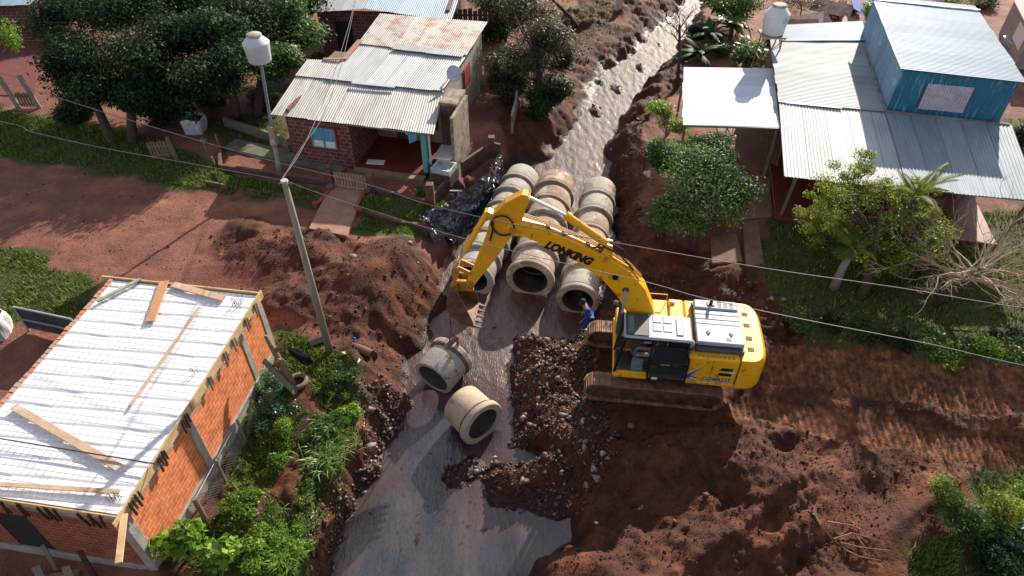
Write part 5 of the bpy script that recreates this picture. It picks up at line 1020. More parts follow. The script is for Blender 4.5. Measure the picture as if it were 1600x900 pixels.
JO = dict(pelvis=(0, -.05, .97), waist=(0, -.08, 1.15), chest=(0, -.06, 1.38), neck=(0, 0, 1.54), head=(0, .04, 1.65), crown=(0, .03, 1.74), face=(0, 1, -.1), shl=(-.2, -.04, 1.44), ell=(-.27, .08, 1.18), wrl=(-.28, .33, 1.14), hal=(-.28, .41, 1.14), shr=(.2, -.04, 1.44), elr=(.27, .08, 1.18), wrr=(.28, .33, 1.14), har=(.28, .41, 1.14),
          hil=(-.1, .02, .96), knl=(-.15, .5, 1.0), anl=(-.14, .62, .56), tol=(-.14, .76, .52), hir=(.1, .02, .96), knr=(.15, .5, 1.0), anr=(.14, .62, .56), tor=(.14, .76, .52))
figure(OPR, JO, mat('light_grey_shirt', (.5, .48, .46), (.42, .4, .38), 4), mat('grey_trousers', (.42, .4, .4), (.34, .32, .32), 4), BLACKP, mat('dark_hair', (.015, .01, .008)), 'shirt')

# ================= poles, cables, tanks =================
pb = Pg(515, 549); PT = Vector((pb.x-.02, pb.y, 7.42))
UP = wthing('utility_pole', 'mossy round wooden utility pole standing on the grass bank', 'utility pole', pb)
POLEM = mat('mossy_wood_pole', (.33, .31, .24), (.19, .18, .13), 2, .85, bump=.3, stretch=(6, 6, .5))
MB().tube([pb+Vector((0, 0, -.4)), pb.lerp(PT, .5), PT], [.14, .115, .09], 14).build('pole', POLEM, UP, smooth=True)
MB().tube([PT+Vector((0, 0, -.02)), PT+Vector((0, 0, .03))], [.12, .1], 12).build('top_cap', mat('pale_cut_wood', (.55, .5, .4)), UP)
MB().bar(PT+Vector((-.2, 0, -.12)), PT+Vector((.2, 0, -.12)), .06, .06).build('bracket', STEEL, UP)
CAB = mat('weathered_cable', (.11, .1, .1), (.06, .06, .06), 5, .6); CABL = mat('pale_cable', (.17, .17, .17), (.1, .1, .1), 5, .5)
def cable(pts, r, m, label):
    V_ = [P(*q) for q in pts]; out = []
    for i in range(len(V_)-1):
        p0 = V_[max(i-1, 0)]; p1 = V_[i]; p2 = V_[i+1]; p3 = V_[min(i+2, len(V_)-1)]
        for k in range(6):
            t_ = k/6; out.append(.5*((2*p1)+(p2-p0)*t_+(2*p0-5*p1+4*p2-p3)*t_*t_+(3*p1-p0-3*p2+p3)*t_**3))
    out.append(V_[-1]); return solo(MB().tube(out, r, 6), 'cable', m, label, 'cable', 'overhead cables')
cable([(-700, 40, 7.1), (-60, 105, 7.0), (60, 143, 6.9), (210, 190, 6.8), (400, 245, 6.8), (580, 290, 6.8), (660, 317, 6.8), (800, 350, 6.8), (1000, 386, 6.8), (1200, 420, 6.9), (1400, 449, 7.0), (1700, 495, 7.1), (2600, 600, 7.0)], .013, CAB, 'upper dark overhead cable crossing the whole scene above the boom')
cable([(-700, 90, 7.2), (-60, 180, 7.1), (53, 207, 7.0), (160, 231, 7.0), (300, 256, 7.1), (440, 281, 7.32)], .009, CABL, 'thin pale overhead cable running left from the pole top')
cable([(444, 281, 7.32), (493, 300, 7.15), (600, 335, 7.0), (730, 374, 6.95), (880, 411, 6.9), (1015, 442, 6.9), (1100, 466, 6.95), (1260, 500, 7.0), (1450, 537, 7.05), (1700, 590, 7.1), (2500, 720, 7.2)], .01, CABL, 'lower pale overhead cable running right from the pole top past the boom')
cable([(442, 279, 7.36), (470, 232, 7.0), (505, 180, 6.6), (535, 95, 6.3), (560, -20, 6.2)], .013, CAB, 'service cable rising from the pole top over the patched roof')
cable([(441, 278, 7.36), (476, 225, 7.0), (520, 120, 6.4), (550, 20, 6.3), (556, -20, 6.3)], .014, CAB, 'second thinner service cable from the pole top to the rear house')
def tank(root, r, h, m, z0, o=(0, 0)):
    Mt = Matrix.Translation((o[0], o[1], z0)); b = MB().lathe([(0, 0), (r*.8, .02), (r*.86, .06), (r*.97, h*.6), (r, h*.68), (r, h*.71), (r*.97, h*.73), (r*.6, h*.9), (r*.55, h*.92), (r*.53, h*.99), (0, h*1.0)], 36, Mt).build('tank', m, root, ang=40)
    MB().lathe([(r*.56, h*.95), (r*.57, h*1.0), (r*.5, h*1.03), (0, h*1.04)], 28, Mt).build('lid', mat('dirty_lid', (.45, .42, .4), (.25, .22, .2), 4), root, ang=40)
    MB().lathe([(r*1.005, h*.69), (r*1.02, h*.7), (r*1.005, h*.715)], 36, Mt, True).build('seam_band', mat('tank_grey', (.5, .52, .55)), b)
tb_ = P(436, 268, 0); tt = P(407, 96, 5.25); WT = wthing('water_tank', 'white plastic water tank on a tall thin pole by the brick house', 'water tank', tb_); WT['_w'] = tuple(tb_)
TKW = mat('tank_plastic', (.6, .66, .74), (.5, .56, .64), 2, .4)
wt2 = bpy.data.objects  # noqa
mt_ = MB().tube([tb_+Vector((0, 0, -.3)), tb_.lerp(tt, .33)], [.13, .12], 10); mt_.build('lower_post', mat('pale_post', (.42, .38, .34), (.26, .22, .19), 3), WT); MB().tube([tb_.lerp(tt, .25), tt], .07, 10).build('upper_post', mat('pole_grey', (.22, .25, .3), (.15, .17, .2), 3), WT)
MB().tube([tb_.lerp(tt, .26), tb_.lerp(tt, .43)], [.2, .19], 10).build('sleeve', mat('wood_sleeve', (.45, .33, .25), (.25, .18, .13), 3), WT)
s0 = tb_.lerp(tt, .3); MB().box((s0.x-.1, s0.y-.26, s0.z-.12), (s0.x+.12, s0.y-.18, s0.z+.12), .01).build('meter_box', mat('meter_grey', (.5, .52, .55)), WT)
tank(WT, .6, 1.25, TKW, tt.z-tb_.z*0, (tt.x, tt.y))
mb = MB(); mb.bar(tt+Vector((-.5, 0, -.05)), tt+Vector((.5, 0, -.05)), .1, .1); mb.bar(tt+Vector((0, -.5, -.052)), tt+Vector((0, .5, -.052)), .1, .1); mb.build('cross_bearer', STEEL, WT)
tt = P(1207, 52, 4.1); TR_ = wthing('water_tank', 'white plastic water tank with blue sticker on a lattice tower behind the carport', 'water tank', (tt.x, tt.y, 0))
tank(TR_, .66, 1.5, mat('tank_offwhite', (.72, .76, .78), (.64, .68, .7), 2, .4), 4.1, (tt.x, tt.y))
for k in range(4):
    sx, sy = (-1, 1, 1, -1)[k]*.5, (-1, -1, 1, 1)[k]*.5; MB().bar((tt.x+sx*1.15, tt.y+sy*1.15, -.2), (tt.x+sx*.85, tt.y+sy*.85, 4.05), .06, .06).build('leg', GREYWOOD, TR_)
mb = MB()
for z in (.8, 1.9, 2.9):
    for a, b in (((-.55, -.55), (.55, -.55)), ((.55, -.55), (.55, .55)), ((.55, .55), (-.55, .55)), ((-.55, .55), (-.55, -.55))):
        mb.bar((tt.x+a[0], tt.y+a[1], z), (tt.x+b[0], tt.y+b[1], z), .04, .04); mb.bar((tt.x+a[0], tt.y+a[1], z), (tt.x+b[0], tt.y+b[1], z+1.1), .03, .03)
mb.build('bracing', GREYWOOD, TR_); MB().box((tt.x-.62, tt.y-.6, 4.0), (tt.x+.6, tt.y+.6, 4.09)).build('platform', mat('wood_platform', (.4, .33, .25)), TR_); MB().box((tt.x+.2, tt.y-.66, 4.85), (tt.x+.42, tt.y-.6, 5.05)).build('sticker', mat('pale_blue', (.35, .6, .8)), TR_)
# ================= vegetation =================
LF_DARK = leafmat('dark_leaf', [(0, (.008, .022, .009)), (.5, (.018, .046, .017)), (.85, (.035, .085, .022)), (1, (.06, .12, .03))], .3, .6, .2)
LF_MID = leafmat('mid_leaf', [(0, (.025, .06, .012)), (.5, (.06, .13, .02)), (.85, (.12, .21, .035)), (1, (.25, .26, .06))], .4, .45, .35)
LF_GLOSS = leafmat('glossy_leaf', [(0, (.014, .05, .012)), (.45, (.04, .11, .022)), (.75, (.12, .23, .04)), (.92, (.2, .28, .1)), (1, (.34, .36, .26))], .35, .5, .22)
LF_YEL = leafmat('yellow_green_leaf', [(0, (.04, .08, .01)), (.5, (.12, .19, .018)), (1, (.34, .38, .05))], .5, .45, .4)
LF_BRIGHT = leafmat('bright_leaf', [(0, (.05, .12, .012)), (.5, (.13, .27, .022)), (.85, (.24, .4, .045)), (1, (.4, .52, .09))], .45, .4, .4)
LF_BLUE = leafmat('blue_green_leaf', [(0, (.018, .06, .03)), (.5, (.045, .13, .065)), (1, (.14, .27, .13))], .3, .35, .6)
LF_OLIVE = leafmat('drooping_olive_leaf', [(0, (.02, .03, .012)), (.5, (.05, .065, .022)), (1, (.14, .15, .05))], .3, .5, .4)
LF_GRASSY = leafmat('long_blade_leaf', [(0, (.04, .09, .015)), (.5, (.11, .22, .03)), (1, (.34, .42, .14))], .4, .4, .5)
BARK = mat('dark_bark', (.09, .065, .05), (.045, .032, .025), 4, .9, bump=.5, stretch=(4, 4, .8))
BARKP = mat('pale_bark', (.34, .3, .25), (.2, .17, .14), 4, .9, bump=.4)
def leafquads(C, size, seed, up=.35, aspect=.5, droop=0., curl=False, outward=None):
    rr = np.random.default_rng(seed); n = len(C)
    nrm = rr.normal(size=(n, 3)); nrm[:, 2] = np.abs(nrm[:, 2])+up
    if outward is not None: nrm += outward*.9
    nrm /= np.linalg.norm(nrm, axis=1)[:, None]
    t = rr.normal(size=(n, 3)); t[:, 2] -= droop*2; t -= (t*nrm).sum(1)[:, None]*nrm; t /= np.linalg.norm(t, axis=1)[:, None]; b = np.cross(nrm, t)
    s = (size*rr.uniform(.6, 1.35, n))[:, None]
    V = np.stack([C-t*s*.5, C+b*s*aspect*.5+nrm*s*.06, C+t*s*.5, C-b*s*aspect*.5+nrm*s*.06], 1).reshape(-1, 3)
    return V, np.arange(n*4).reshape(-1, 4)
def blobpts(blobs, seed, hollow=2.4):
    rr = np.random.default_rng(seed); P_ = []; O_ = []
    for (x, y, z, rx, ry, rz, n) in blobs:
        d = rr.normal(size=(n, 3)); d /= np.linalg.norm(d, axis=1)[:, None]; r = rr.random(n)**(1/hollow)
        r *= 1+.28*vnoise(d[:, 0]*3+x, d[:, 1]*3+z+d[:, 2]*2, 1, 7)*2*.7
        r *= 1+rr.normal(0, .14, n); P_.append(d*r[:, None]*np.array((rx, ry, rz))+np.array((x, y, z))); O_.append(d)
    return np.concatenate(P_), np.concatenate(O_)
def foliage(name, blobs, size, m, parent, seed, **k):
    C, O_ = blobpts(blobs, seed); V, F = leafquads(C, size, seed+1, outward=O_, **k); rr = np.random.default_rng(seed+2)
    rn = np.clip(rr.random(len(C))*.75+vnoise(C[:, 0]+C[:, 2], C[:, 1], .8, seed % 9)*.7+.12, 0, 1)
    return mesh_np(name, V, F, m, parent, fattrs={'rnd': rn})
def clumped(cx, cy, cz, R_, Rz, nb, n, seed, jit=.72, rmin=.4, rmax=.6):
    """random sub-crowns inside one crown ellipsoid"""
    rr = np.random.default_rng(seed); out = []
    for i in range(nb):
        d = rr.normal(size=3); d /= np.linalg.norm(d); k = rr.random()**.5*jit; s = rr.uniform(rmin, rmax)
        out.append((cx+d[0]*R_*k, cy+d[1]*R_*k, cz+d[2]*Rz*k, R_*s, R_*s, Rz*s*.85, int(n/nb)))
    return out
def branches(mb, base, top, r0, blobs, seed, trunkpts=None, wob=.12):
    rr = random.Random(seed); base, top = Vector(base), Vector(top)
    mid = base.lerp(top, .5)+Vector((rr.uniform(-wob, wob), rr.uniform(-wob, wob), 0)); mb.tube([base-Vector((0, 0, .3)), base.lerp(mid, .4), mid, top], [r0*1.2, r0, r0*.8, r0*.55], 10)
    for (x, y, z, rx, ry, rz, n) in blobs:
        s = base.lerp(top, rr.uniform(.55, 1)); e = Vector((x, y, z)); m_ = s.lerp(e, .5)+Vector((rr.uniform(-.2, .2), rr.uniform(-.2, .2), .15)); mb.tube([s, m_, e], [r0*.4, r0*.25, r0*.1], 6)
def tree(name, label, base, crowns, size, m, trunk, r0, seed, cat='tree', group=None, bark=BARK, top=None, **k):
    base = Vector(base); o = wthing(name, label, cat, base, group); blobs = [b for c in crowns for b in c]
    cx = sum(b[0] for b in blobs)/len(blobs); cy = sum(b[1] for b in blobs)/len(blobs); cz = sum(b[2] for b in blobs)/len(blobs)
    mb = MB(); branches(mb, base, top or (cx*.5+base.x*.5, cy*.5+base.y*.5, cz), r0, blobs[:14], seed); mb.build('trunk', bark, o, smooth=True)
    foliage('crown', blobs, size, m, o, seed, **k); return o
def crown_at(px, py, z, Rx, Rz, nb, n, seed, **k):
    c = P(px, py, z); return clumped(c.x, c.y, c.z, Rx, Rz, nb, n, seed, **k)
# big dark trees, upper left
for i, (bp, cr, lab) in enumerate((
  ((178, 226), [(115, 90, 3.2, 2.9, 1.9), (165, 135, 2.4, 2.3, 1.4), (120, 15, 4.0, 2.8, 1.8)], 'dark leafy tree nearest the left gate, its crown spreading over the yard'),
  ((206, 224), [(245, 75, 4.0, 3.0, 2.1), (235, 140, 2.6, 2.3, 1.3), (290, 10, 4.4, 2.7, 1.8), (200, 20, 4.6, 2.6, 1.8)], 'tallest dark leafy tree with dense crown in the middle of the left group'),
  ((372, 190), [(340, 105, 3.4, 2.4, 1.6), (385, 35, 4.0, 2.6, 1.8), (330, 40, 4.6, 2.2, 1.6)], 'dark leafy tree whose crown reaches behind the water tank pole'),
  ((400, 185), [(448, 40, 3.4, 2.2, 1.7), (430, 100, 2.6, 1.7, 1.2), (460, -10, 3.6, 2.2, 1.5)], 'glossy dark tree beside the rear brick house'))):
    b = Pg(*bp); cs = [crown_at(x, y, z, r, rz, 9, 10500, 50+i*7+j) for j, (x, y, z, r, rz) in enumerate(cr)]
    tree('broadleaf_tree', lab, b, cs, .2, LF_DARK if i < 3 else LF_GLOSS, None, .24, 200+i*10, group='dark trees upper left')
# middle top drooping tree
b = Pg(850, 175); cs = [crown_at(x, y, z, r, rz, 9, 6500, 90+j) for j, (x, y, z, r, rz) in enumerate(((820, 15, 3.4, 2.3, 1.8), (845, 75, 2.6, 2.1, 1.7), (805, 95, 2.2, 1.7, 1.3), (865, 135, 1.2, 1.2, 1.0), (780, 0, 3, 2.0, 1.5)))]
tree('drooping_tree', 'loose drooping olive green tree on the bank beside the back yard wall', b, cs, .2, LF_OLIVE, None, .2, 301, aspect=.28, droop=.8)
b = Pg(905, 40); tree('slim_dark_tree', 'dark slim tree at the top edge beside the creek', b, [crown_at(760, -30, 3, 2, 1.6, 6, 4000, 97)], .2, LF_DARK, None, .14, 305)
for i, (px, py, r, rz, m, lb) in enumerate(((120, 185, 1.3, .8, LF_DARK, 'dark low shrub under the tree nearest the left gate'), (265, 190, 1.4, .8, LF_DARK, 'dark low shrub behind the small picket gate'), (345, 165, 1.3, .8, LF_DARK, 'dark undergrowth to the right of the planter sack'), (420, 165, 1.0, .7, LF_MID, 'green undergrowth at the corner of the mossy wall'), (80, 60, 1.8, 1.2, LF_DARK, 'dark shrub mass in front of the far left brick house'), (420, 10, 1.8, 1.2, LF_MID, 'green shrub at the top edge left of the rear brick house'), (500, 100, .7, .45, LF_YEL, 'small yellow green shrub beside the grey lean-to'),
   (790, 150, 1.4, 1.1, LF_OLIVE, 'olive creeper mass hanging over the back yard wall'), (845, 175, 1.2, .9, LF_DARK, 'dark shrub at the foot of the drooping tree'), (775, 60, 1.7, 1.3, LF_DARK, 'dark dense shrub behind the drooping tree'), (880, 100, 1.1, .9, LF_OLIVE, 'olive shrub leaning over the upstream bank'))):
    b = Pg(px, py); tree('undergrowth_shrub', lb, b, [clumped(b.x, b.y, b.z+rz*.7, r, rz, 9, 7000, 800+i)], .15, m, None, .05, 820+i, cat='shrub', group='low shrubs between the yards')
# round flowering tree right centre
b = Pg(1083, 385); cs = [crown_at(x, y, z, r, rz, 11, 13000, 110+j) for j, (x, y, z, r, rz) in enumerate(((1088, 280, 2.2, 2.1, 1.7), (1062, 325, 1.4, 1.7, 1.2), (1120, 300, 1.7, 1.6, 1.3), (1045, 245, 2.0, 1.3, 1.0), (1110, 235, 2.3, 1.4, 1.0)))]
tree('flowering_tree', 'round bushy tree with glossy leaves and white flecks beside the culverts', b, cs, .13, LF_GLOSS, None, .16, 311)
b = Pg(1035, 235); tree('pale_green_shrub', 'pale feathery green shrub on the bank above the round tree', b, [crown_at(1035, 175, 1.1, 1.0, .8, 8, 2600, 120), crown_at(1062, 195, .9, .8, .6, 6, 1800, 121)], .14, LF_BRIGHT, None, .05, 312, cat='shrub', aspect=.3)
# banana-like plants
def fronds(name, label, base, n, L_, wd, m, seed, arch=.7, z0=.3, cat='plant', trunk=0, tm=None, group=None, tilt=(.2, 1.1), spread=0.):
    base = Vector(base); o = wthing(name, label, cat, base, group); rr = random.Random(seed); Vv = []; Ff = []; rnd = []
    top = base+Vector((0, 0, trunk+z0*.3))
    if trunk: MB().tube([base-Vector((0, 0, .3)), base+Vector((.05, 0, trunk*.5)), top], [.17, .13, .11], 12).build('trunk', tm or BARKP, o, smooth=True)
    for k in range(n):
        a = rr.uniform(0, 6.28); t_ = rr.uniform(*tilt); ln = L_*rr.uniform(.7, 1.15); hor = Vector((math.cos(a), math.sin(a), 0)); sd_ = Vector((-hor.y, hor.x, 0)); c = rr.random(); sx_, sy_ = rr.gauss(0, spread), rr.gauss(0, spread)
        prev = None
        for j in range(9):
            u = j/8; el = (math.pi/2-t_)-arch*u*1.9; 
            p = top+Vector((sx_, sy_, 0)) if j == 0 else prev[0]+(hor*math.cos(el)+Vector((0, 0, math.sin(el))))*(ln/8)
            w_ = wd*math.sin(math.pi*min(1, .08+u*.95))**.7; nn = len(Vv); Vv += [tuple(p+sd_*w_+Vector((0, 0, -w_*.3))), tuple(p), tuple(p-sd_*w_+Vector((0, 0, -w_*.3)))]
            if j: 
                q = nn-3; Ff += [(q, nn, nn+1, q+1), (q+1, nn+1, nn+2, q+2)]; rnd += [c*.8+rr.random()*.2]*2
            prev = (p,)
    mesh_np('leaves', Vv, Ff, m, o, fattrs={'rnd': rnd}); return o
def pinnate(name, label, base, n, L_, m, seed, trunk, tm, arch=.8, leaf=.5, tilt=(.1, 1.2), group=None):
    base = Vector(base); o = wthing(name, label, 'palm', base, group); rr = random.Random(seed); Vv = []; Ff = []; rnd = []; top = base+Vector((.1, .0, trunk))
    MB().tube([base-Vector((0, 0, .3)), base+Vector((.0, 0, trunk*.5)), top], [.2, .15, .13], 12).build('trunk', tm, o, smooth=True)
    for k in range(n):
        a = rr.uniform(0, 6.28); t_ = rr.uniform(*tilt); ln = L_*rr.uniform(.75, 1.1); hor = Vector((math.cos(a), math.sin(a), 0)); sd_ = Vector((-hor.y, hor.x, 0)); p = top.copy(); c = rr.random()
        for j in range(34):
            u = j/33; el = (math.pi/2-t_)-arch*u*2; d = hor*math.cos(el)+Vector((0, 0, math.sin(el))); p2 = p+d*(ln/33); n0 = len(Vv); wv = Vector((0, 0, .012)); Vv += [tuple(p-wv), tuple(p+wv), tuple(p2+wv), tuple(p2-wv)]; Ff.append((n0, n0+1, n0+2, n0+3)); rnd.append(.2)
            if j > 3:
                ll = leaf*math.sin(math.pi*(.12+.8*u))
                for s in (-1, 1):
                    e = p+(sd_*s+d*.55+Vector((0, 0, -.35))).normalized()*ll; n0 = len(Vv); Vv += [tuple(p), tuple(p.lerp(e, .4)+d*.03), tuple(e), tuple(p.lerp(e, .4)-d*.03)]; Ff.append((n0, n0+1, n0+2, n0+3)); rnd.append(min(1, c*.6+rr.random()*.4))
            p = p2
    mesh_np('fronds', Vv, Ff, m, o, fattrs={'rnd': rnd}); return o
for i, (x, y, h, lb) in enumerate(((1105, 70, .6, 'large leaved banana plant beside the creek left of the tank'), (1140, 62, .8, 'banana plant with broad arching leaves below the tank'), (1125, 30, .9, 'banana plant farthest back above the carport'), (1165, 95, .5, 'low broad leaved plant against the carport roof'), (1090, 95, .3, 'drooping broad leaved plant nearest the creek edge'))):
    fronds('banana_plant', lb, Pg(x, y), 22, 1.7, .2, LF_MID if i % 2 else LF_DARK, 400+i, trunk=h, tm=BARK, group='banana plants by the creek')
tree('background_shrub', 'dense dark shrub behind the banana plants at the top edge', Pg(1150, 15), [crown_at(1140, 5, 1.6, 2.4, 1.2, 9, 7000, 131), crown_at(1180, 85, .8, 1.4, .7, 6, 3000, 132)], .18, LF_MID, None, .08, 321, cat='shrub')
# right yard trees
tree('feathery_tree', 'yellow green feathery tree in front of the porch', Pg(1345, 468), [crown_at(x, y, z, r, rz, 16, 3600, 140+j, jit=1.05, rmin=.16, rmax=.42) for j, (x, y, z, r, rz) in enumerate(((1325, 315, 2.9, 1.6, 1.1), (1400, 315, 3.0, 1.5, 1.2), (1350, 275, 3.3, 1.2, .9), (1312, 368, 1.7, 1.2, .8), (1425, 370, 2.0, 1.5, 1.0), (1370, 385, 1.7, 1.4, .9), (1280, 330, 2.6, 1.1, .7), (1440, 320, 2.6, 1.0, .7)))], .12, LF_YEL, None, .17, 331, aspect=.32)
pinnate('palm_tree', 'small palm with pale ringed trunk rising behind the feathery tree', Pg(1303, 450), 5, 1.3, LF_YEL, 341, 2.0, mat('ringed_pale_trunk', (.36, .34, .33), (.16, .14, .13), 6, .8, stretch=(1, 1, 4)))
pinnate('palm_tree', 'bushier palm with arching fronds against the wide tin roof', Pg(1375, 420), 9, 1.9, LF_YEL, 342, 3.5, BARK, leaf=.3, arch=.55, tilt=(.05, .9))
tree('bushy_sapling', 'bright green leafy sapling below the palm fronds', Pg(1440, 430), [crown_at(1420, 395, .9, 1.2, .8, 7, 3500, 151), crown_at(1460, 350, 1.4, 1.0, .7, 5, 2200, 152)], .14, LF_MID, None, .06, 343, aspect=.4)
def bare(name, label, base, h, lean, seed, m, n1=10, spread=1., L1=2., r0=.13):
    base = Vector(base); o = wthing(name, label, 'tree', base); rr = random.Random(seed); top = base+Vector(lean)+Vector((0, 0, h)); mb = MB(); mb.tube([base-Vector((0, 0, .3)), base.lerp(top, .5)+Vector((.08, 0, 0)), top], [r0, r0*.8, r0*.6], 10); mb.build('trunk', BARK, o, smooth=True)
    mb = MB()
    def br(p, d, ln, r, lv):
        pts = [p]; dd = d.copy(); 
        for k in range(4): dd = (dd+Vector((rr.uniform(-.22, .22), rr.uniform(-.22, .22), rr.uniform(-.15, .16)))).normalized(); pts.append(pts[-1]+dd*ln/4)
        mb.tube(pts, [r, r*.85, r*.7, r*.5, r*.3], 4 if lv else 6, False)
        if lv < 3:
            for k in range(4 if lv < 2 else 3): q = pts[rr.randint(1, 4)]; br(q, (dd+Vector((rr.uniform(-.8, .8), rr.uniform(-.8, .8), rr.uniform(-.4, .6)))).normalized(), ln*rr.uniform(.5, .75), r*.55, lv+1)
    for k in range(n1):
        a = 6.28*k/n1+rr.uniform(-.3, .3); br(base.lerp(top, rr.uniform(.6, 1)), Vector((math.cos(a)*spread, math.sin(a)*spread, rr.uniform(.1, .9))).normalized(), L1*rr.uniform(.6, 1), r0*.35, 0)
    mb.build('branches', m, o); return o
bare('bare_tree', 'leafless tree with a ball of pale tangled twigs at the right edge', Pg(1455, 477), 1.7, (1.3, .3, 0), 5, mat('pale_twig', (.5, .4, .28), (.3, .23, .16), 4), 17, 1.25, 2.7, .14)
bare('bare_tree', 'thin leaning bare tree at the upstream creek edge', Pg(1058, 138), 3.6, (-.3, .8, 0), 6, BARK, 5, .5, 1.2, .12)
bare('bare_bush', 'wiry bare bush growing in front of the wide tin roof', Pg(1395, 440), 3.1, (-.1, .2, 0), 9, mat('dark_twig', (.2, .15, .1), (.12, .09, .06), 4), 6, .5, 1.3, .05)
bare('bare_bush', 'twiggy brown bush on the bank left of the round tree', Pg(1005, 260), .9, (0, 0, 0), 10, BARKP, 5, .6, .9, .05)
# background brush at the top right
tree('brush', 'tangled brown brush heap at the top edge behind the tank', Pg(1250, 25), [crown_at(1250, 10, .8, 2.2, .8, 8, 4000, 161)], .13, leafmat('dry_brush', [(0, (.03, .02, .015)), (.5, (.09, .06, .035)), (1, (.22, .14, .08))], .1), None, .05, 351, cat='brush', aspect=.2)
tree('round_shrub', 'bright green shrub beside the blue upper room', Pg(1365, 55), [crown_at(1362, 22, 1.5, .8, .8, 5, 2200, 163)], .14, LF_BRIGHT, None, .06, 352, cat='shrub')
tree('background_shrub', 'yellow green shrub at the top edge behind the blue roof', Pg(1470, -10), [crown_at(1480, -12, 1.2, 2.2, 1.0, 7, 4000, 165)], .16, LF_YEL, None, .06, 353, cat='shrub')
tree('background_shrub', 'dark creeper covered shrub by the right edge behind the blue house', Pg(1600, 240), [crown_at(1600, 215, .7, .9, .7, 5, 2000, 166)], .14, LF_DARK, None, .05, 354, cat='shrub')
for i, (px, py, r, m, lb) in enumerate(((1310, 28, 1.3, 'B', 'low brown brush right of the debris heap'), (1420, 2, 1.3, LF_MID, 'green scrub behind the ridge of the blue roof'), (1540, 10, 1.4, 'B', 'dry brown bush between blue roof and corner shed'), (1085, 60, .9, LF_DARK, 'dark shrub among the banana plants'), (1125, 85, 1.0, LF_MID, 'leafy shrub in front of the banana plants'), (1210, 75, .9, LF_DARK, 'dark shrub around the foot of the tank tower'))):
    b = Pg(px, py); tree('scrub', lb, b, [clumped(b.x, b.y, b.z+.45, r, .6, 8, 3000, 900+i)], .14, bpy.data.materials['dry_brush'] if m == 'B' else m, None, .04, 920+i, cat='shrub', group='scrub beyond the tin roof house')
# left edge pale tree
tree('slender_tree', 'light green slender tree at the left edge by the brick house', Pg(-10, 130), [crown_at(5, 60, 2.2, 1.3, 1.4, 6, 1500, 170)], .17, LF_BRIGHT, None, .05, 361, aspect=.4)
# bottom right shrubs
for i, (px, py, z, r, rz, lb, m, asp) in enumerate(((1465, 765, .9, .62, .55, 'feathery light green shrub on the edge of the dug earth', LF_YEL, .25), (1505, 800, .6, .85, .6, 'wide fine leaved green shrub beside the feathery one', LF_MID, .25), (1555, 790, .7, .7, .6, 'yellowish shrub in the middle of the lower right thicket', LF_YEL, .3),
   (1585, 830, .8, .8, .7, 'leafy shrub at the right edge with broad blue green leaves', LF_BLUE, .45), (1550, 870, .5, .75, .5, 'low dark green shrub at the bottom right', LF_DARK, .35), (1605, 770, .4, .7, .5, 'grassy shrub under the haul track at the right edge', LF_BRIGHT, .2), (1600, 885, .8, .6, .5, 'bright shrub in the bottom right corner', LF_BRIGHT, .4))):
    b = Pg(px, py+22); c = P(px, py, 0); b0 = Vector((b.x, b.y, b.z)); tree('thicket_shrub', lb, b0, [clumped(b.x, b.y, b.z+z*.75, r, rz, 8, 3400, 500+i)], .12, m, None, .035, 510+i, cat='shrub', group='thicket lower right', aspect=asp)
# bottom left broadleaf vine
for i, (px, py, r, lb) in enumerate(((300, 865, .85, 'bright broad leaved bush at the corner of the unfinished house'), (350, 885, .7, 'lower broad leaved bush at the bottom edge beside the corner bush'))):
    b = Pg(px, py); tree('broadleaf_bush', lb, b, [clumped(b.x, b.y, b.z+.9-.2*i, r, .65, 9, 1500, 520+i, rmin=.3, rmax=.5)], .19, LF_BRIGHT, None, .05, 530+i, cat='bush', aspect=.85)
# bank plants
def tuft(label, px, py, n, L_, wd, seed, m=LF_GRASSY, name='grass_tuft', tilt=(.1, 1.2)): return fronds(name, label, Pg(px, py), n, L_, wd, m, seed, arch=.75, z0=.1, tilt=tilt, spread=.24)
tuft('big clump of long arching leaves on the bank above the creek', 505, 715, 420, .6, .02, 601); tuft('upright leafy clump with dark leaves above the big arching clump', 508, 670, 240, .5, .03, 602, LF_MID)
tuft('long bladed grass clump at the bottom of the bank', 440, 870, 380, .5, .016, 603, LF_BRIGHT); tuft('pale grass clump just right of the long arching leaves', 535, 690, 150, .5, .012, 604, LF_YEL); tuft('small grass clump low on the left bank', 415, 815, 130, .45, .012, 605)
for i, (px, py, r, z, m, lb) in enumerate(((420, 610, .55, .35, LF_BLUE, 'blue green leafy weed patch against the wall of the unfinished house'), (430, 650, .6, .35, LF_BLUE, 'blue green weeds behind the wire fence'), (450, 680, .55, .3, LF_BRIGHT, 'bright weeds at the wire fence corner'), (425, 730, .6, .35, LF_BRIGHT, 'bright weeds along the middle of the wire fence'), (395, 790, .6, .35, LF_BRIGHT, 'bright weeds below the wire fence'),
   (440, 810, .7, .35, LF_MID, 'round weed clump on the lower bank'), (455, 850, .55, .3, LF_BRIGHT, 'bright weed clump at the bottom of the lower bank'), (400, 860, .6, .35, LF_BRIGHT, 'low weeds beside the broad leaved bush'), (540, 590, .5, .3, LF_MID, 'weeds hanging over the bank below the pole'), (515, 620, .45, .3, LF_MID, 'weeds left of the orange boulder'), (545, 650, .4, .25, LF_BRIGHT, 'small weeds on the bank edge above the rocks'), (480, 780, .45, .3, LF_MID, 'weeds at the lip of the bank above the flat boulder'))):
    b = Pg(px, py); tree('weed_clump', lb, b, [clumped(b.x, b.y, b.z+z*.5, r*1.15, z*1.1, 11, 2600, 620+i, jit=1.0, rmin=.25, rmax=.5)], .085, m, None, .012, 640+i, cat='weeds', group='weeds on the left bank', aspect=.5)
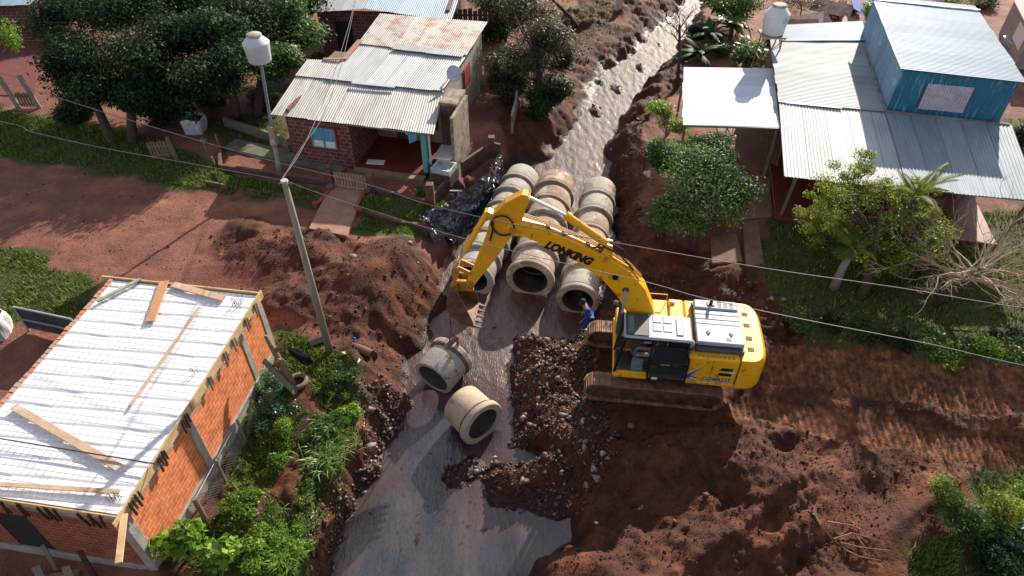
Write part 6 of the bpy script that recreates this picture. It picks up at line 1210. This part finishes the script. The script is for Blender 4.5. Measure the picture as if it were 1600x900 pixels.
# hedge line right
for i, (px, py, m, lb) in enumerate(((1250, 500, LF_MID, 'weedy green clump at the near end of the roadside bank'), (1300, 505, LF_DARK, 'dark weedy clump second along the roadside bank'), (1350, 520, LF_MID, 'green weeds third along the roadside bank'), (1400, 530, LF_DARK, 'dark weeds below the leaning tree on the roadside bank'), (1450, 535, LF_MID, 'green weeds below the bare tree on roadside bank'), (1500, 540, LF_MID, 'broad green weeds right of the bare tree on roadside bank'), (1550, 550, LF_BRIGHT, 'bright weeds near the right edge on roadside bank'), (1595, 560, LF_MID, 'weeds at the right edge of the roadside bank'), (1480, 552, LF_BRIGHT, 'small bright weeds low on the roadside bank'), (1570, 530, LF_DARK, 'dark weeds behind the bright ones on roadside bank'))):
    b = Pg(px, py); tree('weed_clump', lb, b, [clumped(b.x, b.y, b.z+.12, .8, .3, 8, 1600, 660+i)], .11, m, None, .012, 680+i, cat='weeds', group='weeds on the roadside bank', aspect=.5)
tree('garden_flowers', 'small flowering garden plant with red blooms by the tub', Pg(655, 305), [crown_at(655, 298, .45, .35, .35, 4, 500, 700)], .09, LF_MID, None, .015, 701, cat='plant')
mb = MB()
for x, y in ((641, 298), (645, 302), (649, 296)): 
    p = P(x, y, .7); mb.lathe([(0, -.05), (.06, 0), (0, .05)], 8, Matrix.Translation(p))
solo(mb, 'red_blooms', mat('red_petal', (.7, .1, .06)), 'red blooms on the garden plant', 'flowers', kind='stuff')

# ================= odds and ends =================
# black tarp along the bank
top_ = [P(655, 338, .25), P(690, 322, .35), P(728, 300, .45), P(762, 272, .55), P(782, 243, .75)]; bot_ = [Pg(680, 390), Pg(708, 388), Pg(745, 348), Pg(775, 315), Pg(790, 262)]
nu, nv = 150, 60; U, Vv = np.meshgrid(np.linspace(0, 1, nu), np.linspace(0, 1, nv))
def pl(pts, u): 
    A = np.array([tuple(p) for p in pts]); s = u*(len(pts)-1); i = np.clip(s.astype(int), 0, len(pts)-2); f = (s-i)[..., None]; return A[i]*(1-f)+A[i+1]*f
PP = pl(top_, U)*(1-Vv[..., None])+pl(bot_, U)*Vv[..., None]; gz = G(PP[..., 0].ravel(), PP[..., 1].ravel()).reshape(U.shape)
PP[..., 2] = np.maximum(PP[..., 2]+.12, gz+.3)+.1*np.sin(Vv*math.pi)+fbm(U*6+Vv*2, Vv*3, .55, 4, 90)*.22+np.abs(vnoise(U*9-Vv*5, Vv*2, .5, 93))*.16; cr_ = (np.abs(vnoise(U*14+Vv*3, Vv*6-U*4, .9, 94))-.2)*.55+(np.abs(vnoise(U*30, Vv*9+U*8, .9, 95))-.2)*.22; PP[..., 1] -= cr_+.1; PP[..., 0] += cr_*.6; PP[..., 2] += cr_*.35
PP = np.concatenate([PP.reshape(-1, 3)]); i = np.arange(nu*nv).reshape(nv, nu); F = np.stack([i[:-1, :-1].ravel(), i[:-1, 1:].ravel(), i[1:, 1:].ravel(), i[1:, :-1].ravel()], 1)
tag(mesh_np('tarp', PP, F, mat('black_plastic_sheet', (.1, .115, .14), (.03, .035, .045), 2, .25, bump=.3, bs=6, c3=(.07, .06, .055), spec=.8), smooth=True), 'crumpled black plastic tarp draped over the bank beside the culverts', 'tarp')
for (x, y, lb) in ((706, 300, 'rough stick post standing at the lower end of the tarp'), (780, 270, 'rough stick post holding the upper end of the tarp')):
    p = Pg(x, y); solo(MB().tube([p-Vector((0, 0, .2)), p+Vector((.03, 0, 1.5))], .05, 6), 'stick_post', WOOD, lb, 'post')
p0, p1 = P(703, 298, .6), P(722, 298, .65); solo(MB().tube([p0, p1], .03, 6), 'white_tube', WHITEP, 'short white plastic tube lying at the upper edge of the tarp', 'tube')
# sheet metal gate left + sack
a, b = P(22, 478, 1.25), P(112, 497, 1.25); SG = wthing('sheet_gate', 'dark corrugated sheet gate with grey frame on the grass left of the unfinished house', 'gate', (a.x, a.y, 0))
d = (b-a).normalized(); 
corr('panel', tin('dark_sheet', (.08, .1, .12), .55, seam=.75, rustc=(.06, .035, .03), metal=.1), SG, tuple(Vector((a.x, a.y, .1))), tuple(Vector((b.x, b.y, .1))), tuple(b), tuple(a), amp=.02)
mb = MB(); off = Vector((0, -.05, 0)); mb.bar(a+off, b+off, .05, .07); mb.bar(Vector((a.x, a.y, 0))+off, a+off, .06, .06); mb.bar(Vector((b.x, b.y, 0))+off, b+off, .06, .06); mb.bar((a+off).lerp(Vector((a.x, a.y, 0))+off, .5), (b+off).lerp(Vector((b.x, b.y, 0))+off, .5), .05, .05); mb.build('frame', mat('grey_pipe_frame', (.35, .38, .42)), SG)
def bigbag(name, label, p, w_, h_, seed, m, fillm=None):
    rr = np.random.default_rng(seed); o = wthing(name, label, 'sack', p); u, v = np.meshgrid(np.linspace(0, 2*math.pi, 33), np.linspace(0, 1, 10)); rad_ = w_*(1-.12*(1-v)**3)*(1+.06*np.sin(u*4+seed)+.05*np.sin(u*7+v*5))*(1-.1*(v > .97))
    sq = 1/np.maximum(np.abs(np.cos(u)), np.abs(np.sin(u)))**.55; X_ = p.x+rad_*np.cos(u)*sq; Y_ = p.y+rad_*np.sin(u)*sq; Z_ = p.z+v*h_*(1+.08*np.sin(u*2+seed))
    i = np.arange(u.size).reshape(u.shape); F = np.stack([i[:-1, :-1].ravel(), i[:-1, 1:].ravel(), i[1:, 1:].ravel(), i[1:, :-1].ravel()], 1); mesh_np('sack_cloth', np.stack([X_.ravel(), Y_.ravel(), Z_.ravel()], 1), F, m, o, smooth=True)
    MB().lathe([(w_*1.0, h_*.8), (w_*.6, h_*.88), (0, h_*.92)], 16, Matrix.Translation(p)).build('fill', fillm or DIRTM, o); return o
DIRTM = mat('dark_soil', (.06, .025, .015), (.03, .012, .008), 5)
SACK = mat('white_woven_sack', (.6, .62, .68), (.45, .46, .5), 3, .7, bump=.2, c3=(.2, .24, .4), s3=3, t3=.66)
bigbag('builders_sack', 'white printed bulk sack at the left edge below the grass', Pg(-2, 522), .5, .95, 3, SACK, mat('white_fill', (.6, .6, .62)))
bigbag('planter_sack', 'white bulk sack used as planter under the dark trees', Pg(308, 205), .55, .85, 5, SACK)
fronds('sack_plant', 'grey leafed plant growing out of the white sack', Pg(312, 205)+Vector((0, 0, .8)), 16, .7, .06, LF_BLUE, 705)
p = Pg(318, 222); o = mesh_np('stone_block', ROCKS[3][0]*.35, ROCKS[3][1], CONC); o.location = p+Vector((0, 0, .1)); tag(o, 'pale concrete block under the planter sack', 'block')
# garden gates, left
picket_gate('wooden_gate', Pg(238, 250), Pg(272, 247), 1.0, 'small leaning picket gate at the edge of the verge below the dark trees', WOOD, slats=7)
p = Pg(277, 250); solo(MB().tube([p-Vector((0, 0, .2)), p+Vector((-.1, 0, 1.3))], .1, 8), 'fence_post', mat('greenish_post', (.2, .19, .12), (.12, .11, .07)), 'thick mossy post beside the small picket gate', 'post')
picket_gate('iron_gate', Pg(33, 168), Pg(60, 168), .9, 'dark slatted gate between two tall grey planks at the left yard', mat('dark_gate_wood', (.16, .11, .09)), slats=6)
for (x, y, lb) in ((30, 168, 'tall grey gate plank on the left of the slatted gate'), (62, 168, 'tall grey gate plank on the right of the slatted gate')):
    p = Pg(x, y); solo(MB().bar(p-Vector((0, 0, .2)), p+Vector((-.35, .1, 1.9)), .28, .08), 'gate_plank', mat('silver_plank', (.3, .28, .27), (.2, .18, .17), 3), lb, 'post')
for (x, y, h, lb) in ((325, 240, .9, 'short leaning stake in the verge'), (345, 232, .8, 'thick stub post at the garden corner'), (338, 262, .6, 'thin stake by the end of the garden wall')):
    p = Pg(x, y); solo(MB().tube([p-Vector((0, 0, .2)), p+Vector((-.08, .05, h))], .05, 6), 'stake', GREYWOOD, lb, 'stake')
# tin shack behind trees / chairs skipped; pots
for (x, y, lb, c_) in ((233, 195, 'small pale object heap beneath the dark trees', (.5, .48, .45)), ): pass
# chain link fence
fp = [Pg(*q) for q in ((322, 812), (352, 752), (385, 690), (402, 655))]; CF = wthing('wire_fence', 'sagging wire mesh fence with wooden posts beside the unfinished house', 'fence', fp[0])
for k, p in enumerate(fp): MB().tube([p-Vector((0, 0, .2)), p+Vector((.05*(k % 2), 0, 1.15))], .075 if k == 0 else .04, 8).build('post', GREYWOOD if k else WOOD, CF)
mb = MB()
for a, b in zip(fp[:-1], fp[1:]):
    n = int((b-a).length/.11)
    for k in range(n):
        for s in (1, -1):
            u0 = k/n; u1 = min(1, max(0, u0+s*1.1/(b-a).length*.9)); q0 = a.lerp(b, u0); q1 = a.lerp(b, u1); mb.tube([q0+Vector((0, 0, .02)), q1+Vector((0, 0, .02+1.05*abs(u1-u0)/(1.0/(b-a).length)))], .006, 3, False)
    mb.tube([a+Vector((0, 0, 1.08)), b+Vector((0, 0, 1.08))], .01, 4)
mb.build('mesh', mat('galvanised_wire', (.35, .34, .33), (.2, .18, .17), 4, .5, .5), CF)
# pruned stump with tyre and black bag
p = Pg(458, 603); ST = wthing('pruned_tree', 'lopped tree stump with cut limbs standing on the grass bank', 'stump', p); mb = MB()
mb.tube([p-Vector((0, 0, .2)), p+Vector((-.1, 0, .9)), p+Vector((-.3, .1, 1.7)), p+Vector((-.45, .2, 2.3))], [.16, .12, .1, .07], 10); mb.tube([p+Vector((-.3, .1, 1.6)), p+Vector((.0, .2, 1.95)), p+Vector((.2, .2, 2.15))], [.09, .07, .055], 8); mb.tube([p+Vector((-.05, 0, .4)), p+Vector((-.45, -.15, 1.1)), p+Vector((-.5, -.2, 1.4))], [.1, .08, .06], 8); mb.tube([p+Vector((-.45, -.15, 1.1)), p+Vector((-.1, -.1, 1.5))], [.07, .05], 8)
mb.build('trunk', mat('stump_bark', (.3, .2, .13), (.16, .1, .07), 4, .85, bump=.4), ST, smooth=True)
p2 = Pg(462, 615); solo(MB().bar(p2, p2+Vector((-.75, .1, 1.6)), .2, .06), 'leaning_plank', GREYWOOD, 'grey plank leaning against the lopped stump', 'plank')
solo(MB(Matrix.Translation(Pg(466, 598)+Vector((0, 0, .08)))).lathe([(.2+.09*math.cos(t_/10*6.283)+.09, .09*math.sin(t_/10*6.283)) for t_ in range(10)], 24, closed=True), 'tyre', mat('grey_rubber', (.2, .18, .15), (.12, .1, .08)), 'old grey tyre lying at the foot of the lopped stump', 'tyre', smooth=True)
c = P(468, 556, 1.1); Mb2 = Matrix.Translation(c) @ Matrix.Rotation(R(-35), 4, 'Y') @ Matrix.Diagonal((.26, .14, .55, 1)); solo(MB(Mb2).lathe([(0, -1), (.6, -.85), (.95, -.5), (1, -.1), (.8, .4), (.45, .8), (.15, 1)], 16), 'black_bag', mat('black_bag_plastic', (.006, .007, .01), None, 3, .22), 'shiny black bag hanging from a stump limb', 'bag', smooth=True)
q = Pg(496, 537); o = MB().box((-.28, -.16, 0), (.28, .16, .14), .025).build('black_box', BLACKP); o.location = q; o.rotation_euler = (0, R(-4), R(25)); tag(o, 'black rectangular box lying on the grass left of the pole', 'box')
def blob(px, py, s, m, name, label, cat, sc=(1, 1, .5), r=2, grp=None):
    q = Pg(px, py); v = ROCKS[r][0]*s*np.array(sc); o = mesh_np(name, v, ROCKS[r][1], m, smooth=True); o.location = q+Vector((0, 0, s*.2)); tag(o, label, cat, grp); return o
blob(553, 530, .2, mat('blue_bag', (.01, .05, .4), (.01, .03, .25), 5, .3), 'blue_bag', 'crumpled blue plastic bag on the dirt edge', 'bag', (1, .7, .6)); blob(537, 554, .19, mat('yellow_bag', (.65, .45, .05), (.5, .3, .03), 5, .5), 'yellow_bag', 'crumpled yellow bag beside the foot of the pole', 'bag', (1, .8, .6), 4)
blob(560, 566, .16, mat('white_rag', (.6, .56, .52), (.45, .4, .36)), 'white_cloth', 'dirty white cloth hanging at the bank edge', 'cloth', (.6, 1.2, .4), 5); blob(527, 549, .1, mat('purple_scrap', (.2, .14, .2)), 'scrap', 'small purplish scrap right beside the pole', 'litter', (1, 1, .6), 6)
blob(932, 818, .12, mat('bright_white_scrap', (.8, .85, .9)), 'white_cup', 'small white foam piece on the dug earth near the creek', 'litter', (1, .9, .6), 7); blob(875, 148, .16, WHITEP, 'white_scrap', 'white scrap on the shaded upstream bank', 'litter', (1, .7, .5), 1); blob(918, 137, .12, WHITEP, 'white_scrap', 'white scrap nearest the upstream rapids', 'litter', (1, .7, .5), 3)
q = Pg(565, 548); solo(MB().tube([q+Vector((-.35, .15, .1)), q+Vector((.4, -.15, .0))], .15, 12, False), 'clay_pipe', mat('earthy_pipe', (.2, .09, .05), (.12, .05, .03)), 'broken earth coloured pipe poking out of the bank', 'pipe')
q = Pg(583, 556); solo(MB(Matrix.Translation(q+Vector((0, 0, .05))) @ Matrix.Rotation(R(60), 4, 'X')).lathe([(.16, 0), (.2, .12), (.21, .14), (.19, .13), (.13, .02)], 16), 'broken_pot', MC['earthy_pipe'], 'broken pot mouth beside the earth coloured pipe', 'pot')
q = Pg(480, 398*0+0+402); 
# bricks / debris on mound, road
for i, (x, y, lb) in enumerate(((150, 345, 'broken brick lying on the street left'), (345, 398, 'small pale stone on the street by the mound'), (20, 310, 'pale scrap at the left of the street'))): blob(x, y, .09, mat('pale_stone', (.4, .33, .3)), 'street_stone', lb, 'stone', (1.2, .8, .6), i)
# fallen branches bottom right
q = Pg(1300, 850); FB = wthing('fallen_branch', 'dry fallen branch with long bare twigs on the dug earth', 'branch', q); mb = MB(); rr = random.Random(3)
def onG(x, y, h=.06): p = Pg(x, y); return p+Vector((0, 0, h))
for pts in (((1268, 800), (1280, 822), (1300, 845), (1320, 862)), ((1272, 808), (1262, 800), (1250, 803)), ((1290, 818), (1330, 823), (1362, 838)), ((1300, 845), (1330, 835), (1380, 850)), ((1335, 838), (1348, 855), (1358, 868)), ((1320, 862), (1340, 872), (1375, 878)), ((1310, 850), (1345, 858), (1390, 862))):
    mb.tube([onG(x, y, .06+.05*rr.random()) for x, y in pts], [.03, .022, .012] if len(pts) == 3 else [.05, .038, .025, .014], 6)
mb.build('wood', mat('dry_branch', (.24, .13, .07), (.12, .06, .035), 4), FB)
# stakes bottom left
for i, (x, y, h, w_, lb) in enumerate(((88, 890, .9, .1, 'upright grey stake leaning on the shaded front wall'), (70, 915, .6, .2, 'wide grey board end standing at the bottom left'), (116, 915, .6, .2, 'short wide board standing right of the grey stake'), (150, 905, 1.1, .12, 'dark brown leaning board near the house corner'))):
    p = P(x, y, 0); solo(MB().bar(p, p+Vector((-.1, .25, h)), w_, .05), 'leaning_board', GREYWOOD if i < 3 else STEEL, lb, 'board')
p = P(30, 905, 0); solo(MB().bar(p+Vector((-.8, -.4, .03)), p+Vector((1.6, .1, .03)), .35, .06), 'ground_board', WOOD, 'weathered board lying on the ground by the dark doorway', 'board')
# debris pile and tarps at the top right
for i, (x, y, z, rx, rz, c_, lb) in enumerate(((1270, 30, .4, .5, 20, (.55, .4, .35), 'pale pinkish board on the debris heap behind the grey roof'), (1300, 12, .8, .7, -35, (.6, .42, .36), 'curved pale sheet leaning on the debris heap'), (1330, 30, .5, .3, 60, (.5, .3, .2), 'brown board end on the debris heap'), (1250, 40, .3, .5, 5, (.35, .2, .14), 'dark orange board low on the debris heap'), (1340, 8, 1.0, .4, 75, (.03, .1, .42), 'blue tarp strip hanging at the debris heap'), (1372, 5, 1.1, .35, 40, (.05, .14, .5), 'blue tarp sheet beside the blue upper room'))):
    c = P(x, y, z); Mm = Matrix.Translation(c) @ Matrix.Rotation(R(rz), 4, 'Z') @ Matrix.Rotation(rx, 4, 'X'); solo(MB(Mm).box((-1.4, -.5, -.02), (1.4, .5, .02)), 'debris_board' if i < 4 else 'blue_tarp', mat('debris%d' % i, c_, tuple(q_*.6 for q_ in c_), 3), lb, 'board' if i < 4 else 'tarp')
q = P(967, 12, .2); solo(MB(Matrix.Translation(q) @ Matrix.Rotation(.5, 4, 'Z')).box((-.25, -.05, -.4), (.25, .05, .9)), 'white_sheet', mat('off_white_sheet', (.6, .55, .5)), 'white torn sheet caught on the bank at the top of the creek', 'sheet')
# dry brush pile by the wooden wall
bare('twig_pile', 'pile of pale dry twigs in the back yard beside the board wall', Pg(762, 160), .15, (0, 0, 0), 21, BARKP, 9, 1.4, 1.0, .04)
# parked vehicle roof at the far right corner
q = P(1597, 60, .9); CR = wthing('parked_car', 'grey parked car partly visible at the right edge behind the blue house', 'car', (q.x+1.2, q.y, 0)); cx, cy = q.x+1.2, q.y
CM_ = mat('car_silver', (.4, .42, .45), (.36, .38, .4), 2, .25, .5)
MB().prism([(cx-2.0, cy-.8, .35), (cx+2.0, cy-.8, .35), (cx+2.0, cy-.8, .8), (cx+1.2, cy-.8, .95), (cx-1.3, cy-.8, .95), (cx-2.0, cy-.8, .75)], (0, 1.6, 0)).build('body', CM_, CR, bevel=.05); MB().prism([(cx-1.3, cy-.7, .95), (cx+1.2, cy-.7, .95), (cx+.6, cy-.65, 1.4), (cx-.8, cy-.65, 1.4)], (0, 1.35, 0)).build('glasshouse', mat('car_window', (.02, .025, .03), None, 3, .1), CR, bevel=.04); MB().box((cx-.78, cy-.62, 1.402), (cx+.58, cy+.66, 1.44), .015).build('roof', CM_, CR)
for sx in (-1.25, 1.25):
    for sy in (-.8, .62): MB(Matrix.Translation((cx+sx, cy+sy, .32)) @ Matrix.Rotation(-math.pi/2, 4, 'X')).lathe([(.2, 0), (.31, .02), (.31, .18), (.2, .2)], 20).build('wheel', BLACKP, CR)

# twigs and leaves drifting on the pool
rr = np.random.default_rng(71); fx, fy = sample_poly([(poly(((540, 860), (600, 760), (680, 660), (740, 760), (760, 830), (820, 860)), ZW), 170), (poly(((700, 520), (790, 500), (780, 560), (740, 590)), ZW), 60)], 0, 72)
k_ = G(fx, fy) < ZW-.08; fx, fy = fx[k_], fy[k_]; C_ = np.stack([fx, fy, zw(fy)+.035], 1); th = rr.uniform(0, 3.14, len(fx)); t_ = np.stack([np.cos(th), np.sin(th), th*0], 1); b_ = np.stack([-np.sin(th), np.cos(th), th*0], 1); s_ = np.exp(rr.normal(-3.3, .5, len(fx)))[:, None]
V = np.stack([C_-t_*s_, C_+b_*s_*.3, C_+t_*s_, C_-b_*s_*.3], 1).reshape(-1, 3)
tag(mesh_np('floating_litter', V, np.arange(len(V)).reshape(-1, 4), M_CLOD, fattrs={'rnd': rr.random(len(fx))}), 'leaf scraps drifting on the creek pool', None, None, 'stuff')
p0, p1 = Pg(510, 893), Pg(548, 835); solo(MB().tube([p0+Vector((0, 0, .15)), p0.lerp(p1, .5)+Vector((0, 0, .3)), p1+Vector((0, 0, .1))], [.02, .018, .01], 6), 'stick', BARK, 'long thin stick leaning from the left bank into the pool', 'stick')
p0 = Pg(486, 838); solo(MB().bar(p0+Vector((0, 0, .1)), Pg(492, 872)+Vector((0, 0, .1)), .07, .05), 'stick', WOOD, 'short reddish stake lying at the foot of the left bank', 'stick')
